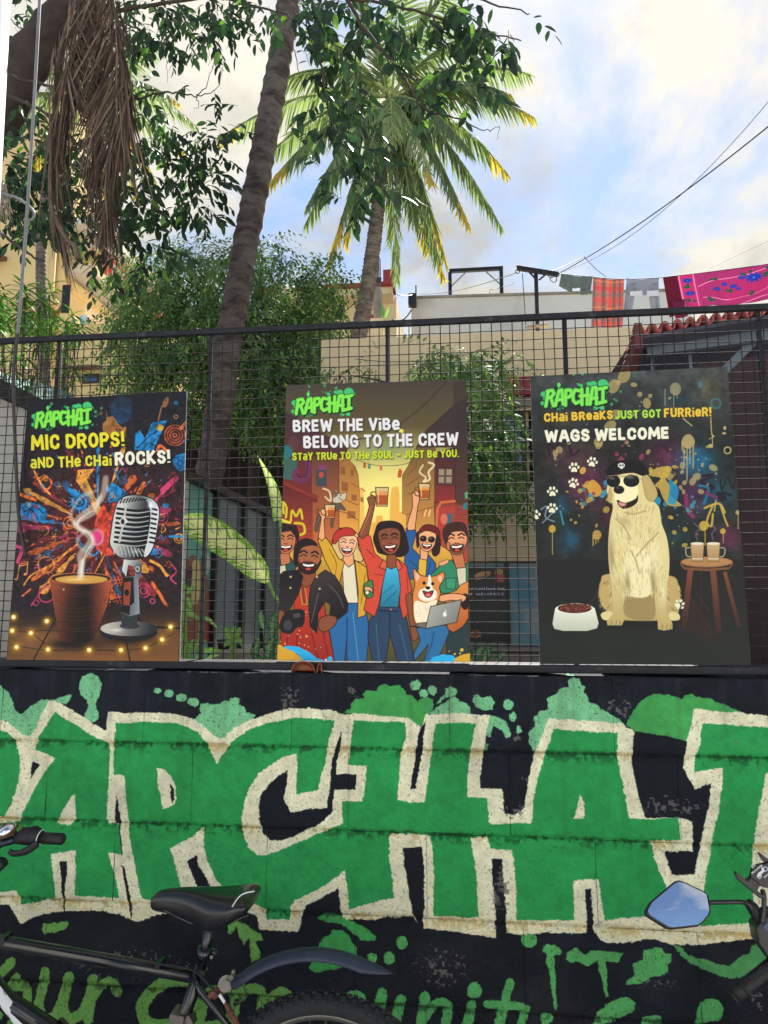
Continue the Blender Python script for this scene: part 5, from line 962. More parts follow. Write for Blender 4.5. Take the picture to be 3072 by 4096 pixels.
# ---------------------------------------------------------------- bicycle leaning by the wall
m_blk = mat('gloss_black_paint', srgb(12, 14, 20), .25, coat=.4, var=.1, vscale=6, dirt=srgb(30, 28, 30), dscale=22, damt=(.55, .8)); m_rub = mat('tyre_rubber', srgb(34, 36, 40), .85, var=.35, vscale=30, bump=.3)
m_alu = mat('dull_alloy', srgb(120, 116, 110), .4, metal=.8, var=.25, vscale=20); m_vin = mat('saddle_vinyl', srgb(20, 20, 24), .30, coat=.25, bump=.06, bscale=220)
m_pla = mat('grey_plastic', srgb(38, 46, 66), .5, var=.22, vscale=14, dirt=srgb(66, 68, 78), dscale=30, damt=(.6, .78)); m_rust = mat('rusty_bolt', srgb(96, 58, 40), .8, var=.4, vscale=40); m_wht = mat('white_decal', srgb(214, 216, 220), .4); m_red = mat('red_plastic', srgb(190, 40, 44), .3, coat=.4); m_chr = mat('chrome', (.75, .75, .76), .12, metal=1.0); m_grip = mat('black_grip', srgb(16, 17, 20), .6)
BY = -.36
def B(px, py, dy=0): return at(px, py, BY + dy)
bike = empty('bicycle', (B(1305, 3963).x, BY, 0), 'black mountain bicycle with grey rear mudguard parked beside the graffiti wall', 'bicycle')
WC = B(1305, 3963); WRAD = .335; WCz = WC.z - WRAD
def wheel(cx, cz, root, dy=0):
    w = link('wheel', None, root, None) if False else bpy.data.objects.new('wheel', None); COL.objects.link(w); w.parent = root; w.location = Vector((cx, BY + dy, cz)) - Vector(root.location)
    n, k = 72, 12; vs = []; tr = .027
    for i in range(n):
        a = 2*math.pi*i/n
        for j in range(k): b = 2*math.pi*j/k; r = WRAD - .006 - tr + tr*math.cos(b); vs.append((r*math.cos(a), tr*.92*math.sin(b), r*math.sin(a)))
    fs = [(i*k + j, i*k + (j+1) % k, ((i+1) % n)*k + (j+1) % k, ((i+1) % n)*k + j) for i in range(n) for j in range(k)]
    mb = MB(); mb.add(vs, fs); link('tyre', mb.mesh('tyre', m_rub, True), w, (0, 0, 0))
    mb = MB(); nk = 64                        # tread knobs
    for i in range(nk):
        for row, (b, sx) in enumerate(((0, .008), (.5, .009), (-.5, .009), (.98, .007), (-.98, .007))):
            a = 2*math.pi*(i + (.5 if row in (1, 2) else 0))/nk; rr = WRAD - .006 - tr + (tr + .0035)*math.cos(b); y = (tr*.92 + .0035)*math.sin(b)
            rad = Vector((math.cos(a), 0, math.sin(a))); tg = Vector((-math.sin(a), 0, math.cos(a))); nn = (rad*math.cos(b) + Vector((0, 1, 0))*math.sin(b)); sd = nn.cross(tg)
            c = rad*rr + Vector((0, y, 0)); L = .0105; vsn = [c + tg*(u*L*.62) + sd*(v*sx*.6) + nn*h for h in (-.004, .0028) for u, v in ((-1, -1), (1, -1), (1, 1), (-1, 1))]
            mb.add(vsn, [(0,3,2,1),(4,5,6,7),(0,1,5,4),(1,2,6,5),(2,3,7,6),(3,0,4,7)])
    o = link('tread_knobs', mb.mesh('tread_knobs', m_rub), w, (0, 0, 0)); o['kind'] = 'stuff'
    mb = MB(); vs = []; n = 72; prof = [(.268, -.013), (.278, -.015), (.286, -.014), (.286, .014), (.278, .015), (.268, .013), (.262, 0)]
    for i in range(n):
        a = 2*math.pi*i/n
        for r, y in prof: vs.append((r*math.cos(a), y, r*math.sin(a)))
    k = len(prof); mb.add(vs, [(i*k + j, i*k + (j+1) % k, ((i+1) % n)*k + (j+1) % k, ((i+1) % n)*k + j) for i in range(n) for j in range(k)]); link('rim', mb.mesh('rim', m_alu, True), w, (0, 0, 0))
    mb = MB(); mb.tube([(0, -.05, 0), (0, .05, 0)], .018, 14); mb.tube([(0, -.034, 0), (0, -.028, 0)], .028, 14); mb.tube([(0, .028, 0), (0, .034, 0)], .028, 14); link('hub', mb.mesh('hub', m_alu, True), w, (0, 0, 0))
    sp = MB(); sp.tube([(.025, 0, 0), (.264, 0, 0)], .001, 5, caps=False); sme = sp.mesh('spoke', m_alu)
    for i in range(36):
        o = bpy.data.objects.new('spoke', sme); COL.objects.link(o); o.parent = w; a = 2*math.pi*i/36; o.rotation_euler = (0, -a, (.11 if i % 2 else -.11)); o.location = (0, .03 if i % 2 == 0 else -.03, 0)
        o.rotation_euler = Matrix.Rotation(-a, 3, 'Y').to_euler() if False else (Matrix.Rotation(-a, 3, 'Y') @ Matrix.Rotation(-.115 if i % 2 == 0 else .115, 3, 'Z')).to_euler()
    return w
wheel(WC.x, WCz, bike)
seat_top = B(806, 4010); st_j = B(795, 3885)            # lower seat tube end in view, top tube joint
BBK = B(720, 4150, 0)
# frame tubes
fr = MB()
fr.tube([B(-240, 3700), B(0, 3768), B(400, 3838), B(772, 3906)], [.0185, .0185, .0175, .0165], 14); tt = fr.build('top_tube', m_blk, bike, smooth=True)
fr = MB(); a, b = B(806, 3872), B(725, 4090); BBp = a + (b - a)*2.35; fr.tube([a, b, BBp], .0185, 14); fr.build('seat_tube', m_blk, bike, smooth=True)
HT = B(-270, 3690); HB = HT + Vector((-.045, 0, -.14)); fr = MB(); fr.tube([HT + Vector((.012, 0, .04)), HB], .021, 14); fr.build('head_tube', m_blk, bike, smooth=True)
dt0 = B(-60, 3890); d_dir = (B(120, 4120) - dt0).normalized()
fr = MB(); dA = dt0 - d_dir*.25; fr.tube([dA, B(20, 4000), BBp], .026, 16); fr.build('down_tube', m_blk, bike, smooth=True)
for dy in (-.03, .03):
    fr = MB(); fr.tube([B(785, 3910, dy*.5), B(800, 3960, dy), B(920, 4110, dy*1.2), Vector((WC.x, BY + dy*1.6, WCz))], [.010, .010, .009, .008], 10); fr.build('seat_stay', m_blk, bike, smooth=True)
    fr = MB(); fr.tube([BBp + Vector((0, dy, 0)), Vector((WC.x, BY + dy*1.6, WCz))], .010, 10); fr.build('chain_stay', m_blk, bike, smooth=True)
fr = MB(); fr.tube([BBp + Vector((0, -.04, 0)), BBp + Vector((0, .04, 0))], .024, 14); fr.build('bottom_bracket', m_blk, bike, smooth=True)
# front end beyond the left edge of the view
FW = Vector((HB.x - .14, BY, WCz)); wheel(FW.x, FW.z, bike)
for dy in (-.055, .055):
    fr = MB(); fr.tube([HB + Vector((0, dy*.6, -.02)), HB + Vector((-.05, dy, -.16)), FW + Vector((0, dy, 0))], [.016, .015, .010], 10); fr.build('fork_blade', m_blk, bike, smooth=True)
# seat post, clamp, saddle
fr = MB(); fr.tube([B(843, 3690), B(806, 3872)], .0135, 14); fr.build('seat_post', m_blk, bike, smooth=True)
fr = MB(); p = B(818, 3806); d = (B(843, 3690) - B(806, 3872)).normalized(); fr.tube([p - d*.018, p + d*.010], .0205, 14); fr.box((p.x + .018, p.y - .006, p.z - .014), (p.x + .034, p.y + .006, p.z + .006)); fr.tube([(p.x + .026, p.y - .014, p.z - .006), (p.x + .026, p.y + .01, p.z - .006)], .006, 10)
cl = fr.build('seat_clamp', m_blk, bike, smooth=True); fr = MB(); fr.tube([(p.x + .026, p.y - .0165, p.z - .006), (p.x + .026, p.y - .0145, p.z - .006)], .0048, 12); fr.build('clamp_bolt', m_alu, cl)
fr = MB(); fr.tube([B(795, 4075), B(725, 4110)], .001, 4)
# saddle built as a loft from nose (left) to back (right): x, top z, widths
n0 = B(604, 3610); n1 = B(1022, 3570); SL = n1.x - n0.x
prof = [(0.0,3608,3620,.004),(0.015,3582,3636,.014),(.06,3564,3642,.021),(.15,3554,3648,.025),(.28,3551,3656,.030),(.42,3552,3680,.042),(.54,3556,3704,.060),(.63,3560,3712,.072),(.72,3560,3696,.078),(.82,3560,3672,.081),(.92,3558,3640,.080),(.97,3564,3626,.077),(1.0,3580,3610,.070)]
vs = []; k = 20
for t, zt, zb, w in prof:
    px = 604 + 418*t; top = B(px, zt).z; bot = B(px, zb).z; x = n0.x + SL*t; dz = top - bot
    for j in range(k):
        a = 2*math.pi*j/k; c, s_ = math.cos(a), math.sin(a)
        y = w*(abs(c)**.75)*(1 if c > 0 else -1); f = .5 + .5*s_
        f = f**.8 if s_ > 0 else f
        z = bot + dz*(f if s_ >= 0 else f*(.9)); 
        if abs(c) > .6 and .4 < t < .75: y *= .93
        vs.append((x, BY + y, z))
fs = [(i*k + j, i*k + (j+1) % k, (i+1)*k + (j+1) % k, (i+1)*k + j) for i in range(len(prof)-1) for j in range(k)]; fs.append(tuple(range(k))[::-1]); fs.append(tuple((len(prof)-1)*k + j for j in range(k)))
mb = MB(); mb.add(vs, fs); sd = mb.build('saddle', m_vin, bike, smooth=True); s_ = sd.modifiers.new('s', 'SUBSURF'); s_.levels = 2; s_.render_levels = 2
mb = MB(); mb.tube([Vector(q) for q in crv([B(929, 3627, -.077), B(946, 3600, -.083), B(965, 3580, -.085), B(990, 3570, -.084), B(1018, 3565, -.074)], 6)], .0018, 6); mb.build('white_piping', m_wht, sd, smooth=True)
mb = MB()
for dy in (-.022, .022): mb.tube([B(660, 3640, dy), B(760, 3690, dy), B(900, 3700, dy), B(990, 3660, dy)], .0035, 6)
mb.box(tuple(B(960, 3690, -.02)), tuple(B(985, 3660, .02))); mb.build('saddle_rails', m_blk, sd)
# mudguard
mg = [B(925, 3915), B(960, 3893), B(1010, 3858), B(1080, 3824), B(1150, 3803), B(1230, 3792), B(1310, 3796), B(1390, 3814), B(1460, 3840), B(1520, 3867), B(1572, 3892)]
mg = [Vector(q) for q in crv(mg, 4)]; mb = MB(); vs = []; k = 9; n = len(mg)
for i, p in enumerate(mg):
    t = (mg[min(i+1, n-1)] - mg[max(i-1, 0)]).normalized(); nn = Vector((-t.z, 0, t.x)); u = i/(n-1); w = .031*min(1, (u+.03)*14)**.5*(1 if u < .8 else max(.10, (1 - (u - .8)/.2)**.8)); dp = .027*(w/.031)
    for j in range(k): a = -1.35 + 2.7*j/(k-1); vs.append(tuple(p + Vector((0, w*math.sin(a)/math.sin(1.35), 0)) + nn*(dp*(math.cos(a) - 1))))
mb.add(vs, [(i*k + j, i*k + j + 1, (i+1)*k + j + 1, (i+1)*k + j) for i in range(n-1) for j in range(k-1)]); o = mb.build('mudguard', m_pla, bike, smooth=True); o.modifiers.new('s', 'SOLIDIFY').thickness = .0022
mb = MB(); mb.bar(B(900, 3925), B(935, 3900), .016, .012); mb.tube([B(902, 3935, -.012), B(902, 3935, .012)], .020, 14); mb.tube([B(903, 3935, -.016), B(903, 3935, -.012)], .008, 10); mb.bar(B(870, 3960), B(902, 3935), .014, .01); mb.bar(B(930, 3890, -.01), B(938, 3880, -.01), .008); mb.build('mudguard_bracket', m_alu, o)
# rear brake and cables
mb = MB(); mb.tube([Vector(q) for q in crv([B(620, 3856, -.018), B(700, 3864, -.02), B(780, 3886, -.022), B(830, 3935, -.03), B(882, 3985, -.04)], 6)], .0028, 8); mb.build('brake_cable', m_grip, bike, smooth=True)
mb = MB(); mb.tube([B(878, 3978, -.04), B(900, 4012, -.04)], .0042, 8); mb.build('cable_end', m_wht, bike)
mb = MB(); mb.tube([B(898, 4008, -.04), B(925, 4058, -.04), B(950, 4100, -.04)], [.004, .008, .007], 8); mb.tube([B(918, 4050, -.044), B(930, 4062, -.044)], .010, 8); mb.build('brake_arm', m_rust, bike, smooth=True)
mb = MB(); mb.tube([Vector(q) for q in crv([B(925, 4040, -.04), B(918, 3990, -.04), B(935, 3948, -.04), B(968, 3942, -.04), B(982, 3975, -.04), B(965, 4010, -.04), B(940, 4018, -.04)], 6)], .0014, 6); mb.tube([B(940, 4020, -.04), B(950, 4000, -.04)], .006, 8); mb.build('loose_brake_wire', m_grip, bike, smooth=True)
mb = MB(); mb.bar(B(838, 3985, -.03), B(870, 3955, -.03), .012); mb.bar(B(850, 3990, -.02), B(885, 3965, -.02), .012); mb.bar(B(845, 3960, -.02), B(860, 3975, -.02), .016); mb.build('brake_bridge', m_rust, bike)
mb = MB(); q = B(640, 3858, -.0); mb.box((q.x - .007, q.y - .02, q.z - .004), (q.x + .007, q.y + .02, q.z + .011)); q = B(22, 3768); mb.box((q.x - .008, q.y - .018, q.z), (q.x + .008, q.y + .018, q.z + .02)); mb.build('cable_stop', m_blk, bike)
mb = MB(); mb.tube([B(20, 3766, -.018), B(320, 3805, -.02), B(620, 3856, -.018)], .0026, 6); mb.build('top_cable', m_grip, bike)
# front derailleur lump at the foot of the seat tube
mb = MB(); mb.bar(B(690, 4075), B(745, 4085), .05, .05); mb.bar(B(745, 4060), B(765, 4100), .03, .03); mb.build('derailleur', m_alu, bike)
# crank, chainring, pedal
mb = MB(); mb.tube([BBp + Vector((0, -.052, 0)), BBp + Vector((0, -.047, 0))], .085, 40); mb.build('chainring', m_alu, bike); q = B(215, 4105, -.09)
mb = MB(); mb.bar(BBp + Vector((0, -.06, 0)), q + Vector((.0, .02, 0)), .026, .014, up=(0, 1, 0)); mb.build('crank_arm', m_blk, bike)
mb = MB(); mb.box((q.x - .05, q.y - .09, q.z - .012), (q.x + .05, q.y, q.z + .006)); pd = mb.build('pedal', m_grip, bike); bevel(pd, .005); mb = MB(); mb.ball(q + Vector((.002, -.096, .006)), .018, 12, 8, sc=(1, .4, 1)); mb.build('red_reflector', m_red, pd, smooth=True)
# lettering on the down tube: white block with dark slanted letters, cut from the photograph's fragment
T0, T1 = B(-22, 3930), B(118, 4110); ax = (T1 - T0).normalized(); up = Vector((-ax.z, 0, ax.x)); L = (T1 - T0).length
def curved(pts2, name, mt, lift):
    mb = MB(); vsn = []
    for u, v in pts2: th = v; vsn.append(T0 + ax*(u*L) + up*(.0262 + lift)*math.sin(th) + Vector((0, -(.0262 + lift)*math.cos(th), 0)))
    mb.face(vsn); return mb.build(name, mt, bike)
mb = MB(); k = 10
vs = [T0 + ax*(u*L) + up*(.0266)*math.sin(-.25 + 1.15*j/k) + Vector((0, -.0266*math.cos(-.25 + 1.15*j/k), 0)) for u in np.linspace(-.3, 1.0, 6) for j in range(k+1)]
mb.add(vs, [(i*(k+1) + j, i*(k+1) + j + 1, (i+1)*(k+1) + j + 1, (i+1)*(k+1) + j) for i in range(5) for j in range(k)]); mb.build('white_band', m_wht, bike, smooth=True)
for pts2 in (((-.02,-.2),(.02,.2),(.06,.2),(.03,-.2)), ((.06,.45),(.10,.45),(.12,.8),(.05,.8)), ((.22,.85),(.34,.2),(.31,.85)), ((.30,-.2),(.46,.5),(.40,-.2)), ((.48,.85),(.58,.2),(.55,.85)), ((.56,-.2),(.72,.5),(.68,-.2)), ((.74,.85),(.86,.1),(.83,.85)), ((.84,-.2),(.96,.4),(.93,-.2))):
    curved(pts2, 'tube_lettering', m_blk, .0009)
# handlebar with grip, lever, shifter and bell, turned so that it reaches right
hb = HT + Vector((.03, 0, .12)); fr = MB(); fr.tube([HT + Vector((.012, 0, .04)), hb], .014, 12); fr.build('stem', m_blk, bike, smooth=True)
HY = -.30
def Hh(px, py, dy=0): return at(px, py, HY + dy)
fr = MB(); fr.tube([hb, Vector(((hb.x + Hh(0, 3375).x)/2, (hb.y + HY)/2, (hb.z + Hh(0, 3375).z)/2 - .01)), Hh(0, 3375), Hh(60, 3357)], .0125, 12); hbar = fr.build('handlebar', mat('dull_blue_steel', srgb(40, 46, 60), .3, metal=.5), bike, smooth=True)
fr = MB(); fr.tube([Hh(170, 3352), Hh(250, 3356), Hh(258, 3356)], [.0165, .0165, .010], 16); fr.build('hand_grip', m_grip, hbar, smooth=True)
fr = MB(); fr.tube([Hh(68, 3352), Hh(100, 3345), Hh(140, 3343), Hh(165, 3350)], [.017, .024, .0275, .019], 18); sh = fr.build('gear_shifter', m_grip, hbar, smooth=True); fr = MB(); fr.tube([Hh(161, 3349.5), Hh(163.5, 3350)], .0222, 20); fr.build('white_line', m_wht, sh)
for c_ in ((100, .0255), (128, .028)): fr = MB(); fr.tube([Hh(c_[0], 3344), Hh(c_[0]+3, 3344)], c_[1], 18); fr.build('shifter_ridge', m_grip, sh, smooth=True)
fr = MB(); fr.tube([Vector(q) for q in crv([Hh(150, 3370, -.015), Hh(125, 3392, -.025), Hh(88, 3410, -.03), Hh(55, 3414, -.03), Hh(38, 3405, -.03)], 5)], [.012]*10 + [.010]*6 + [.0095]*5, 10, flat=.7); fr.build('brake_lever', m_grip, hbar, smooth=True)
fr = MB(); c = Hh(28, 3318); n_, k_ = 22, 7; vs = []
axb = Vector((-.35, -.35, .87)).normalized(); u_ = axb.cross(Vector((0, 1, 0))).normalized(); v_ = axb.cross(u_)
for i in range(k_ + 1):
    th = (math.pi/2)*i/k_
    for j in range(n_): ph = 2*math.pi*j/n_; vs.append(c + axb*(.018*math.cos(th)) + (u_*math.cos(ph) + v_*math.sin(ph))*(.030*math.sin(th)))
fr.add(vs, [(i*n_ + j, i*n_ + (j+1) % n_, (i+1)*n_ + (j+1) % n_, (i+1)*n_ + j) for i in range(k_) for j in range(n_)]); bell = fr.build('bell', m_chr, hbar, smooth=True)
fr = MB(); fr.tube([c - axb*.002, c - axb*.008], .032, 22); fr.ball(c + axb*.018, .006); fr.build('bell_base', m_rust, bell, smooth=True); fr = MB(); fr.bar(Hh(50, 3340), Hh(45, 3322), .02, .02); fr.bar(Hh(85, 3322), Hh(92, 3308), .008); fr.build('bell_bracket', m_rust, hbar)
fr = MB(); fr.tube([at(-45, 3500, -.33), at(14, 3446, -.33)], .0165, 14); o = fr.build('bar_end', m_grip, bike, smooth=True)

# ---------------------------------------------------------------- motorcycle handlebar reaching in on the right
MY = -.50
def Q(px, py, dy=0): return at(px, py, MY + dy)
m_mblk = mat('satin_black', srgb(22, 23, 27), .35, coat=.15, var=.1)
moto = empty('motorcycle', (Q(3300, 3900).x, MY, 0), 'motorcycle at the right edge showing its mirror, grip and phone holder', 'motorcycle')
hx = [(2571,3545),(2598,3540),(2690,3562),(2708,3566),(2735,3600),(2744,3640),(2740,3668),(2720,3702),(2690,3716),(2612,3716),(2585,3710),(2515,3675),(2488,3652),(2478,3618),(2482,3588),(2500,3572)]
hx = [(2705,3535),(2712,3530)] if False else [(2580,3643),(2600,3608),(2700,3524),(2718,3520),(2738,3526),(2820,3565),(2834,3575),(2846,3640),(2840,3660),(2815,3690),(2795,3704),(2690,3716),(2668,3712),(2600,3670),(2586,3660)]
tilt = Vector((.08, -.86, .52)).normalized(); cen = Q(2712, 3620)
hp = []
for px, py in hx: d = ray(px, py); hp.append(ORG + d*((cen - ORG).dot(tilt)/d.dot(tilt)))
mb = MB(); mb.prism([p for p in hp], -tilt*.018); mir = mb.build('mirror', m_mblk, moto); bevel(mir, .004, 3)
cc = sum(hp, Vector())/len(hp); gp = [cc + (p - cc)*.925 + tilt*.0012 for p in hp]; mb = MB()
# slightly domed glass
vs = [cc + tilt*.0032]; n = len(gp)
for r_ in (.5, 1.0):
    for p in gp: vs.append(cc + (p - cc)*r_ + tilt*(.0030*(1 - r_**2) + .0))
fs = [(0, 1 + i, 1 + (i+1) % n) for i in range(n)] + [(1 + i, 1 + n + i, 1 + n + (i+1) % n, 1 + (i+1) % n) for i in range(n)]
mb.add(vs, fs); mb.build('mirror_glass', mat('mirror_silver', (.9, .92, .95), .01, metal=1.0), mir, smooth=True)
mb = MB(); mb.tube([Vector(q) for q in crv([Q(2838, 3610, .01), Q(2900, 3608, .0), Q(2965, 3608, -.0), Q(2995, 3618, -.01), Q(3010, 3640, -.01)], 5)], .0055, 10); mb.build('mirror_stem', m_mblk, moto, smooth=True)
mb = MB(); mb.tube([Q(2990, 3608), Q(3010, 3630), Q(3030, 3665), Q(3050, 3695)], [.010, .014, .014, .011], 14); mb.build('stem_boot', m_grip, moto, smooth=True)
mb = MB(); mb.tube([Q(3055, 3690), Q(3080, 3760), Q(3200, 3830)], [.010, .02, .02], 12); mb.prism([Q(3024, 3715, -.02), Q(3075, 3660, -.02), Q(3160, 3650, -.02), Q(3160, 3900, -.02), Q(3085, 3855, -.02), Q(3035, 3780, -.02)], (0, .05, 0)); o = mb.build('switch_housing', m_mblk, moto); bevel(o, .005)
mb = MB(); mb.prism([Q(3052, 3708, -.022), Q(3070, 3690, -.022), Q(3110, 3700, -.022), Q(3110, 3730, -.022), Q(3060, 3722, -.022)], (0, .002, 0)); mb.build('blue_switch', mat('blue_grey_button', srgb(56, 72, 104), .4), o)
g0, g1 = Q(2935, 3985, -.02), Q(3200, 3770, -.0); gd = (g1 - g0).normalized()
mb = MB(); mb.tube([g0, g0 + gd*.03, g0 + gd*.034, g1], [.0165, .0185, .0165, .0165], 20); gr = mb.build('hand_grip', m_grip, moto, smooth=True)
mb = MB(); mb.tube([g0 - gd*.004, g0 + gd*.001], .018, 18); mb.tube([g0 + gd*.028, g0 + gd*.033], .024, 22); mb.build('grip_flange', m_grip, gr, smooth=True)
for k in range(5): mb = MB(); c = g0 + gd*(.055 + .022*k); mb.tube([c, c + gd*.002], .0171, 18); mb.build('grip_ring', m_grip, gr)
def plane_text(txt, o0, ux, uz, h, mt, name, parent, lift, w=.22, th=.0004):
    """letters as thin raised strokes on a plane"""
    mb = MB(); tot = 0; ux, uz = Vector(ux).normalized(), Vector(uz).normalized(); nn = ux.cross(uz).normalized()
    for ch in txt:
        g = GLY.get(ch)
        if ch == ' ' or g is None: tot += .4; continue
        for st_ in g[1]:
            for i in range(len(st_) - 1):
                a_ = o0 + ux*((tot + st_[i][0]*g[0])*h) + uz*(st_[i][1]*h) + nn*lift; b_ = o0 + ux*((tot + st_[i+1][0]*g[0])*h) + uz*(st_[i+1][1]*h) + nn*lift
                if (b_ - a_).length > 1e-5: mb.bar(a_, b_, h*w, th, up=nn)
        tot += g[0] + .2
    return mb.build(name, mt, parent)
vdir = (ORG - g0).normalized(); sidev = gd.cross(vdir).normalized(); uzt = sidev if sidev.z > 0 else -sidev; nn_ = gd.cross(uzt); nn_ = nn_ if nn_.dot(vdir) > 0 else -nn_
plane_text('LEONELLI', g0 + gd*.045 + nn_*.0155 + uzt*.0, gd, uzt, .0105, mat('embossed_grip', srgb(34, 36, 44), .5), 'embossed_lettering', gr, .0, .16, .002)
# lever and phone holder
mb = MB(); mb.tube([Vector(q) for q in crv([Q(3048, 3690, -.02), Q(3055, 3650, -.02), Q(3056, 3590, -.02), Q(3050, 3560, -.02)], 5)], .0055, 10); mb.build('holder_stalk', m_mblk, moto, smooth=True)
ph = MB(); dy = -.04
ph.prism([Q(2945, 3488, dy), Q(2942, 3500, dy), Q(2950, 3520, dy), Q(3008, 3568, dy), Q(3040, 3594, dy), Q(3066, 3598, dy), Q(3070, 3585, dy), Q(3045, 3578, dy), Q(3030, 3562, dy), Q(3046, 3540, dy), Q(3012, 3503, dy), Q(2990, 3525, dy)], (0, .016, 0)); hold = ph.build('phone_holder', m_mblk, moto); bevel(hold, .003)
ph = MB(); c0 = Q(3052, 3502, dy - .004); ph.prism([Q(3003, 3508, dy - .006), Q(3008, 3482, dy - .006), Q(3020, 3466, dy - .006), Q(3036, 3461, dy - .006), Q(3060, 3456, dy - .006), Q(3110, 3440, dy - .006), Q(3120, 3560, dy - .006), Q(3050, 3550, dy - .006)], (0, .012, 0)); pad = ph.build('holder_pad', m_mblk, hold); bevel(pad, .002)
ph = MB(); ph.prism([Q(3038, 3418, dy), Q(3044, 3416, dy), Q(3120, 3470, dy), Q(3110, 3484, dy), Q(3056, 3448, dy), Q(3048, 3436, dy)], (0, .016, 0)); o = ph.build('holder_arm', m_mblk, hold); bevel(o, .002)
q0 = Q(3016, 3502, dy - .0075); uxd = (Q(3060, 3466, dy - .0075) - q0).normalized(); uzd = Vector((-uxd.z, 0, uxd.x)); sc = (Q(3060, 3466, dy) - Q(3016, 3502, dy)).length/57
m_logo = mat('white_print', srgb(206, 210, 216), .5)
mb = MB(); P_ = lambda u, v: q0 + uxd*(u*sc) + uzd*(v*sc)
for u, v in ((14, -14), (52, -8)): mb.tube([P_(u + 8*math.cos(t), v + 8*math.sin(t)) for t in np.linspace(0, 6.283, 13)], 1.6*sc, 4, caps=False)
mb.face([P_(8,-8), P_(20,-2), P_(34,-4), P_(46,4), P_(50,0), P_(44,-12), P_(24,-14), P_(12,-18)]); mb.bar(P_(40, 0), P_(48, 12), 3*sc, .0004); mb.build('motorbike_emblem', m_logo, hold, fix=False)
plane_text('MotoONe'.replace('t','t'), P_(-2, 7), uxd, uzd, 8*sc, m_logo, 'holder_lettering', hold, 0); plane_text('RV', P_(14, 22), uxd, uzd, 9*sc, m_logo, 'holder_lettering', hold, 0); plane_text('BACK', P_(26, -32), uxd, uzd, 7*sc, m_logo, 'holder_lettering', hold, 0)
# the rest of the machine outside the view: bar, fork, wheel
mb = MB(); mb.tube([g1, g1 + gd*.2, g1 + gd*.25 + Vector((.2, 0, 0))], .012, 10); mb.build('handlebar', m_mblk, moto, smooth=True); e = g1 + gd*.25 + Vector((.2, 0, 0))
mb = MB(); mb.tube([e, Vector((e.x - .08, e.y, .3))], .02, 10); mb.build('fork', m_alu, moto); mb = MB(); mb.ball((e.x + .0, e.y, e.z - .12), .1, 16, 10); mb.build('headlamp', m_mblk, moto, smooth=True)
n, k = 40, 10; vs = [((.28 + .045*math.cos(2*math.pi*j/k))*math.cos(2*math.pi*i/n) + e.x - .08, e.y + .05*math.sin(2*math.pi*j/k), .325 + (.28 + .045*math.cos(2*math.pi*j/k))*math.sin(2*math.pi*i/n)) for i in range(n) for j in range(k)]
mb = MB(); mb.add(vs, [(i*k + j, i*k + (j+1) % k, ((i+1) % n)*k + (j+1) % k, ((i+1) % n)*k + j) for i in range(n) for j in range(k)]); mb.build('front_tyre', m_rub, moto, smooth=True)
# ---------------------------------------------------------------- ground and the buildings behind the wall
def quad(name, pts, m, parent=None, t=None, kind=None):
    mb = MB(); mb.face(pts); o = mb.build(name, m, parent, fix=False); return tag(o, kind=kind) if kind else o
m_gnd = mat('street_concrete', srgb(164, 163, 162), .9, var=.25, vscale=1.5, bump=.4); m_ter = mat('terrace_floor', srgb(128, 122, 112), .9, var=.2, vscale=1.0)
mb = MB(); mb.face([(-500,-500,0),(500,-500,0),(500,500,0),(-500,500,0)]); tag(mb.build('ground', m_gnd), kind='structure')
TZ = 1.02
mb = MB(); mb.box((-14, .2, .01), (14, 14, TZ)); tag(mb.build('raised_terrace', m_ter), kind='structure')
m_yel = mat('yellow_plaster', srgb(228, 198, 138), .85, var=.08, vscale=.6, dirt=srgb(186, 150, 98), dscale=.7, damt=(.5, .85)); m_cre = mat('cream_plaster', srgb(216, 196, 158), .85, var=.10, vscale=.8, dirt=srgb(150, 132, 104), dscale=2.2, damt=(.56, .85), stretch=(1, 1, .35), bump=.15, bscale=12)
m_whi = mat('whitewash', srgb(208, 206, 198), .85, var=.08, vscale=.5, dirt=srgb(168, 164, 154), dscale=.6, damt=(.5, .8)); m_red = mat('red_oxide_paint', srgb(150, 58, 60), .8, var=.12, vscale=1.5); m_grey = mat('grey_concrete', srgb(146, 140, 130), .9, var=.2, vscale=2, dirt=srgb(92, 84, 76), dscale=3, damt=(.5, .75))
m_dk = mat('deep_shade_brown', srgb(34, 28, 28), .9, var=.3, vscale=2); m_brn = mat('brown_paint', srgb(112, 78, 62), .7, var=.15); m_orr = mat('orange_red_wall', srgb(214, 70, 48), .7, var=.1); m_glass = mat('window_glass', srgb(60, 84, 110), .08, spec=.8); m_blkf = mat('black_frame', srgb(28, 29, 32), .5)  # m_dk: deep shade of backdrop and room put into the colour
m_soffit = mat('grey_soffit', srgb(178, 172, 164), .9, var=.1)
def wallbox(mb, a, b, m=0): mb.box((min(a[0],b[0]), min(a[1],b[1]), min(a[2],b[2])), (max(a[0],b[0]), max(a[1],b[1]), max(a[2],b[2])), m)
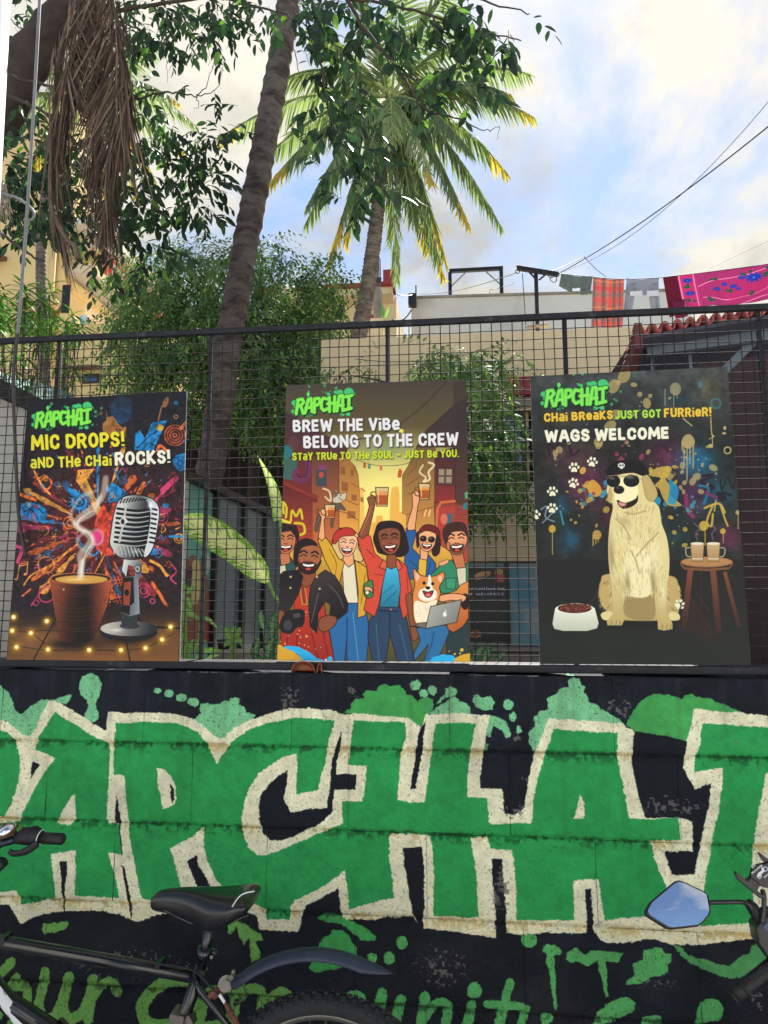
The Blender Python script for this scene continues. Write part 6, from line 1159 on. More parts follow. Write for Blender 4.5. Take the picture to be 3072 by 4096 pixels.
# --- tall yellow house on the left
YB = 16.0; xc = at(251, 1200, YB).x; ztop = at(60, 440, YB).z
house = empty('yellow_house', (xc - 5, YB, 0), 'tall yellow plastered apartment house on the left with pipes and red walled balcony', 'apartment house')
mb = MB(); mb.box((xc - 12, YB, 0), (xc, YB + 1.2, ztop)); mb.build('front_block', m_yel, house)
zs = at(251, 703, YB).z; mb = MB(); mb.box((xc - 6, YB + 1.21, 0), (xc - .25, YB + 34, zs)); mb.build('rear_block', m_cre, house)
for px, w in ((196, 14), (212, 22)): mb = MB(); r = (at(px + w/2, 1200, YB).x - at(px - w/2, 1200, YB).x)/2; q = at(px, 1200, YB); mb.tube([(q.x, YB - r - .02, .2), (q.x, YB - r - .02, ztop - .5)], r, 12); mb.build('drain_pipe', m_yel, house, smooth=True)
mb = MB(); mb.tube([at(212, 1180, YB - .3), at(222, 1215, YB - .5), at(212, 1235, YB - .3)], .12, 10); mb.build('pipe_bend', m_yel, house, smooth=True)
def sunshade(px0, px1, py, Y, out=.7, th=.12, col=None):
    a, b = at(px0, py, Y), at(px1, py, Y); mb = MB(); z = a.z
    mb.add([(a.x, Y, z + th*2.2), (b.x, Y, z + th*2.2), (b.x, Y - out, z), (a.x, Y - out, z), (a.x, Y, z + th), (b.x, Y, z + th), (b.x, Y - out, z - th), (a.x, Y - out, z - th)], [(0,1,2,3),(4,7,6,5),(3,2,6,7),(0,3,7,4),(1,5,6,2),(0,4,5,1)])
    return mb.build('sunshade', col or m_brn, house)
sunshade(-80, 26, 1066, YB, .9); sunshade(178, 250, 1316, YB, .8); sunshade(178, 246, 1262, YB, .5); sunshade(90, 135, 1240, YB, .5)
def window(parent, px0, py0, px1, py1, Y, fw=.06, glass=None, bars=0, depth=.05, nm='window'):
    a, b = at(px0, py1, Y), at(px1, py0, Y); x0, x1, z0, z1 = a.x, b.x, a.z, b.z; mb = MB()
    for p, q in (((x0, z0), (x0 + fw, z1)), ((x1 - fw, z0), (x1, z1)), ((x0 + fw, z0), (x1 - fw, z0 + fw)), ((x0 + fw, z1 - fw), (x1 - fw, z1))): mb.box((p[0], Y - depth, p[1]), (q[0], Y - .004, q[1]))
    for i in range(bars): t = x0 + (x1 - x0)*(i + 1)/(bars + 1); mb.box((t - .012, Y - depth*.8, z0 + fw), (t + .012, Y - depth*.3, z1 - fw))
    f = mb.build(nm, m_blkf, parent); mb = MB(); mb.box((x0 + fw, Y - .02, z0 + fw), (x1 - fw, Y - .008, z1 - fw)); mb.build('pane', glass or m_glass, f); return f
window(house, 86, 1250, 137, 1345, YB, .08, mat('grey_green_glass', srgb(150, 158, 150), .2), 1)
# balcony running back along the side
YC = 16.05; a = at(371, 1086, YC); a2 = at(259, 1086, YC); zb = a.z; zt = at(371, 1055, YC).z
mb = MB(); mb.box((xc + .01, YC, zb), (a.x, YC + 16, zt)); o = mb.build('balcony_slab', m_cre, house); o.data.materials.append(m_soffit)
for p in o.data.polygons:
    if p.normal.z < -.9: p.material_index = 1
zr = at(371, 985, YC).z
mb = MB(); mb.box((xc + .01, YC + 1.25, zt), (a.x - .5, YC + 14, at(371, 900, YC).z)); mb.build('red_wall', m_orr, house)
rl = MB(); n = 9
for i in range(n): x = a2.x + (a.x - a2.x)*i/(n - 1); rl.box((x - .012, YC + .04, zt), (x + .012, YC + .065, zr))
rl.box((xc + .01, YC + .02, zr), (a.x, YC + .08, zr + .05))
for i in range(40): y = YC + .3 + i*.3; rl.box((a.x - .06, y, zt), (a.x - .035, y + .025, zr))
rl.box((a.x - .08, YC + .08, zr), (a.x - .02, YC + 14, zr + .05)); rl.build('balcony_railing', mat('pale_railing', srgb(206, 190, 180), .5), house)
mb = MB(); z2 = at(371, 905, YC).z; mb.box((xc + .01, YC - .2, z2), (a.x + .1, YC + 15, z2 + .14)); mb.build('upper_slab', m_whi, house)
# second lower ceiling beam and grille
mb = MB(); b0 = at(264, 1112, YC); mb.box((xc + .01, YC + .3, b0.z - .28), (b0.x + .12, YC + 12, b0.z)); mb.build('ceiling_beam', m_yel, house)
mb = MB(); g0, g1 = at(247, 1250, YC - .8), at(281, 1140, YC - .8)
for t in np.linspace(0, 1, 7): x = g0.x + (g1.x - g0.x)*t; mb.box((x - .015, YC - .82, g0.z), (x + .015, YC - .79, g1.z))
for t in np.linspace(0, 1, 5): z = g0.z + (g1.z - g0.z)*t; mb.box((g0.x, YC - .80, z - .015), (g1.x, YC - .77, z + .015))
mb.build('window_grille', m_blkf, house)
mb = MB(); c0, c1 = at(236, 1298, YC - 1.2), at(290, 1250, YC - 1.2); mb.add([(c0.x, YC - 1.2, c1.z), (c1.x, YC - 1.2, c0.z + .28), (c1.x, YC - 1.2, c0.z), (c0.x, YC - 1.2, c0.z), (c0.x, YC, c1.z), (c1.x, YC, c0.z + .28), (c1.x, YC, c0.z), (c0.x, YC, c0.z)], [(0,1,2,3),(7,6,5,4),(0,4,5,1),(1,5,6,2),(2,6,7,3),(0,3,7,4)]); mb.build('sloping_ledge', m_yel, house)
# lower yellow outbuilding
YL = 14.6; l0, l1 = at(246, 1300, YL), at(478, 1300, YL)
low = empty('yellow_outbuilding', (l0.x, YL, 0), 'low yellow outbuilding with a tiny shaded window below the balcony', 'outbuilding')
mb = MB(); mb.box((l0.x, YL, 0), (l1.x + 1.6, YL + 1.0, l0.z)); mb.build('wall', m_yel, low)
a, b = at(303, 1482, YL), at(412, 1482, YL); mb = MB(); mb.add([(a.x, YL, a.z + .1), (b.x, YL, a.z + .1), (b.x, YL - .45, a.z - .02), (a.x, YL - .45, a.z - .02), (a.x, YL, a.z), (b.x, YL, a.z), (b.x, YL - .45, a.z - .1), (a.x, YL - .45, a.z - .1)], [(0,1,2,3),(4,7,6,5),(3,2,6,7),(0,3,7,4),(1,5,6,2),(0,4,5,1)]); mb.build('sunshade', m_brn, low)
window(low, 333, 1496, 400, 1536, YL, .05)
mb = MB(); q = at(262, 1500, YL); mb.tube([(q.x, YL - .08, 0), (q.x, YL - .08, l0.z + .05)], .055, 10); mb.build('black_pipe', m_blkf, low)
mb = MB(); mb.box((l1.x - .0, YL - .02, l0.z - .0), (l1.x + .06, YL + .9, l0.z + .9)); mb.build('corner_post', m_brn, low)
for i, (px, w, h, c, nm, lb, ct) in enumerate(((318, 30, 55, srgb(176, 206, 226), 'hung_towel', 'pale blue patterned towel drying on the outbuilding roof', 'towel'), (422, 30, 22, srgb(110, 170, 206), 'blue_bundle', 'crumpled blue cloth on the edge of the outbuilding roof', 'cloth'), (452, 24, 22, srgb(206, 130, 90), 'clay_pot', 'orange clay pot at the end of the outbuilding roof', 'pot'), (286, 16, 46, srgb(120, 170, 190), 'blue_can', 'pale blue can under the sloping ledge', 'can'))):
    a, b = at(px, 1300, YL + .3), at(px + w, 1300 - h, YL + .3); mb = MB(); w_ = b.x - a.x; c0 = Vector(((a.x + b.x)/2, YL + .3, l0.z)); n = 12
    mm = mat(nm + '_material', c, .8, var=.25, vscale=8)
    if nm == 'hung_towel': mb.add([(a.x + w_*u, YL + .3 + .05*math.sin(u*9), l0.z + (b.z - a.z)*v) for v in (0, .5, 1) for u in np.linspace(0, 1, 9)], [(j*9 + i_, j*9 + i_ + 1, (j+1)*9 + i_ + 1, (j+1)*9 + i_) for j in range(2) for i_ in range(8)])
    elif nm == 'blue_bundle':
        for q in range(5): mb.ball(c0 + Vector((random.uniform(-.1, .1), 0, .05)), .09, 9, 6, sc=(1.2, 1, .8))
    else: mb.tube([c0, c0 + Vector((0, 0, (b.z - a.z)*.6)), c0 + Vector((0, 0, (b.z - a.z)*.62)), c0 + Vector((0, 0, b.z - a.z))], [w_*.34, w_*.45, w_*.52, w_*.5], 14)
    tag(mb.build(nm, mm, smooth=True), lb, ct)
# --- red topped house in the middle
YM = 13.0; xr = at(1560, 1200, YM).x; xl = at(980, 1200, YM).x; zf = at(1500, 1272, YM).z
mid = empty('red_topped_house', ((xl + xr)/2, YM, 0), 'pale house with red painted parapet, bare column and rusty reinforcement bars', 'house')
mb = MB(); mb.box((xl, YM, 0), (xr - .16, YM + .3, zf)); mb.build('front_parapet', mat('peach_plaster', srgb(226, 198, 160), .85, var=.08, vscale=1), mid)
mb = MB(); mb.box((xl, YM + 1.6, 0), (xr, YM + 5, at(1500, 1190, YM + 1.6).z)); mb.build('rear_wall', m_cre, mid)
mb = MB(); mb.box((xl, YM + 1.0, at(1500, 1217, YM + 1.6).z), (xr - .05, YM + 1.59, at(1500, 1192, YM + 1.6).z)); mb.build('lintel_band', m_cre, mid)
mb = MB(); mb.box((xl, YM + .9, at(1500, 1192, YM + 1.6).z), (xr, YM + 1.5, at(1500, 1135, YM + 1.0).z)); a = at(1535, 1090, YM + 1); mb.box((a.x, YM + .85, at(1500, 1190, YM + 1.6).z), (xr + .02, YM + 1.4, a.z)); mb.build('red_parapet', m_red, mid)
mb = MB(); a, b = at(1494, 1272, YM + .1), at(1524, 1150, YM + .1); mb.box((a.x, YM + .05, zf), (b.x, YM + .32, b.z)); mb.build('bare_column', m_grey, mid)
for px in (1503, 1509, 1516, 1522):
    mb = MB(); q = at(px, 1150, YM + .15); t = at(px + random.uniform(-2, 3), 1035, YM + .15); mb.tube([q, t], .014, 6); mb.build('reinforcement_bar', mat('rebar', srgb(66, 70, 86), .7) if 'rebar' not in bpy.data.materials else bpy.data.materials['rebar'], mid)
mb = MB(); 
for py in (1115, 1124): a, b = at(1500, py, YM + .13), at(1525, py, YM + .13); mb.box((a.x, YM + .1, a.z), (b.x, YM + .2, a.z + .02))
mb.build('stirrup', bpy.data.materials['rebar'], mid)
o = MB(); a = at(1364, 1272, YM + .2); o.add([(a.x - .09, YM + .1, zf), (a.x + .09, YM + .1, zf), (a.x + .09, YM + .28, zf), (a.x - .09, YM + .28, zf), (a.x - .14, YM + .05, zf + .34), (a.x + .08, YM + .05, zf + .38), (a.x + .08, YM + .3, zf + .38), (a.x - .14, YM + .3, zf + .34)], [(0,3,2,1),(4,5,6,7),(0,1,5,4),(1,2,6,5),(2,3,7,6),(3,0,4,7)])
tag(o.build('black_bucket', m_blkf), 'black tub standing on the peach parapet left of the palm', 'tub')
mb = MB(); a = at(1485, 1270, YM + .2)
for q in range(4): mb.ball(a + Vector((q*.06 - .1, 0, .03)), .045, 8, 6)
tag(mb.build('red_flower_pot', m_orr, smooth=True), 'small red pots on the parapet beside the bare column', 'pot')
# --- white house on the right
YW = 16.0; p0 = at(1645, 1196, YW); zw = p0.z; p1 = atz(2760, 1164, zw); p0b = p0 + Vector((.3, 6, 0)); p1b = p1 + Vector((.3, 6, 0))
whi = empty('white_house', (p0.x + 2, YW, 0), 'large flat whitewashed house wall rising behind the washing line', 'house')
mb = MB(); mb.prism([Vector((q.x, q.y, 0)) for q in (p0, p1, p1b, p0b)], (0, 0, zw)); mb.build('wall', m_whi, whi)
mb = MB(); d = (p1 - p0).normalized(); mb.bar(p0 + Vector((-.02, -.02, .03)), p1 + Vector((0, -.02, .03)), .10, .06); mb.build('coping', m_grey, whi)
mb = MB(); a = at(1644, 1232, YW - .05); mb.box((a.x - .06, YW - .3, a.z), (a.x + .16, YW - .05, zw + .03)); mb.build('dark_tank_box', m_blkf, whi)
for px, py in ((1652, 1172), (1664, 1142)): mb = MB(); a = at(px, 1196, YW - .1); mb.tube([Vector((a.x, YW - .1, zw - .2)), Vector((a.x, YW - .1, at(px, py, YW - .1).z))], .02, 6); mb.build('roof_rod', m_blkf, whi)
frame = empty('roof_frame', at(1900, 1190, YW + .8), 'dark rectangular steel frame standing on the white roof', 'steel frame'); Yf = YW + .5
fz = at(1801, 1078, Yf).z
for px in (1801, 2007): mb = MB(); a = at(px, 1190, Yf); mb.box((a.x - .05, Yf - .05, zw + .02), (a.x + .05, Yf + .05, fz - .1)); mb.build('upright', m_rail, frame)
a, b = at(1797, 1078, Yf), at(2012, 1078, Yf); mb = MB(); mb.box((a.x, Yf - .05, fz - .1), (b.x, Yf + .05, fz)); mb.build('crossbeam', m_rail, frame)
for p, q in (((1806, 1145), (1865, 1088)), ((1945, 1088), (2004, 1140))): mb = MB(); mb.bar(at(*p, Yf), at(*q, Yf), .035); mb.build('brace', mat('pale_rod', srgb(120, 130, 120), .6), frame)
mb = MB(); a = at(1962, 1190, YW + 3); mb.add([(a.x - .09, a.y, zw), (a.x + .09, a.y, zw), (a.x + .09, a.y + .2, zw), (a.x - .09, a.y + .2, zw), (a.x - .02, a.y + .1, at(1960, 1148, YW + 3).z)], [(0,3,2,1),(0,1,4),(1,2,4),(2,3,4),(3,0,4)]); tag(mb.build('pointed_finial', m_brn), 'small pointed finial peeking over the white roof', 'finial')
# --- cream house close behind with window, glazed shopfront and sign
YH = 4.65; zc = at(2000, 1330, YH).z; hx0, hx1 = at(1285, 1400, YH).x, at(2860, 1400, YH).x; zl = at(2000, 2249, YH).z
cre = empty('cream_house', ((hx0 + hx1)/2, YH, TZ), 'cream plastered house close behind the fence with red ledge, window and glazed shopfront', 'house')
wx0, wx1, wz0, wz1 = at(2004, 1700, YH).x, at(2150, 1700, YH).x, at(2060, 1932, YH).z, at(2060, 1640, YH).z
mb = MB()
mb.box((hx0, YH, wz1), (hx1, YH + 3.5, zc)); mb.box((hx0, YH, zl), (hx1, YH + .25, wz0)); mb.box((hx0, YH, wz0), (wx0, YH + .25, wz1)); mb.box((wx1, YH, wz0), (hx1, YH + .25, wz1)); mb.build('wall', m_cre, cre)
mb = MB(); mb.box((wx0 - .2, YH + .26, TZ), (hx1, YH + .5, wz1)); mb.build('dark_room', m_dk, cre)
a = at(1905, 1530, YH); b = at(2180, 1590, YH); mb = MB(); mb.box((a.x, YH - .14, b.z), (b.x, YH - .002, a.z)); mb.build('red_ledge', m_red, cre)
mb = MB(); mb.box((a.x, YH - .05, at(2000, 1632, YH).z), (b.x, YH - .002, b.z - .003)); mb.build('ledge_shadow_strip', m_grey, cre)  # grey strip added in place of the red ledge's shadow
wf = window(cre, 2004, 1642, 2100, 1930, YH + .1, .045, m_glass, 0, .06); mb = MB(); q0, q1 = at(2088, 1930, YH + .12), at(2112, 1642, YH + .12); mb.box((q0.x, YH + .1, q0.z), (q1.x, YH + .2, q1.z)); mb.build('peach_jamb', m_yel, cre)
mb = MB(); 
for i in range(6): z = wz0 + (wz1 - wz0)*(i + .5)/6; mb.box((q1.x, YH + .02, z - .006), (wx1, YH + .034, z + .006))
mb.tube([Vector(t) for t in crv([at(2120, 1700, YH), at(2098, 1760, YH), at(2110, 1800, YH), at(2125, 1760, YH), at(2118, 1880, YH)], 5)], .005, 6); mb.build('window_grille', m_blkf, cre)
mb = MB(); c0, c1 = at(2012, 1820, YH + .09), at(2078, 1925, YH + .09); mb.box((c0.x, YH + .06, c1.z), (c1.x, YH + .07, c0.z)); mb.build('blue_curtain', mat('blue_cloth', srgb(70, 100, 150), .8, var=.2, vscale=20), cre)
# shopfront
def bx(parent, px0, py0, px1, py1, Y0, Y1, m, nm): a, b = at(px0, py1, Y0), at(px1, py0, Y0); mb = MB(); mb.box((a.x, Y0, a.z), (b.x, Y1, b.z)); return mb.build(nm, m, parent)
bx(cre, 1700, 2239, 2900, 2250, YH - .02, YH + .12, m_blkf, 'shopfront_head'); bx(cre, 1700, 2590, 2900, 2600, YH - .02, YH + .12, m_blkf, 'shopfront_sill')
for px in (1780, 2027, 2290, 2560): bx(cre, px, 2251, px + 9, 2589, YH - .02, YH + .1, m_blkf, 'shopfront_mullion')
m_frost = mat('frosted_panel', srgb(150, 158, 158), .35, var=.25, vscale=2.2, dirt=srgb(60, 134, 160), dscale=1.3, damt=(.48, .62))  # blue patches put reflections into the panel colour
for px0, px1 in ((1790, 2026), (2037, 2289), (2300, 2559), (2570, 2850)): bx(cre, px0, 2251, px1, 2589, YH + .03, YH + .06, m_frost, 'glass_panel')
bx(cre, 1700, 2601, 2900, 2604, YH - .35, YH + .2, m_grey, 'ledge_top'); a = at(1700, 2604, YH - .3); b = at(2900, 2604, YH - .3); mb = MB(); mb.box((a.x, YH - .3, TZ), (b.x, YH + .2, a.z - .01)); mb.build('plinth', m_grey, cre)
S = Art(200, 390, None, (38, 41, 45)); SGY = YH - .03
sa, sb = at(1795, 2565, SGY), at(2022, 2267, SGY)
S.mapfn = plane_map((0, SGY, 0), (0, 1, 0), (1, 0, 0), (0, 0, 1), 200, 390, sa.x, sb.x, sa.z, sb.z); S.crop(1850, 2200, .2411)
S.poly((200, 150, 96), '190,430 260,375 380,352 465,360 470,395 380,450 260,492 205,490', True); S.poly((120, 60, 44), '205,455 330,440 455,385 460,400 340,465 210,475', True); S.stroke((220, 190, 140), '220,480 320,478 450,410', 12, True)
for i in range(9): S.stroke((206, 176, 80), [(550+i*14, 430), (548+i*15, 345 - (i*37 % 40))], 11)
S.poly((176, 52, 56), '540,400 690,410 690,530 550,530'); S.stroke((216, 120, 120), '550,465 690,480', 14); S.stroke((216, 120, 120), '550,500 690,510', 8)
S.text('a seafood diet,', (190, 200, 226), (205, 668), (712, 668), 52, .2); S.text('on', (190, 200, 226), (90, 668), (190, 668), 52, .2); S.text('food and eat it', (190, 200, 226), (190, 752), (685, 752), 50, .2); S.text('see', (190, 200, 226), (50, 752), (165, 752), 50, .2)
S.oval((150, 72, 50), 215, 1385, 95, 62); S.stroke((210, 160, 80), '125,1425 215,1450 305,1420', 16, True); S.oval((110, 50, 36), 190, 1360, 6); S.oval((110, 50, 36), 240, 1370, 6)
sm, _ = print_mat('sign_print', S.image('menu_print'), .4)
me = bpy.data.meshes.new('menu_sign'); me.from_pydata([(sa.x, SGY, sa.z), (sb.x, SGY, sa.z), (sb.x, SGY, sb.z), (sa.x, SGY, sb.z), (sa.x, SGY + .03, sa.z), (sb.x, SGY + .03, sa.z), (sb.x, SGY + .03, sb.z), (sa.x, SGY + .03, sb.z)], [], [(0,1,2,3),(5,4,7,6),(4,5,1,0),(3,2,6,7),(1,5,6,2),(4,0,3,7)]); ul = me.uv_layers.new(name='UVMap')
for lp in me.loops: q = me.vertices[lp.vertex_index].co; ul.data[lp.index].uv = ((q.x - sa.x)/(sb.x - sa.x), (q.z - sa.z)/(sb.z - sa.z))
me.materials.append(sm); tag(link('menu_sign', me), 'dark sign with a hot dog, fries and the words seafood diet on the shopfront', 'sign')
# --- side wall on the left running away from the fence
SX = -2.3; zcp = atx(0, 1590, SX).z; ys = [atx(px, 2200, SX).y for px in (745, 861, 972, 1058)]; ye = atx(1118, 2186, SX).y
side = empty('side_wall', (SX, .4, TZ), 'white boundary wall with dark sloping coping and grey glazed panels on the left', 'wall')
m_ww = mat('white_wall_paint', srgb(206, 206, 200), .8, var=.06, vscale=2, dirt=srgb(150, 150, 146), dscale=1.8, damt=(.55, .8)); m_pan = mat('grey_blue_panel', srgb(88, 102, 112), .3, var=.10, vscale=1.5)
mb = MB(); mb.box((SX - .15, .3, TZ), (SX, ys[0], zcp - .004)); mb.build('white_panel', m_ww, side)
for y0, y1 in ((ys[1], ys[2]), (ys[2], ys[3]), (ys[3], ye + .3)): mb = MB(); mb.box((SX - .1, y0 + .03, TZ), (SX - .02, y1 - .03, zcp - .004)); mb.build('glazed_panel', m_pan, side)
for y in ys[1:] + [ye + .3]: mb = MB(); mb.box((SX - .12, y - .028, TZ), (SX + .02, y + .028, zcp - .004)); mb.build('post', m_blkf, side)
mb = MB(); mb.box((SX - .2, .25, zcp), (SX + .05, ye + .35, zcp + .07)); mb.build('coping', m_blkf, side)
# painted panel beside the post
mb = MB(); mb.box((SX - .1, ys[0], TZ), (SX - .03, ys[1] - .03, zcp - .004)); mb.build('painted_panel', mat('teal_mural_paint', srgb(112, 178, 164), .6, var=.15, vscale=3), side)
def mp(t, c, nm, lift):
    v = [float(q) for q in t.replace(',', ' ').split()]; pts = [atx(700 + v[i]*.633, 1300 + v[i+1]*.633, SX - .03 + lift) for i in range(0, len(v), 2)]; mb = MB(); mb.face([Vector(q) for q in crv(pts, 4, True)]); mb.build(nm, mat(nm, srgb(*c), .6), side, fix=False)
mp('60,1560 90,1470 130,1460 190,1560 215,1640 225,1900 200,1990 50,1990', (150, 96, 66), 'painted_brown_figure', .003); mp('110,1500 150,1480 160,1600 150,1740 110,1760 100,1620', (206, 196, 130), 'painted_pale_robe', .006); mp('70,1580 100,1520 110,1560 95,1700 70,1680', (80, 40, 50), 'painted_dark_sleeve', .008); mp('40,1900 240,1880 235,1999 40,1999', (146, 66, 50), 'painted_red_ground', .009); mp('175,1450 210,1440 225,1530 190,1580 170,1520', (190, 206, 190), 'painted_pale_cloud', .005)
# corrugated translucent sheet roof beyond the wall
mb = MB(); n = 40; vs = []
for i in range(n*4 + 1):
    t = i/(n*4); px = -120 + 420*t; ph = t*n*2*math.pi; tp = at(px, 1478 + 118*max(0, t - .1)**1.2, 4.6); bt = at(px, 1560 + 130*t, 3.2); off = .018*math.sin(ph); vs += [tuple(tp + Vector((0, 0, off))), tuple(bt + Vector((0, 0, off)))]
mb.add(vs, [(2*i, 2*i+2, 2*i+3, 2*i+1) for i in range(n*4)]); o = mb.build('corrugated_roof', mat('green_fibre_sheet', srgb(150, 186, 176), .5, var=.2, vscale=3, dirt=srgb(70, 90, 80), dscale=3, damt=(.5, .7)), fix=False); o.modifiers.new('s', 'SOLIDIFY').thickness = .006
tag(o, 'pale green corrugated roofing sheet above the white side wall', 'roof sheet')
# dark backdrop added in place of the black shadow under the tree
YD = 7.4; a, b = at(560, 1780, YD), at(1330, 1780, YD); mb = MB(); mb.box((a.x, YD, TZ), (b.x, YD + .2, a.z)); mb.box((a.x, YD - 1.6, a.z), (b.x, YD + .2, a.z + .06)); tag(mb.build('shade_backdrop', m_dk), 'dark brown backdrop in place of the deep shadow behind the glazed panels', 'shed')
# planters at the foot
for i, (px0, px1, py, Y) in enumerate(((838, 912, 2606, 1.4), (918, 1010, 2604, 1.5))):
    a, b = at(px0, py, Y), at(px1, py, Y); mb = MB(); mb.box((a.x, Y, TZ), (b.x, Y + .25, a.z)); o = mb.build('concrete_planter', m_grey); bevel(o, .01); tag(o, ('left' if i == 0 else 'right') + ' one of two pale concrete planter blocks behind the fence between the posters', 'planter', 'concrete planters')
# --- tiled shed on the right
shed = empty('tiled_shed', at(2800, 2300, 2.4), 'dark shed on the right with scalloped clay tile eave and grey steel frame', 'shed')
m_tile = mat('clay_tile', srgb(146, 72, 70), .7, var=.25, vscale=6, obvar=.2, dirt=srgb(186, 120, 120), dscale=5, damt=(.5, .7)); m_stl = mat('grey_steel', srgb(86, 96, 110), .5, metal=.3, var=.15, vscale=5); m_maroon = mat('maroon_board', srgb(52, 34, 40), .8, var=.2, vscale=2)
e0, e1 = at(2560, 1330, 1.3), at(3075, 1245, 1.3); ed = (e1 - e0); nt = 11; bk = at(2512, 1490, 1.95) - e0
L_ = ed.length/ (nt - 1)
mbt = MB(); k = 8; vs = []
for row, (dy, dz) in enumerate(((0, 0), (.36, .10))):
    pass
tl = MB(); vs = []
for v in (0, 1):
    for j in range(k + 1): a = math.pi*(j/k); x = -L_*.36*math.cos(a) if True else 0; z = .030*math.sin(a); vs.append((x, v*bk.y/5.6, z + v*(bk.z/5.6)))
    for j in range(5): t = j/4; vs.append((L_*.36 + t*L_*.3, v*bk.y/5.6, -.014*math.sin(math.pi*t) + v*(bk.z/5.6)))
w_ = k + 6; tl.add(vs, [(j, j+1, w_ + j + 1, w_ + j) for j in range(w_ - 1)]); tme = tl.mesh('roof_tile', m_tile, True)
for row in range(6):
    for i in range(nt + 8):
        p = e0 + ed*(i/(nt - 1)) + bk*(row/6) + Vector((0, 0, .012)); o = link('roof_tile', tme, shed, tuple(p - Vector(shed.location))); o.rotation_euler = (0, -math.atan2(ed.z, ed.x), 0); o.modifiers.new('s', 'SOLIDIFY').thickness = .012
ul_ = MB(); ul_.prism([e0 + Vector((-.02, .02, -.012)), e0 + ed*1.9 + Vector((0, .02, -.012)), e0 + ed*1.9 + bk, e0 + bk + Vector((-.02, 0, -.012))], (0, 0, -.02)); ul_.build('roof_board', mat('blue_grey_board', srgb(56, 58, 72), .8, var=.2, vscale=2), shed)
gb = MB(); gb.prism([e0 + Vector((-.03, -.01, .05)), e0 + Vector((-.03, -.01, -.09)), e0 + bk*1.1 + Vector((-.03, 0, -.12)), e0 + bk*1.1 + Vector((-.03, 0, .04))], (.04, 0, 0)); gb.build('gable_edge', mat('dark_red_tile', srgb(92, 46, 46), .8, var=.3, vscale=6), shed)
sb_ = MB(); sb_.bar(at(2580, 1392, 1.5), at(3300, 1300, 1.5), .05, .10); sb_.build('front_beam', m_stl, shed); sb_ = MB(); sb_.bar(at(2690, 1402, 1.6), at(3300, 1334, 1.6), .04, .03); sb_.build('lower_beam', m_stl, shed)
for px in (2605, 2757): sb_ = MB(); a = at(px, 1400, 1.6); sb_.bar(a, Vector((a.x, a.y, TZ)), .018, .018, up=(0, 1, 0)); sb_.build('post', m_stl, shed)
sb_ = MB(); sb_.bar(at(3010, 1370, 1.55), at(2800, 1580, 1.55), .045, .045); sb_.build('brace', m_stl, shed)
a, b = at(2535, 1700, 3.3), at(3700, 1700, 3.3); sb_ = MB(); sb_.box((a.x, 3.3, TZ), (b.x + 1, 3.4, e0.z + .6)); sb_.box((at(2540, 1700, 1.7).x, 1.7, TZ), (at(2540, 1700, 1.7).x + .04, 3.29, e0.z + .1)); sb_.build('maroon_wall', m_maroon, shed)
for z in (): sb_ = MB(); sb_.box((a.x, 3.27, z), (b.x, 3.298, z + .02)); sb_.build('wall_batten', m_stl, shed)
# --- pole with crossarm on the cream roof
YP = 6.0; pole = empty('utility_pole', at(2150, 1310, YP), 'rusty steel pole with crossarm and tangled wires on the cream roof', 'pole')
mb = MB(); a = at(2150, 1310, YP); mb.box((a.x - .022, YP - .022, zc - .02), (a.x + .022, YP + .022, at(2155, 1085, YP).z)); mb.build('upright', m_rail, pole)
mb = MB(); mb.bar(at(2068, 1072, YP - .05), at(2232, 1098, YP - .05), .05, .05); mb.build('crossarm', m_rail, pole)
for p, q in (((2115, 1086), (2145, 1118)), ((2190, 1092), (2156, 1120))): mb = MB(); mb.bar(at(*p, YP - .02), at(*q, YP - .02), .018); mb.build('brace', m_rail, pole)
mb = MB()
for c, r in (((2070, 1086), 8), ((2205, 1100), 12), ((2215, 1115), 14), ((2226, 1098), 10), ((2110, 1078), 6)):
    p_ = [at(c[0] + r*math.cos(t)*random.uniform(.8, 1.2), c[1] + r*math.sin(t), YP - .08) for t in np.linspace(0, 7, 14)]; mb.tube(p_, .005, 5, caps=False)
for px in (2072, 2095, 2120, 2200, 2222): mb.ball(at(px, 1072 + (px-2068)*.16 - 6, YP - .05), .022, 8, 6)
mb.build('tangled_wire', m_blkf, pole)
mb = MB(); 
for i in range(7): mb.ball(at(2120 + i*11, 1306, YP) + Vector((0, random.uniform(-.05, .05), 0)), random.uniform(.03, .055), 8, 5, sc=(1.3, 1, .7))
tag(mb.build('rubble_heap', m_grey), 'small heap of rubble around the foot of the pole', 'rubble')
def wire(p, q, Yp, Yq, sag, label, r=.006, group='overhead wires'):
    a, b = at(*p, Yp), at(*q, Yq); mb = MB(); n = 24; mb.tube([a.lerp(b, t) - Vector((0, 0, sag*4*t*(1 - t))) for t in np.linspace(0, 1, n)], r, 5, caps=False); tag(mb.build('overhead_wire', m_blkf), label, 'wire', group)
wire((2230, 1096), (3300, 318), YP, 2.5, .10, 'thick wire climbing from the crossarm to the right edge', .006); wire((2232, 1092), (3300, 120), YP, 3.0, .35, 'thin wire rising steeply from the crossarm to the right edge', .003)
wire((2335, 1025), (2425, 1108), YP, 7, .02, 'short wire dropping to the washing line', .004); wire((2335, 1025), (2180, 1092), YP, YP, .02, 'wire from the crossarm up to the joint', .004); wire((2820, 1080), (3200, 905), 8, 8, .0, 'faint wire at the right edge above the pink sheet', .004); wire((1560, 1160), (1665, 1172), YM + 1, YW, .12, 'wire slung between the red topped house and white house', .012)
wire((1572, 1278), (1645, 1240), YM + 1, YW, .15, 'sagging cable beside the white house corner', .018); wire((2090, 1095), (2103, 1300), YP, YP, 0, 'upright stay wire beside the pole', .005); wire((2068, 1090), (1680, 1175), YP, YW, .1, 'wire running left from the crossarm over the white roof', .005)
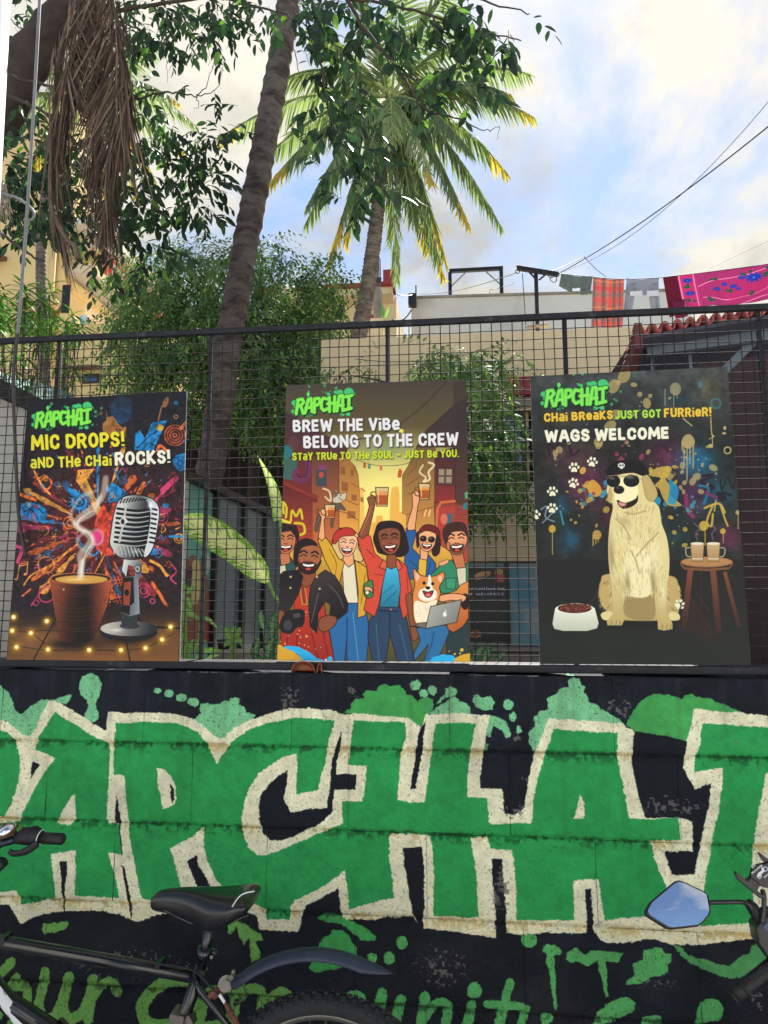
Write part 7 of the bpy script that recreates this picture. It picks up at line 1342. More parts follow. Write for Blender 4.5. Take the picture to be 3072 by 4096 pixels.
wire((1380, 1245), (1440, 1195), YM, YM, .0, 'dark wire rising from the black tub', .012); wire((1420, 1435), (2080, 1350), YH - .1, YH - .1, .12, 'slack cable hanging across the cream wall', .004); wire((1960, 1160), (2060, 1130), YW, YW, .02, 'thin wire behind the roof frame', .008)
# --- washing line
YV = 8.0; line_pts = [(2222, 1092), (2370, 1108), (2480, 1116), (2600, 1113), (2660, 1108), (2800, 1092), (3000, 1066), (3100, 1052), (3500, 990)]
mb = MB(); lp = [Vector(q) for q in crv([at(*p, YV) for p in line_pts], 6)]; mb.tube(lp, .006, 5, caps=False); tag(mb.build('washing_line', m_blkf), 'thin washing line strung across the sky above the fence', 'washing line')
def cloth(name, top, bot, m, label, cat, fold=.03, freq=9, n=40, k=16, par=None, extra=None):
    """hung cloth between two upper points and two lower points (source pixels) with folds"""
    A0, A1, B0, B1 = at(*top[0], YV), at(*top[1], YV), at(*bot[0], YV), at(*bot[1], YV); vs = []; uvs = []; ph = random.uniform(0, 6)
    for j in range(k + 1):
        v = j/k
        for i in range(n + 1):
            u = i/n; p = (A0.lerp(A1, u)).lerp(B0.lerp(B1, u), v); y = fold*(.3 + v)*(math.sin(u*freq + ph + v) + .5*math.sin(u*freq*2.3 + ph*2)); p.z -= .02*math.sin(math.pi*u)*(1 if v == 0 else 1)
            if extra: p.z += extra(u, v)
            vs.append((p.x, p.y + y, p.z)); uvs.append((u, 1 - v))
    fs = [(j*(n+1) + i, j*(n+1) + i + 1, (j+1)*(n+1) + i + 1, (j+1)*(n+1) + i) for j in range(k) for i in range(n)]
    me = bpy.data.meshes.new(name); me.from_pydata(vs, [], fs); ul = me.uv_layers.new(name='UVMap')
    for lp_ in me.loops: ul.data[lp_.index].uv = uvs[lp_.vertex_index]
    me.materials.append(m); me.polygons.foreach_set('use_smooth', [True]*len(fs)); o = link(name, me, par); o.modifiers.new('s', 'SOLIDIFY').thickness = .004; return tag(o, label, cat) if label else o
def cloth_mat(name, art): m, _ = print_mat(name, art.image(name), .85); b = m.node_tree.nodes['Principled BSDF']; nt = m.node_tree; tr = nt.nodes.new('ShaderNodeBsdfTranslucent'); ms = nt.nodes.new('ShaderNodeMixShader'); ms.inputs[0].default_value = .45; nt.links.new(_.outputs[0], tr.inputs[0]); nt.links.new(b.outputs[0], ms.inputs[1]); nt.links.new(tr.outputs[0], ms.inputs[2]); nt.links.new(ms.outputs[0], nt.nodes['Material Output'].inputs[0]); return m
ident = lambda W, H: (lambda p: np.asarray(p, float))
PL = Art(130, 200, ident(0, 0), (200, 132, 126)); rs = np.random.RandomState(2)
for x, w, c in ((8,10,(96,120,130)),(28,6,(226,130,110)),(45,12,(90,110,116)),(62,5,(220,180,120)),(74,8,(226,90,80)),(90,14,(110,110,100)),(112,6,(80,90,110)),(122,6,(200,110,80))): PL.stroke(c, [(x, 0), (x, 200)], w, alpha=.55)
for y, w, c in ((12,8,(226,170,120)),(40,14,(216,80,84)),(66,6,(110,150,150)),(90,16,(226,96,90)),(118,6,(220,190,130)),(140,14,(206,80,84)),(166,6,(110,140,140)),(185,14,(226,110,100))): PL.stroke(c, [(0, y), (130, y)], w, alpha=.45)
cloth('plaid_cloth', ((2372,1108),(2496,1116)), ((2366,1308),(2492,1310)), cloth_mat('plaid_print', PL), 'red and grey plaid cloth hanging on the washing line', 'cloth', .02, 12)
m_gt = mat('grey_green_cloth', srgb(110, 124, 120), .9, var=.12, vscale=6, trans=(srgb(110, 124, 120), .3)); m_gp = mat('light_grey_cloth', srgb(158, 162, 174), .9, var=.12, vscale=6, trans=(srgb(158, 162, 174), .3))
ts = empty('hung_tshirt', at(2300, 1150, YV), 'grey green T-shirt hung upside down on the washing line beside the plaid cloth', 'T-shirt')
cloth('shirt_body', ((2245,1094),(2371,1106)), ((2262,1150),(2362,1168)), m_gt, None, None, .02, 9, par=ts, extra=lambda u, v: .05*v*math.sin(math.pi*u)); cloth('sleeve', ((2245,1096),(2290,1100)), ((2236,1146),(2290,1166)), m_gt, None, None, .015, 6, 16, 8, ts); cloth('sleeve', ((2330,1102),(2369,1106)), ((2318,1174),(2362,1176)), m_gt, None, None, .015, 6, 16, 8, ts)
tr_ = empty('hung_trousers', at(2570, 1150, YV), 'light grey trousers turned pocket side out on the washing line', 'trousers')
cloth('waist', ((2504,1114),(2636,1112)), ((2512,1176),(2630,1180)), m_gp, None, None, .02, 8, par=tr_); cloth('trouser_leg', ((2506,1130),(2546,1130)), ((2494,1240),(2530,1244)), m_gp, None, None, .02, 7, 16, 12, tr_); cloth('trouser_leg', ((2590,1130),(2634,1128)), ((2606,1240),(2640,1238)), m_gp, None, None, .02, 7, 16, 12, tr_)
for p, q in (((2520,1164),(2568,1185)), ((2588,1162),(2634,1186))): a, b = at(p[0], q[1], YV - .05), at(q[0], p[1], YV - .05); mb = MB(); mb.box((a.x, YV - .06, a.z), (b.x, YV - .05, b.z)); mb.build('pocket_bag', mat('white_lining', srgb(200, 204, 212), .9), tr_)
PK = Art(560, 230, ident(0, 0), (198, 78, 146))
PK.poly((120, 26, 60), '0,0 48,0 48,230 0,230'); PK.poly((206, 70, 140), '60,0 96,0 96,230 60,230'); PK.stroke((230, 160, 190), '52,0 52,230', 5); PK.stroke((230, 160, 190), '100,0 100,230', 4)
for i in range(60): PK.stroke((120, 30, 86), [(110 + i*8, 0), (116 + i*8, 230)], 3, alpha=.35)
for t in ('110,90 170,60 260,50 330,30 430,0', '120,170 220,190 330,160 350,110 420,70 560,60', '350,110 360,160 400,190 560,180', '250,230 330,200 420,230'): PK.poly((206, 60, 136), t + ' 400,120 200,120', True, .35); PK.stroke((236, 170, 200), t, 5, True)
def flower(x, y, r, c=(40, 84, 190)):
    for a in np.linspace(0, 6.28, 11)[:-1]: PK.oval(c, x + r*.55*math.cos(a), y + r*.55*math.sin(a), r*.5, r*.17, a)
    PK.oval((120, 160, 220), x, y, r*.16)
for x, y, r in ((78,40,18),(78,130,18),(300,70,30),(260,60,14),(230,110,14),(200,90,12),(245,130,10),(430,110,22),(480,60,26),(500,150,24),(390,140,18),(540,100,20),(460,190,18),(520,30,18),(170,120,14)): flower(x, y, r)
for x, y in ((78,85),(78,175),(280,40),(220,140),(330,60),(420,60),(450,140),(520,190),(160,60),(360,20),(400,40),(480,110),(540,60),(150,190),(300,170)):
    for q in range(3): PK.oval((40, 120, 84), x + rs.uniform(-16, 16), y + rs.uniform(-14, 14), 11, 5, rs.uniform(0, 3))
cloth('floral_sheet', ((2652,1110),(3330,1016)), ((2682,1240),(3330,1170)), cloth_mat('floral_print', PK), 'bright pink sheet with blue flowers spread along the washing line', 'sheet', .03, 16, 90, 20, extra=lambda u, v: -.10*v*max(0, 1 - u*9) - .0)
cloth('maroon_hem', ((2684,1200),(2760,1190)), ((2704,1272),(2752,1262)), mat('maroon_cloth', srgb(120, 30, 70), .9, var=.1, trans=(srgb(170, 40, 90), .3)), 'folded maroon cloth corner hanging below the pink sheet', 'cloth', .01, 6, 12, 6)
# --- buildings across the street, seen only in the mirror
opp = empty('opposite_house', (5, -12, 0), 'cream house across the street seen in the motorcycle mirror', 'house')
mb = MB(); mb.box((1.5, -17, 0), (13, -11, 6.5)); mb.build('wall', m_whi, opp); mb = MB(); mb.box((1.3, -17.1, 6.5), (13.2, -10.8, 6.9)); mb.build('cornice', m_whi, opp)
mb = MB(); n = 16; 
opp2 = empty('opposite_tower', (-5, -13, 0), 'rounded white building across the street seen in the motorcycle mirror', 'building')
mb.tube([(-6.5, -15, 0), (-6.5, -15, 11)], 3.2, 40); mb.build('wall', m_whi, opp2, smooth=False)
# ---------------------------------------------------------------- trees and plants
def leaf_mat(name, c0, c1, tr, amt=.45, rough=.4, spec=.5, c2=None):
    m = bpy.data.materials.new(name); m.use_nodes = True; nt = m.node_tree; N = nt.nodes; L = nt.links; b = N['Principled BSDF']
    at_ = N.new('ShaderNodeAttribute'); at_.attribute_name = 'tint'; rp = N.new('ShaderNodeValToRGB'); e = rp.color_ramp.elements
    e[0].color = (*srgb(*c0), 1); e[1].color = (*srgb(*c1), 1)
    if c2: e[1].position = .82; k = e.new(.93); k.color = (*srgb(*c2), 1)
    L.new(at_.outputs['Fac'], rp.inputs[0]); L.new(rp.outputs[0], b.inputs['Base Color']); b.inputs['Roughness'].default_value = rough; b.inputs['Specular IOR Level'].default_value = spec
    t = N.new('ShaderNodeBsdfTranslucent'); mx = N.new('ShaderNodeMix'); mx.data_type = 'RGBA'; mx.blend_type = 'MULTIPLY'; mx.inputs[0].default_value = 1; L.new(rp.outputs[0], mx.inputs[6]); mx.inputs[7].default_value = (*tr, 1); L.new(mx.outputs[2], t.inputs[0])
    ms = N.new('ShaderNodeMixShader'); ms.inputs[0].default_value = amt; L.new(b.outputs[0], ms.inputs[1]); L.new(t.outputs[0], ms.inputs[2]); L.new(ms.outputs[0], N['Material Output'].inputs[0]); return m
class Leaves:
    """many leaves in one mesh: every leaf has its own place, axis, normal, length and width"""
    def __init__(s, prof, fold=.25, droop=.15): s.prof = prof; s.fold = fold; s.droop = droop; s.d = []
    def add(s, p, ax, nn, L, W, t): s.d.append((tuple(p), tuple(ax), tuple(nn), L, W, t))
    def build(s, name, m, parent, only=None):
        D = s.d if only is None else only
        if not D: return None
        P = np.array([d[0] for d in D], float); A_ = np.array([d[1] for d in D], float); N_ = np.array([d[2] for d in D], float); L = np.array([d[3] for d in D])[:, None]; W = np.array([d[4] for d in D])[:, None]; T = np.array([d[5] for d in D])
        A_ /= np.linalg.norm(A_, axis=1, keepdims=True) + 1e-9; S_ = np.cross(A_, N_); S_ /= np.linalg.norm(S_, axis=1, keepdims=True) + 1e-9; N_ = np.cross(S_, A_)
        cols = []; pr = s.prof; k = len(pr)
        for i, (u, w) in enumerate(pr):
            c = P + A_*L*u - N_*L*s.droop*u*u
            if i in (0, k - 1): cols.append(c)
            else: cols.append(c - S_*W*w + N_*W*w*s.fold); cols.append(c); cols.append(c + S_*W*w + N_*W*w*s.fold)
        V = np.stack(cols, 1); nv = V.shape[1]; n = len(D); fs = []
        mid = k - 2; f = []
        f += [(0, 2, 1), (0, 3, 2)]
        for i in range(mid - 1): a = 1 + 3*i; f += [(a, a+1, a+4, a+3), (a+1, a+2, a+5, a+4)]
        a = 1 + 3*(mid - 1); e = nv - 1; f += [(a, a+1, e), (a+1, a+2, e)]
        tri = [q for q in f]; ls = []; lt = []; li = []
        base = (np.arange(n)*nv)[:, None]
        for q in tri: pass
        flat = np.concatenate([np.array(q) for q in tri]); li = (base + flat[None, :]).ravel(); lens = np.tile([len(q) for q in tri], n); st = np.concatenate([[0], np.cumsum(lens)[:-1]])
        me = bpy.data.meshes.new(name); me.vertices.add(n*nv); me.vertices.foreach_set('co', V.reshape(-1).astype(np.float32)); me.loops.add(len(li)); me.loops.foreach_set('vertex_index', li.astype(np.int32)); me.polygons.add(len(lens)); me.polygons.foreach_set('loop_start', st.astype(np.int32)); me.polygons.foreach_set('loop_total', lens.astype(np.int32)); me.update(calc_edges=True); me.validate()
        at_ = me.attributes.new('tint', 'FLOAT', 'POINT'); at_.data.foreach_set('value', np.repeat(T, nv).astype(np.float32)); me.materials.append(m); me.polygons.foreach_set('use_smooth', [True]*len(me.polygons)); me.update()
        return link(name, me, parent)
def rv(s=1.0): return Vector((random.gauss(0, s), random.gauss(0, s), random.gauss(0, s)))
m_bark = mat('brown_bark', srgb(60, 48, 43), .9, var=.35, vscale=9, bump=.9, bscale=22, dirt=srgb(38, 31, 28), dscale=7); m_twig = mat('dark_twig', srgb(62, 52, 46), .9, var=.3)
m_palm = mat('palm_bark', srgb(116, 106, 98), .9, var=.25, vscale=7, dirt=srgb(78, 68, 60), dscale=5, damt=(.42, .62), bump=1.0, bscale=24, stretch=(1, 1, 2.2), bdist=.01)
m_palmd = mat('near_palm_bark', srgb(98, 89, 85), .9, var=.25, vscale=7, dirt=srgb(54, 42, 38), dscale=5, damt=(.42, .62), bump=1.0, bscale=40, stretch=(1, 1, 2.2), bdist=.012)
LP = ((0, 0), (.22, .75), (.5, 1.0), (.78, .68), (1, 0)); LT = ((0, 0), (.45, 1.0), (1, 0))
# ===== broad leaved tree whose crown hangs across the top
broad = empty('broadleaf_tree', (-3.9, 2.4, TZ), 'large broadleaved tree with glossy drooping leaves hanging across the top left', 'tree')
m_bl = leaf_mat('glossy_leaf', (18, 33, 27), (44, 72, 42), (1.3, 1.7, .7), .20, .46, .35, (110, 150, 64))
mb = MB(); tp = [(-3.9, 2.4, TZ), (-3.75, 2.4, 2.6)] + [tuple(at(*p, 2.0)) for p in ((-130, 700), (0, 480), (110, 250), (240, 80), (420, -140), (600, -420))]; tp = [Vector(q) for q in crv(tp, 5)]; n = len(tp)
mb.tube(tp, [(.20 - .09*i/(n-1))*(1 + .05*math.sin(i*1.9) + random.uniform(-.05, .05)) for i in range(n)], 16); mb.build('trunk', m_bark, broad, smooth=True)
branches = []
def branch(pts, Y, r0, r1, leafy=0.0, dY=0):
    Q_ = [at(p[0], p[1], Y + dY*i/(len(pts)-1)) for i, p in enumerate(pts)]; c = [Vector(q) for q in crv(Q_, 5)]; c = [q + rv(.004) for q in c]; n = len(c); mb = MB(); mb.tube(c, [r0 + (r1 - r0)*i/(n-1) for i in range(n)], 7); mb.build('branch', m_twig, broad, smooth=True); branches.append((c, leafy))
branch([(30,300),(150,330),(300,365),(470,385),(560,392),(650,368),(720,372),(785,386)], 1.6, .011, .004); branch([(785,386),(820,350),(850,268)], 1.6, .004, .0015); branch([(785,386),(840,372),(880,334)], 1.6, .004, .0015); branch([(785,386),(795,420),(775,438)], 1.6, .003, .001)
branch([(30,380),(120,420),(200,470),(290,620),(380,740),(430,790),(480,900)], 1.7, .014, .004, 1); branch([(120,420),(260,480),(400,520)], 1.7, .008, .002, .6); branch([(0,580),(120,640),(200,560),(330,640),(430,650),(520,620)], 1.8, .006, .002, .5); branch([(0,935),(70,980),(152,1040)], 1.2, .010, .006); branch([(90,700),(190,760),(250,900),(330,1000)], 1.9, .006, .002, .7)
branch([(250,150),(420,60),(620,20),(850,-10),(1000,20),(1150,60)], 2.2, .02, .006, 1); branch([(420,60),(560,120),(640,170)], 2.2, .008, .002, 1); branch([(850,-10),(900,60),(960,120)], 2.1, .006, .002, 1); branch([(660,180),(668,250),(670,330)], 2.0, .003, .001); branch([(820,160),(838,220),(835,265)], 1.6, .002, .001)
branch([(1000,-120),(1300,-60),(1390,0),(1450,110),(1530,200),(1610,300),(1650,370),(1690,430),(1760,460),(1850,480),(1900,510),(1960,528)], 1.1, .014, .002, 0.25); branch([(1300,-60),(1260,120),(1290,280),(1310,420),(1340,520),(1400,600)], 1.2, .010, .003, 1); branch([(1450,110),(1420,260),(1440,420),(1470,560),(1500,660)], 1.2, .006, .002, 1); branch([(1150,-60),(1240,40),(1225,100),(1270,220)], 1.4, .008, .003, .6)
branch([(1390,0),(1560,20),(1720,60),(1850,110),(1980,140),(2080,160)], 1.1, .009, .003, 1); branch([(1720,60),(1780,160),(1840,260),(1900,330)], 1.1, .006, .002, 1); branch([(1560,-60),(1800,-30),(2000,20),(2120,60)], 1.2, .008, .003, 1); branch([(1610,300),(1700,330),(1760,380),(1850,400)], 1.1, .005, .002, 1); branch([(1180,200),(1200,300),(1195,390)], 1.3, .003, .001, .3); branch([(1960,520),(2000,505),(1985,560)], 1.1, .002, .001)
BL_ = Leaves(LP, .22, .18); random.seed(21)
def spray(p, d, length, nl, L, tint=None):
    """a twig with leaves set along it, hanging"""
    d = Vector(d).normalized(); pts = []; q = Vector(p)
    for i in range(nl):
        q = q + d*(length/nl); d = (d + Vector((0, 0, -.10)) + rv(.06)).normalized(); side = 1 if i % 2 else -1; s_ = d.cross(Vector((0, -1, .3))).normalized()*side
        ax = (d*.6 + s_*.7 + Vector((0, 0, -.55)) + rv(.22)).normalized(); nn = Vector((random.gauss(0, .5), -.9 + random.gauss(0, .4), .6 + random.gauss(0, .4)))
        t = min(1, max(0, random.gauss(.42, .2))); t = random.uniform(.86, 1) if random.random() < .05 else min(t, .8)
        l_ = L*random.uniform(.5, 1.2); BL_.add(q, ax, nn, l_, l_*random.uniform(.16, .24), t); pts.append(q.copy())
    return pts
twigs = MB()
def fill(cx, cy, rx, ry, Y, dY, nsp, L, nl=7, dirx=0, ln=.26):
    for _ in range(nsp):
        a = random.uniform(0, 6.28); r = math.sqrt(random.random()); p = at(cx + rx*r*math.cos(a), cy + ry*r*math.sin(a), Y + random.uniform(-dY, dY)); pts = spray(p, Vector((dirx + random.gauss(0, .7), random.gauss(0, .4), random.gauss(-.2, .5))), ln*random.uniform(.7, 1.2), nl, L)
        twigs.tube([p] + pts, .0016, 4, caps=False)
for a in ((60,260,150,220,2.6,.8,24), (170,620,220,170,2.4,.8,46), (60,740,150,150,2.2,.6,34), (330,740,190,140,2.6,.8,42), (210,900,150,90,2.4,.7,20), (560,620,150,190,2.7,.7,36), (480,880,130,130,2.4,.6,26), (700,690,150,170,2.7,.6,32), (830,640,90,150,2.7,.5,15), (560,460,110,120,2.7,.6,13), (640,420,80,80,2.7,.5,7),
          (430,60,150,90,2.6,.6,18), (620,70,140,90,2.5,.6,20), (800,60,150,80,2.4,.6,18), (990,60,110,60,2.3,.5,10), (620,160,110,60,2.4,.5,9), (830,130,110,60,2.4,.4,7), (60,60,120,100,2.8,.6,12), (760,830,90,60,2.5,.5,8), (900,560,60,60,2.6,.3,4), (560,1010,110,60,2.3,.5,7), (640,1100,60,30,2.3,.4,2), (400,1040,70,50,2.2,.4,5), (150,880,170,90,2.2,.5,16), (950,430,20,20,2.5,.1,1), (850,370,25,30,2.5,.1,1)):
    fill(*a, .10, 8, 0, .24)
for a in ((1290,60,150,90,1.3,.4,18), (1450,60,150,90,1.3,.4,16), (1620,60,150,80,1.3,.4,17), (1800,70,140,90,1.2,.4,18), (1960,90,110,90,1.2,.3,12), (1290,220,90,110,1.3,.3,12), (1380,340,100,120,1.3,.3,14), (1300,470,60,100,1.3,.3,8), (1430,520,70,100,1.3,.3,8), (1490,640,60,70,1.3,.3,6), (1330,640,90,60,1.3,.3,7), (1400,760,110,50,1.2,.3,9), (1340,820,60,40,1.2,.3,4), (1500,180,80,120,1.3,.3,8), (1640,190,70,90,1.2,.3,7), (1770,230,90,120,1.2,.3,10), (1870,290,80,90,1.2,.3,8), (1960,250,60,60,1.2,.2,5), (1730,380,80,40,1.2,.2,4), (1560,690,50,40,1.2,.2,3), (1990,150,90,50,1.2,.2,5), (1220,120,50,70,1.3,.2,4), (1210,310,40,30,1.3,.2,1)):
    fill(a[0], a[1], a[2], a[3], a[4], a[5], max(1, int(a[6]*(.62 if a[0] < 1560 else .42))), .100, 7, 0, .17)
for c, lf in branches:
    for i in range(0, len(c), 2):
        if random.random() < lf*.8: spray(c[i], Vector((random.gauss(0, .7), random.gauss(0, .3), -.4)), .2, 5, .09)
o = twigs.build('twigs', m_twig, broad, fix=False); o['kind'] = 'stuff'
ds = sorted(range(len(BL_.d)), key=lambda i: -BL_.d[i][3]/((Vector(BL_.d[i][0]) - ORG).length)); near = [BL_.d[i] for i in ds if -1.9 < BL_.d[i][0][0] < 1.2][:290]; ns = set(id(x) for x in near)
proto = {}
for d in near:                                           # the largest leaves stand as objects of their own
    tb = round(d[5]*9)
    if tb not in proto:
        lf = Leaves(LP, .22, .18); lf.add((0, 0, 0), (0, 0, -1), (0, -1, 0), 1, .20, tb/9); o = lf.build('leaf', m_bl, broad); proto[tb] = o.data; bpy.data.objects.remove(o)
    A_, N_ = Vector(d[1]).normalized(), Vector(d[2]); S_ = A_.cross(N_).normalized(); N_ = S_.cross(A_)
    M_ = Matrix((( *(-S_),), (*(-N_),), (*(-A_),))).transposed()
    M_ = Matrix((S_, -N_, -A_)).transposed() if M_.determinant() < 0 else M_
    o = link('leaf', proto[tb], broad, tuple(Vector(d[0]) - Vector(broad.location))); o.rotation_euler = M_.to_euler(); o.scale = (d[3], d[3], d[3])
o = BL_.build('foliage', m_bl, broad, [d for d in BL_.d if id(d) not in ns]); o['kind'] = 'stuff'
# ===== palms
def palm_trunk(pts, Y, w, parent, m, rings=46, seed=1, n=16):
    r_ = random.Random(seed); c = [Vector(q) for q in crv([at(p[0], p[1], Y) for p in pts], 8)]; L = sum((c[i+1] - c[i]).length for i in range(len(c)-1)); out = []; rr = []; acc = 0; step = L/(rings*4); k = 0
    for i in range(len(c)-1):
        sl = (c[i+1] - c[i]).length; m_ = max(1, int(sl/step))
        for j in range(m_):
            t = j/m_; ww = (w[0] + (w[1] - w[0])*(acc + sl*t)/L); out.append(c[i].lerp(c[i+1], t) + Vector((r_.uniform(-1, 1), r_.uniform(-1, 1), 0))*ww*.025); rr.append(ww*(1 + (.10 if k % 4 == 0 else (.035 if k % 4 == 1 else -.01)) + r_.uniform(-.025, .025))); k += 1
        acc += sl
    mb = MB(); mb.tube(out, rr, n); return mb.build('trunk', m, parent, smooth=True)
np_ = empty('leaning_palm', at(830, 2150, 4.0), 'near palm with thick ringed trunk leaning right behind the fence', 'palm'); np_.location.z = TZ
palm_trunk([(770,2330),(830,1950),(872,1680),(905,1420),(945,1200),(985,960),(1035,700),(1080,450),(1120,230),(1150,40),(1175,-200),(1190,-520)], 4.0, (.135, .112), np_, m_palmd, 62, 3)
PLp = ((0, 0), (.15, 1.0), (.6, .8), (1, 0))
m_fr = leaf_mat('palm_leaflet', (58, 82, 58), (148, 164, 122), (1.4, 1.5, .8), .34, .6, .25, (190, 168, 70)); m_rach = mat('palm_rachis', srgb(140, 150, 96), .9, spec=.1, var=.15)
def frond(parent, C, end, up, L, seed, yellow=0, nleaf=70, pale=0, droop=1.0, mfr=None):
    r_ = random.Random(seed); C, end = Vector(C), Vector(end); mid_ = C.lerp(end, .45) + Vector((0, 0, up)); pts = [C*(1-t)**2 + mid_*2*t*(1-t) + end*t*t for t in np.linspace(0, 1, 26)]
    mb = MB(); mb.tube(pts, [.028*(1 - .9*i/25) + .002 for i in range(26)], 6); fr_ = mb.build('frond', m_rach, parent, smooth=True); lv = Leaves(PLp, .15, .25*droop)
    for i in range(nleaf):
        u = .12 + .88*(i/nleaf); k = u*25; j = min(24, int(k)); p = pts[j].lerp(pts[j+1], k - j); t = (pts[j+1] - pts[j]).normalized(); side = t.cross(Vector((0, 0, 1)));
        if side.length < .05: side = Vector((1, 0, 0))
        side.normalize(); l_ = L*(math.sin(math.pi*min(1, .14 + u*.80))**.7)
        for s_ in (-1, 1):
            ax = t*(.55 + .5*u) + side*s_*.8 + Vector((0, 0, -.55*droop)) + Vector((r_.gauss(0, .07), r_.gauss(0, .07), r_.gauss(0, .07)))
            tt = r_.uniform(.1, .5) + pale; tt = min(tt, .8)
            if u > 1 - yellow and r_.random() < .8: tt = r_.uniform(.93, 1)
            lv.add(p, ax, Vector((r_.gauss(0, .3), r_.gauss(0, .3), 1)), l_*r_.uniform(.85, 1.1), .019, tt)
    o = lv.build('leaflets', mfr or m_fr, fr_); o['kind'] = 'stuff'; return fr_
fp = empty('coconut_palm', at(1425, 1380, 9.0), 'tall coconut palm with a full crown and yellowing fronds in the centre', 'palm'); fp.location.z = zc if False else 0
palm_trunk([(1405,1560),(1428,1380),(1445,1290),(1465,1180),(1490,1010),(1508,860),(1525,700),(1545,520),(1552,420)], 9.0, (.150, .098), fp, m_palm, 80, 8)
CC = at(1556, 400, 9.0); random.seed(5)
for i, (ex, ey, dy, up, yl, pale) in enumerate(((925,560,.6,.75,.25,.25),(1105,745,-.4,.65,.35,.2),(1090,640,1.2,.6,0,.1),(1245,905,.4,.5,0,.2),(1330,1060,-.3,.45,.45,.1),(1250,830,-1.0,.5,0,.15),(1585,1130,.3,.35,0,.3),(1700,1010,1.0,.4,.3,.1),(1770,1060,-.2,.45,.45,.05),(1650,900,-.9,.3,0,.1),(1975,915,.2,.7,.0,.15),(1850,900,-.7,.5,.25,.1),(1995,700,.6,.8,.3,.2),(2095,470,-.3,.7,.2,.2),(2080,300,.8,.7,.0,.25),(1930,130,.3,.5,.0,.2),(1780,-40,-.5,.4,0,.2),(1620,-120,.6,.3,0,.2),(1450,-60,.3,.3,.1,.2),(1270,130,.2,.5,.1,.2),(1130,330,-.4,.6,.15,.25),(1720,745,-1.9,.35,.25,.45),(1570,590,-2.0,.4,0,.55),(1440,760,-1.5,.45,0,.1),(1390,980,.9,.4,.2,.1),(1870,620,-1.2,.5,0,.1),(2010,380,-.9,.55,.1,.2),(1760,1120,.8,.4,.2,.1))):
    e = at(1556 + (ex - 1556)*1.08, ey, 9.0 + dy); up *= 1.15; frond(fp, CC + rv(.05), e, up, .66 if dy > -1.4 else .5, 40 + i, yl*.5, 84, pale, 1.0 + .25*(ey > 700))
for i in range(9): mb = MB(); mb.ball(at(1590 + random.uniform(-42, 44), 420 + random.uniform(-24, 28), 8.75 + random.uniform(-.1, .1)), .075, 10, 8, sc=(.85, .85, 1)); mb.build('coconut', mat('green_coconut', srgb(110, 128, 70), .4, var=.15) if 'green_coconut' not in bpy.data.materials else bpy.data.materials['green_coconut'], fp, smooth=True)
lp3 = empty('slender_palm', at(185, 1600, 8.0), 'slender grey palm in front of the yellow house, crown hidden in leaves', 'palm'); lp3.location.z = 0
palm_trunk([(188,1760),(182,1560),(172,1300),(164,1080),(170,880),(200,700),(250,540),(300,420)], 8.0, (.092, .070), lp3, m_palm, 80, 5, 12)
C3 = at(330, 400, 8.0)
for i, (ex, ey, dy, up, yl) in enumerate(((800,520,.5,.9,0),(720,420,-.3,.8,.1),(640,760,.4,.7,.5),(560,820,-.2,.6,.5),(760,640,.9,.7,.2),(450,900,.3,.4,.3),(120,700,.2,.5,.2),(-100,500,.1,.6,0),(60,200,.4,.5,0),(400,60,.3,.3,0),(620,180,.1,.4,0))): frond(lp3, C3, at(ex, ey, 8.0 + dy), up, .48, 140 + i, yl, 60, .2)
# ===== dead fronds hanging
m_dead = leaf_mat('dead_leaflet', (62, 50, 44), (134, 114, 100), (1.1, 1.0, .9), .12, .8, .2); m_deadr = mat('dead_rachis', srgb(104, 90, 76), .8, var=.25, vscale=14, bump=.4)
def dead_frond(path, Y, r0, r1, fans, label, seed):
    root = empty('dead_palm_frond', at(path[0][0], path[0][1], Y), label, 'dead frond', 'dead brown fronds caught in the tree'); r_ = random.Random(seed); c = [Vector(q) for q in crv([at(p[0], p[1], Y) for p in path], 8)]; n = len(c)
    mb = MB(); mb.tube(c, [r0 + (r1 - r0)*i/(n-1) for i in range(n)], 8, flat=.5); mb.build('rachis', m_deadr, root, smooth=True); lv = Leaves(PLp, .5, .05)
    for (t0, t1, dx, ln, num) in fans:
        for i in range(int(num*1.35)):
            t = t0 + (t1 - t0)*(i + r_.random())/num; p = c[min(n-1, int(t*(n-1)))]; ax = Vector((dx + r_.gauss(0, .10), r_.gauss(0, .10), -1)); L = ln*r_.uniform(.45, 1.1); lv.add(p + Vector((r_.gauss(0, .01), r_.gauss(0, .03), 0)), ax, Vector((r_.gauss(0, .6), -1, r_.gauss(0, .3))), L, r_.uniform(.003, .008), r_.random()**1.5)
    o = lv.build('leaflets', m_dead, root); o['kind'] = 'stuff'; return root
dead_frond([(420,-260),(300,20),(235,250),(215,520),(203,760),(225,880),(270,960),(300,985),(312,1035)], 1.5, .020, .030, ((.05,.35,.10,.75,50), (.3,.6,.16,.5,30)), 'dead brown frond with a long pale hooked stalk hanging at the left', 3)
dead_frond([(340,-300),(345,-40),(335,90),(312,170),(300,240),(290,330)], 1.45, .012, .004, ((.1,.98,.42,.50,90), (.1,.98,-.16,.7,70)), 'dead frond with chevron leaflets just right of the hooked stalk', 4)
dead_frond([(430,-300),(450,-40),(470,120),(500,260),(505,420),(480,560),(450,700),(440,830)], 1.4, .013, .004, ((.05,.5,-.34,.8,100), (.05,.5,.16,.62,60), (.45,1.0,.04,.42,80), (.5,1.0,-.22,.4,60)), 'dead frond with the longest brown skirt hanging beside the sky', 6)
dead_frond([(360,-300),(400,-30),(410,200),(400,400),(395,560)], 1.55, .010, .004, ((.1,.95,-.05,.75,100),), 'dead frond partly hidden between the other brown fronds', 8)
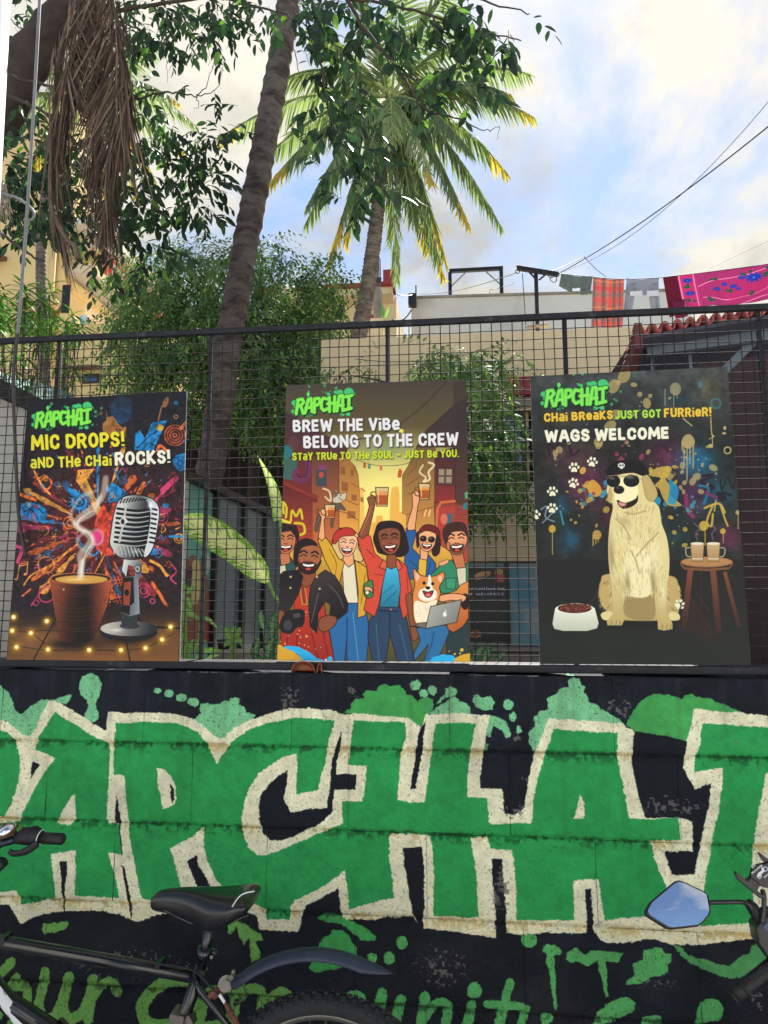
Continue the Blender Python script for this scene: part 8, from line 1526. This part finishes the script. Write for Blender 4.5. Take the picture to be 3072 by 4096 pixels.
# ===== fine leaved trees
m_ne = leaf_mat('neem_leaf', (42, 72, 44), (118, 148, 84), (1.3, 1.5, .7), .28, .6, .25, (170, 190, 80))
def fine_tree(name, label, trunk, Y, clumps, L, W, seed, twig_n=12, dens=1.0, mat_=None):
    root = empty(name, at(trunk[0][0], trunk[0][1], Y), label, 'tree'); root.location.z = TZ; random.seed(seed); lv = Leaves(LT, .2, .25)
    c = [Vector(q) for q in crv([at(p[0], p[1], Y) for p in trunk], 6)]; n = len(c); mb = MB(); mb.tube(c, [.075*(1 - .7*i/(n-1)) for i in range(n)], 9); mb.build('trunk', m_bark, root, smooth=True); top = c[-1]; mid_ = c[len(c)//2]
    for k, (cx, cy, rx, ry, dY, num) in enumerate(clumps):
        cen_ = at(cx, cy, Y + dY); mb = MB(); s0 = mid_.lerp(top, random.random()); md = s0.lerp(cen_, .5) + Vector((0, 0, .12)); mb.tube([Vector(q) for q in crv([s0, md, cen_], 6)], [.022*(1 - .8*i/12) for i in range(13)], 6); mb.build('branch', m_twig, root, smooth=True)
        for _ in range(int(num*dens)):
            a = random.uniform(0, 6.28); r = random.random()**.42; p = at(cx + rx*r*math.cos(a), cy + ry*r*math.sin(a), Y + dY + random.gauss(0, .28)); ctr = (p - cen_); d = (ctr.normalized()*.7 + Vector((random.gauss(0, .4), random.gauss(0, .4), random.gauss(-.1, .4)))).normalized(); bt = min(.84, max(0, random.gauss(.42, .2)))
            s_ = d.cross(Vector((random.gauss(0, .3), -1, .5))).normalized()
            for i in range(twig_n):
                q = p + d*(i*L*.42); d = (d + Vector((0, 0, -.07))).normalized(); sg = 1 if i % 2 else -1; ax = d*.55 + s_*sg*.8 + Vector((0, 0, -.25)) + rv(.12); l_ = L*random.uniform(.7, 1.15); t = min(.84, max(0, bt + random.gauss(0, .09))); t = .97 if random.random() < .015 else t; lv.add(q, ax, Vector((random.gauss(0, .4), -.6, .8)), l_, l_*W, t)
    o = lv.build('crown', mat_ or m_ne, root); o['kind'] = 'stuff'; return root
fine_tree('neem_tree', 'big bushy neem tree with fine green leaves behind the leaning palm', [(1010,2300),(1020,1800),(1040,1560),(1000,1400),(900,1250)], 6.0,
    [(640,1180,170,150,.5,150), (800,1120,170,130,.3,150), (960,1180,160,170,.2,160), (1120,1180,170,130,.4,160), (1230,1230,110,100,.3,70), (600,1330,150,130,0,120), (760,1330,170,140,-.2,150), (930,1420,170,150,-.3,150), (1110,1350,180,130,0,150), (540,1480,110,110,.2,70), (700,1560,150,130,0,110), (1080,1540,160,140,-.4,150), (1180,1450,120,90,-.2,80), (980,1600,130,100,-.4,90), (1090,1640,110,110,-.4,90), (850,1570,100,90,0,50), (620,1060,110,60,.6,30), (1290,1120,90,70,.2,26), (1330,1060,60,50,.2,8), (1250,1330,70,80,.0,32), (480,1250,60,90,.4,24), (1400,1470,90,50,-.2,16), (1050,1000,140,50,.5,22), (740,1010,80,50,.6,16)], .082, .24, 31, 12, 1.7)
fine_tree('small_neem_tree', 'smaller neem tree with pale drooping sprays in front of the cream house', [(1640,2350),(1700,2000),(1760,1800),(1820,1650)], 3.6,
    [(1790,1450,110,60,0,24), (1930,1480,110,60,.1,26), (1860,1600,140,80,0,50), (1900,1740,130,90,0,60), (1880,1880,120,80,-.1,50), (1960,1850,90,80,.1,34), (2000,1970,90,50,0,22), (1880,2010,80,40,0,14), (1740,1480,80,50,.1,10), (2040,1440,50,30,.1,5), (1400,1500,120,40,.1,12)], .064, .26, 12, 12, 2.1)
# oleander like shrub at the left
m_ol = leaf_mat('spiky_leaf', (40, 84, 42), (120, 170, 80), (1.4, 1.6, .6), .32, .55, .25)
ol = empty('spiky_shrub', at(60, 1900, 1.9), 'bright green shrub with rosettes of long pointed leaves at the left edge', 'shrub'); ol.location.z = TZ; lv = Leaves(LP, .2, .28); random.seed(77); st_ = MB()
for px, py, k in [(random.uniform(-40, 215), random.uniform(1170, 1330), 0) for _ in range(26)] + [(random.uniform(-40, 330), random.uniform(1330, 1560), 1) for _ in range(30)] + [(190,1265,0),(330,1340,1),(290,1290,0)]:
    Y = random.uniform(1.5, 2.4); p = at(px, py, Y); st_.tube([Vector(q) for q in crv([Vector((p.x*.6 - 1.1, Y, TZ + .8)), p.lerp(Vector((p.x*.6 - 1.1, Y, TZ + .8)), .5) + rv(.05), p], 5)], .0028, 4); bt = random.uniform(.2, .9)
    for i in range(17): a = i*2.4; el = -.5 + 1.1*i/17; ax = Vector((math.cos(a)*math.cos(el), math.sin(a)*math.cos(el), math.sin(el))); L = random.uniform(.085, .135); lv.add(p + Vector((0, 0, i*.005)), ax, Vector((0, -.3, 1)), L, L*.085, min(1, max(0, bt + random.gauss(0, .12))))
st_.build('stems', m_twig, ol, fix=False)['kind'] = 'stuff'; lv.build('leaves', m_ol, ol)['kind'] = 'stuff'
# ===== dumb cane with big variegated leaves
def big_leaf(path, ws, Y, m, parent, nm='leaf', cup=.25, dY=0):
    c = crv([tuple(at(p[0], p[1], Y + dY*i/(len(path)-1))) for i, p in enumerate(path)], 6); w = crv([(a, b) for a, b in ws], 6); n = len(c); vs = []; k = 8; uv = []
    for i, p in enumerate(c):
        p = Vector(p); t = (Vector(c[min(i+1, n-1)]) - Vector(c[max(0, i-1)])).normalized(); s_ = t.cross(Vector((0, 1, 0))).normalized()
        up_, lo_ = w[i]
        for j in range(-k, k + 1): f = j/k; off = (up_ if f > 0 else lo_)*f; vs.append(tuple(p + s_*off*-1 + Vector((0, -cup*abs(off)*.8 + .004*math.sin(i*1.7)*abs(f), 0)))); uv.append((i/(n-1), f))
    W_ = 2*k + 1; me = bpy.data.meshes.new(nm); fs = [(i*W_ + j, i*W_ + j + 1, (i+1)*W_ + j + 1, (i+1)*W_ + j) for i in range(n-1) for j in range(W_ - 1)]; me.from_pydata(vs, [], fs); ul = me.uv_layers.new(name='UVMap')
    for lp_ in me.loops: ul.data[lp_.index].uv = uv[lp_.vertex_index]
    me.materials.append(m); me.polygons.foreach_set('use_smooth', [True]*len(fs)); return link(nm, me, parent)
def varieg(name, edge, pale, tr=.4, amt=(.44, .56)):
    m = bpy.data.materials.new(name); m.use_nodes = True; nt = m.node_tree; N = nt.nodes; L = nt.links; b = N['Principled BSDF']; uvn = N.new('ShaderNodeUVMap'); mp_ = N.new('ShaderNodeMapping'); mp_.inputs['Scale'].default_value = (22, 2.2, 1); sx = N.new('ShaderNodeSeparateXYZ'); L.new(uvn.outputs[0], sx.inputs[0])
    ab = N.new('ShaderNodeMath'); ab.operation = 'ABSOLUTE'; L.new(sx.outputs[1], ab.inputs[0]); sk = N.new('ShaderNodeMath'); sk.operation = 'MULTIPLY_ADD'; L.new(ab.outputs[0], sk.inputs[0]); sk.inputs[1].default_value = -.16; L.new(sx.outputs[0], sk.inputs[2]); cb = N.new('ShaderNodeCombineXYZ'); L.new(sk.outputs[0], cb.inputs[0]); L.new(sx.outputs[1], cb.inputs[1]); L.new(cb.outputs[0], mp_.inputs[0])
    nz = N.new('ShaderNodeTexNoise'); nz.inputs['Scale'].default_value = 1.5; nz.inputs['Detail'].default_value = 5; L.new(mp_.outputs[0], nz.inputs['Vector']); ed = N.new('ShaderNodeMath'); ed.operation = 'MULTIPLY_ADD'; L.new(ab.outputs[0], ed.inputs[0]); ed.inputs[1].default_value = -.22; ed.inputs[2].default_value = .13; s2 = N.new('ShaderNodeMath'); s2.operation = 'ADD'; L.new(nz.outputs[0], s2.inputs[0]); L.new(ed.outputs[0], s2.inputs[1])
    rp = N.new('ShaderNodeValToRGB'); rp.color_ramp.elements[0].position = amt[0]; rp.color_ramp.elements[1].position = amt[1]; rp.color_ramp.elements[0].color = (*srgb(*edge), 1); rp.color_ramp.elements[1].color = (*srgb(*pale), 1); L.new(s2.outputs[0], rp.inputs[0]); L.new(rp.outputs[0], b.inputs['Base Color']); b.inputs['Roughness'].default_value = .35
    t = N.new('ShaderNodeBsdfTranslucent'); L.new(rp.outputs[0], t.inputs[0]); ms = N.new('ShaderNodeMixShader'); ms.inputs[0].default_value = tr; L.new(b.outputs[0], ms.inputs[1]); L.new(t.outputs[0], ms.inputs[2]); L.new(ms.outputs[0], N['Material Output'].inputs[0]); return m
m_var = varieg('variegated_leaf', (118, 178, 44), (232, 236, 160)); m_rib = varieg('ribbed_leaf', (28, 84, 48), (140, 180, 120), .2, (.52, .6)); m_stem = mat('green_stem', srgb(120, 160, 70), .4)
dc = empty('dumb_cane', at(1118, 2600, 1.0), 'tall dumb cane plant with big yellow green variegated leaves between posters', 'plant'); dc.location.z = TZ; u_ = 3.36/FPX
big_leaf([(1072,2330),(1040,2290),(985,2235),(920,2180),(850,2135),(780,2095),(725,2060)], [(.012,.012),(44*u_,40*u_),(56*u_,54*u_),(62*u_,60*u_),(64*u_,62*u_),(50*u_,54*u_),(4*u_,6*u_)], 1.0, m_var, dc)
big_leaf([(1122,2080),(1110,2020),(1090,1950),(1062,1885),(1030,1822)], [(14*u_,30*u_),(24*u_,26*u_),(22*u_,18*u_),(12*u_,9*u_),(1*u_,1*u_)], 1.0, m_var, dc)
big_leaf([(1150,2330),(1190,2250),(1260,2200),(1350,2190)], [(.01,.01),(40*u_,40*u_),(44*u_,44*u_),(2*u_,2*u_)], 1.1, m_var, dc)
mb = MB(); mb.tube([Vector(q) for q in crv([at(1072,2328,1.0), at(1095,2380,1.0), at(1130,2480,1.0), Vector((at(1140,2600,1.0).x, 1.0, TZ))], 6)], .009, 8); mb.tube([Vector(q) for q in crv([at(1122,2078,1.0), at(1135,2250,1.0), at(1145,2500,1.0), Vector((at(1145,2600,1.0).x, 1.0, TZ))], 6)], .010, 8); mb.build('stem', m_stem, dc, smooth=True)
def low_plant(name, label, px, py, Y, leaves, m, stem=True):
    root = empty(name, at(px, py, Y), label, 'plant'); root.location.z = TZ; base = Vector((at(px, py, Y).x, Y, TZ)); mb = MB()
    for path, w in leaves:
        n = len(path); us = (Y + CAMD)/FPX; ww = [(w*us*f, w*us*f) for f in ([.1, .9, .75, .05] if n == 4 else [.1, 1, .05])]; o = big_leaf(path, ww, Y, m, root); q = at(*path[0], Y); mb.tube([q, q.lerp(base, .5) + Vector((0, .02, 0)), base], .004, 5)
    mb.build('stems', m_stem, root); return root
m_br = leaf_mat('bright_leaf', (90, 150, 60), (150, 196, 90), (1.4, 1.6, .7), .35, .35); m_br2 = varieg('bright_green_leaf', (96, 158, 66), (160, 200, 110), .35)
low_plant('ribbed_plant', 'dark green plant with white ribbed leaves beside the second poster', 1080, 2640, .9, [([(1055,2520),(1050,2490),(1045,2460),(1042,2440)], 22), ([(1085,2560),(1092,2510),(1100,2470),(1108,2445)], 26), ([(1070,2640),(1075,2600),(1085,2570),(1100,2540)], 24), ([(1030,2650),(1020,2610),(1030,2570),(1035,2545)], 20), ([(1100,2650),(1110,2610),(1118,2570),(1128,2540)], 24), ([(1060,2655),(1040,2640),(1015,2620),(1000,2600)], 16)], m_rib)
low_plant('pothos_plant', 'small yellow green leafy plant in a black pot between the posters', 930, 2600, 1.2, [([(925,2560),(915,2540),(905,2520),(896,2508)], 18), ([(935,2560),(945,2540),(955,2522),(962,2508)], 18), ([(930,2575),(918,2570),(905,2575),(896,2590)], 16), ([(940,2575),(950,2560),(962,2565),(968,2590)], 16), ([(930,2550),(930,2530),(935,2515),(938,2500)], 16)], m_br2)
mb = MB(); q = at(895, 2596, 1.3); mb.tube([q, q + Vector((0, 0, .05))], [.03, .038], 14); tag(mb.build('black_pot', m_blkf, smooth=True), 'small black plant pot left of the yellow green plant', 'pot')
low_plant('left_bright_plant', 'bright green leafy plant against the first poster edge, upper one', 760, 2640, .8, [([(740,2380),(755,2365),(770,2355),(790,2350)], 14), ([(735,2400),(750,2400),(760,2415),(765,2440)], 16), ([(735,2450),(750,2445),(775,2460),(800,2480)], 18), ([(720,2350),(735,2345),(745,2350),(752,2358)], 14), ([(800,2465),(830,2475),(855,2495),(870,2515)], 9)], m_br2)
low_plant('left_low_plant', 'spreading green plant low behind the fence beside the first poster', 790, 2650, .7, [([(760,2620),(780,2590),(800,2570),(830,2560)], 16), ([(780,2640),(810,2610),(850,2600),(900,2605)], 14), ([(770,2620),(765,2590),(770,2570),(780,2550)], 16), ([(740,2640),(735,2610),(745,2585),(752,2565)], 14), ([(800,2650),(830,2640),(850,2625),(880,2620)], 12), ([(745,2560),(730,2540),(720,2530),(712,2535)], 12)], m_br2)
low_plant('shopfront_plant', 'dark ribbed leaf plant at the foot of the glazed shopfront', 1930, 2655, 2.4, [([(1900,2650),(1905,2620),(1920,2600),(1935,2585)], 26), ([(1930,2655),(1945,2620),(1950,2600),(1945,2580)], 22), ([(1985,2655),(1995,2630),(2010,2618),(2025,2612)], 18), ([(1890,2655),(1885,2630),(1890,2610),(1900,2595)], 20)], m_rib)
low_plant('roof_weed', 'yellow green weed growing beside the bare column on the red topped house', 1540, 1270, YM - .05, [([(1540,1275),(1535,1250),(1530,1230),(1528,1215)], 7), ([(1540,1275),(1548,1255),(1552,1240),(1555,1225)], 7), ([(1536,1270),(1530,1255),(1526,1245),(1522,1235)], 6)], m_br2)
bp_ = empty('balcony_plants', at(345, 1050, YC), 'yellow green potted creepers along the red balcony', 'plants'); lv = Leaves(LT, .2, .2)
for _ in range(700): p = at(random.gauss(342, 26), random.gauss(1028, 16), YC - .05 + random.uniform(0, .3)); lv.add(p, rv(), rv(), .07, .018, random.random())
for _ in range(500): t = random.random(); p = at(385 + 60*t + random.gauss(0, 9), 1030 + 70*t + random.gauss(0, 12), YC + 2 + 3*t); lv.add(p, rv(), rv(), .08, .02, random.random())
lv.build('creeper', leaf_mat('yellow_creeper', (150, 160, 60), (206, 200, 90), (1.4, 1.4, .7), .4), bp_)['kind'] = 'stuff'
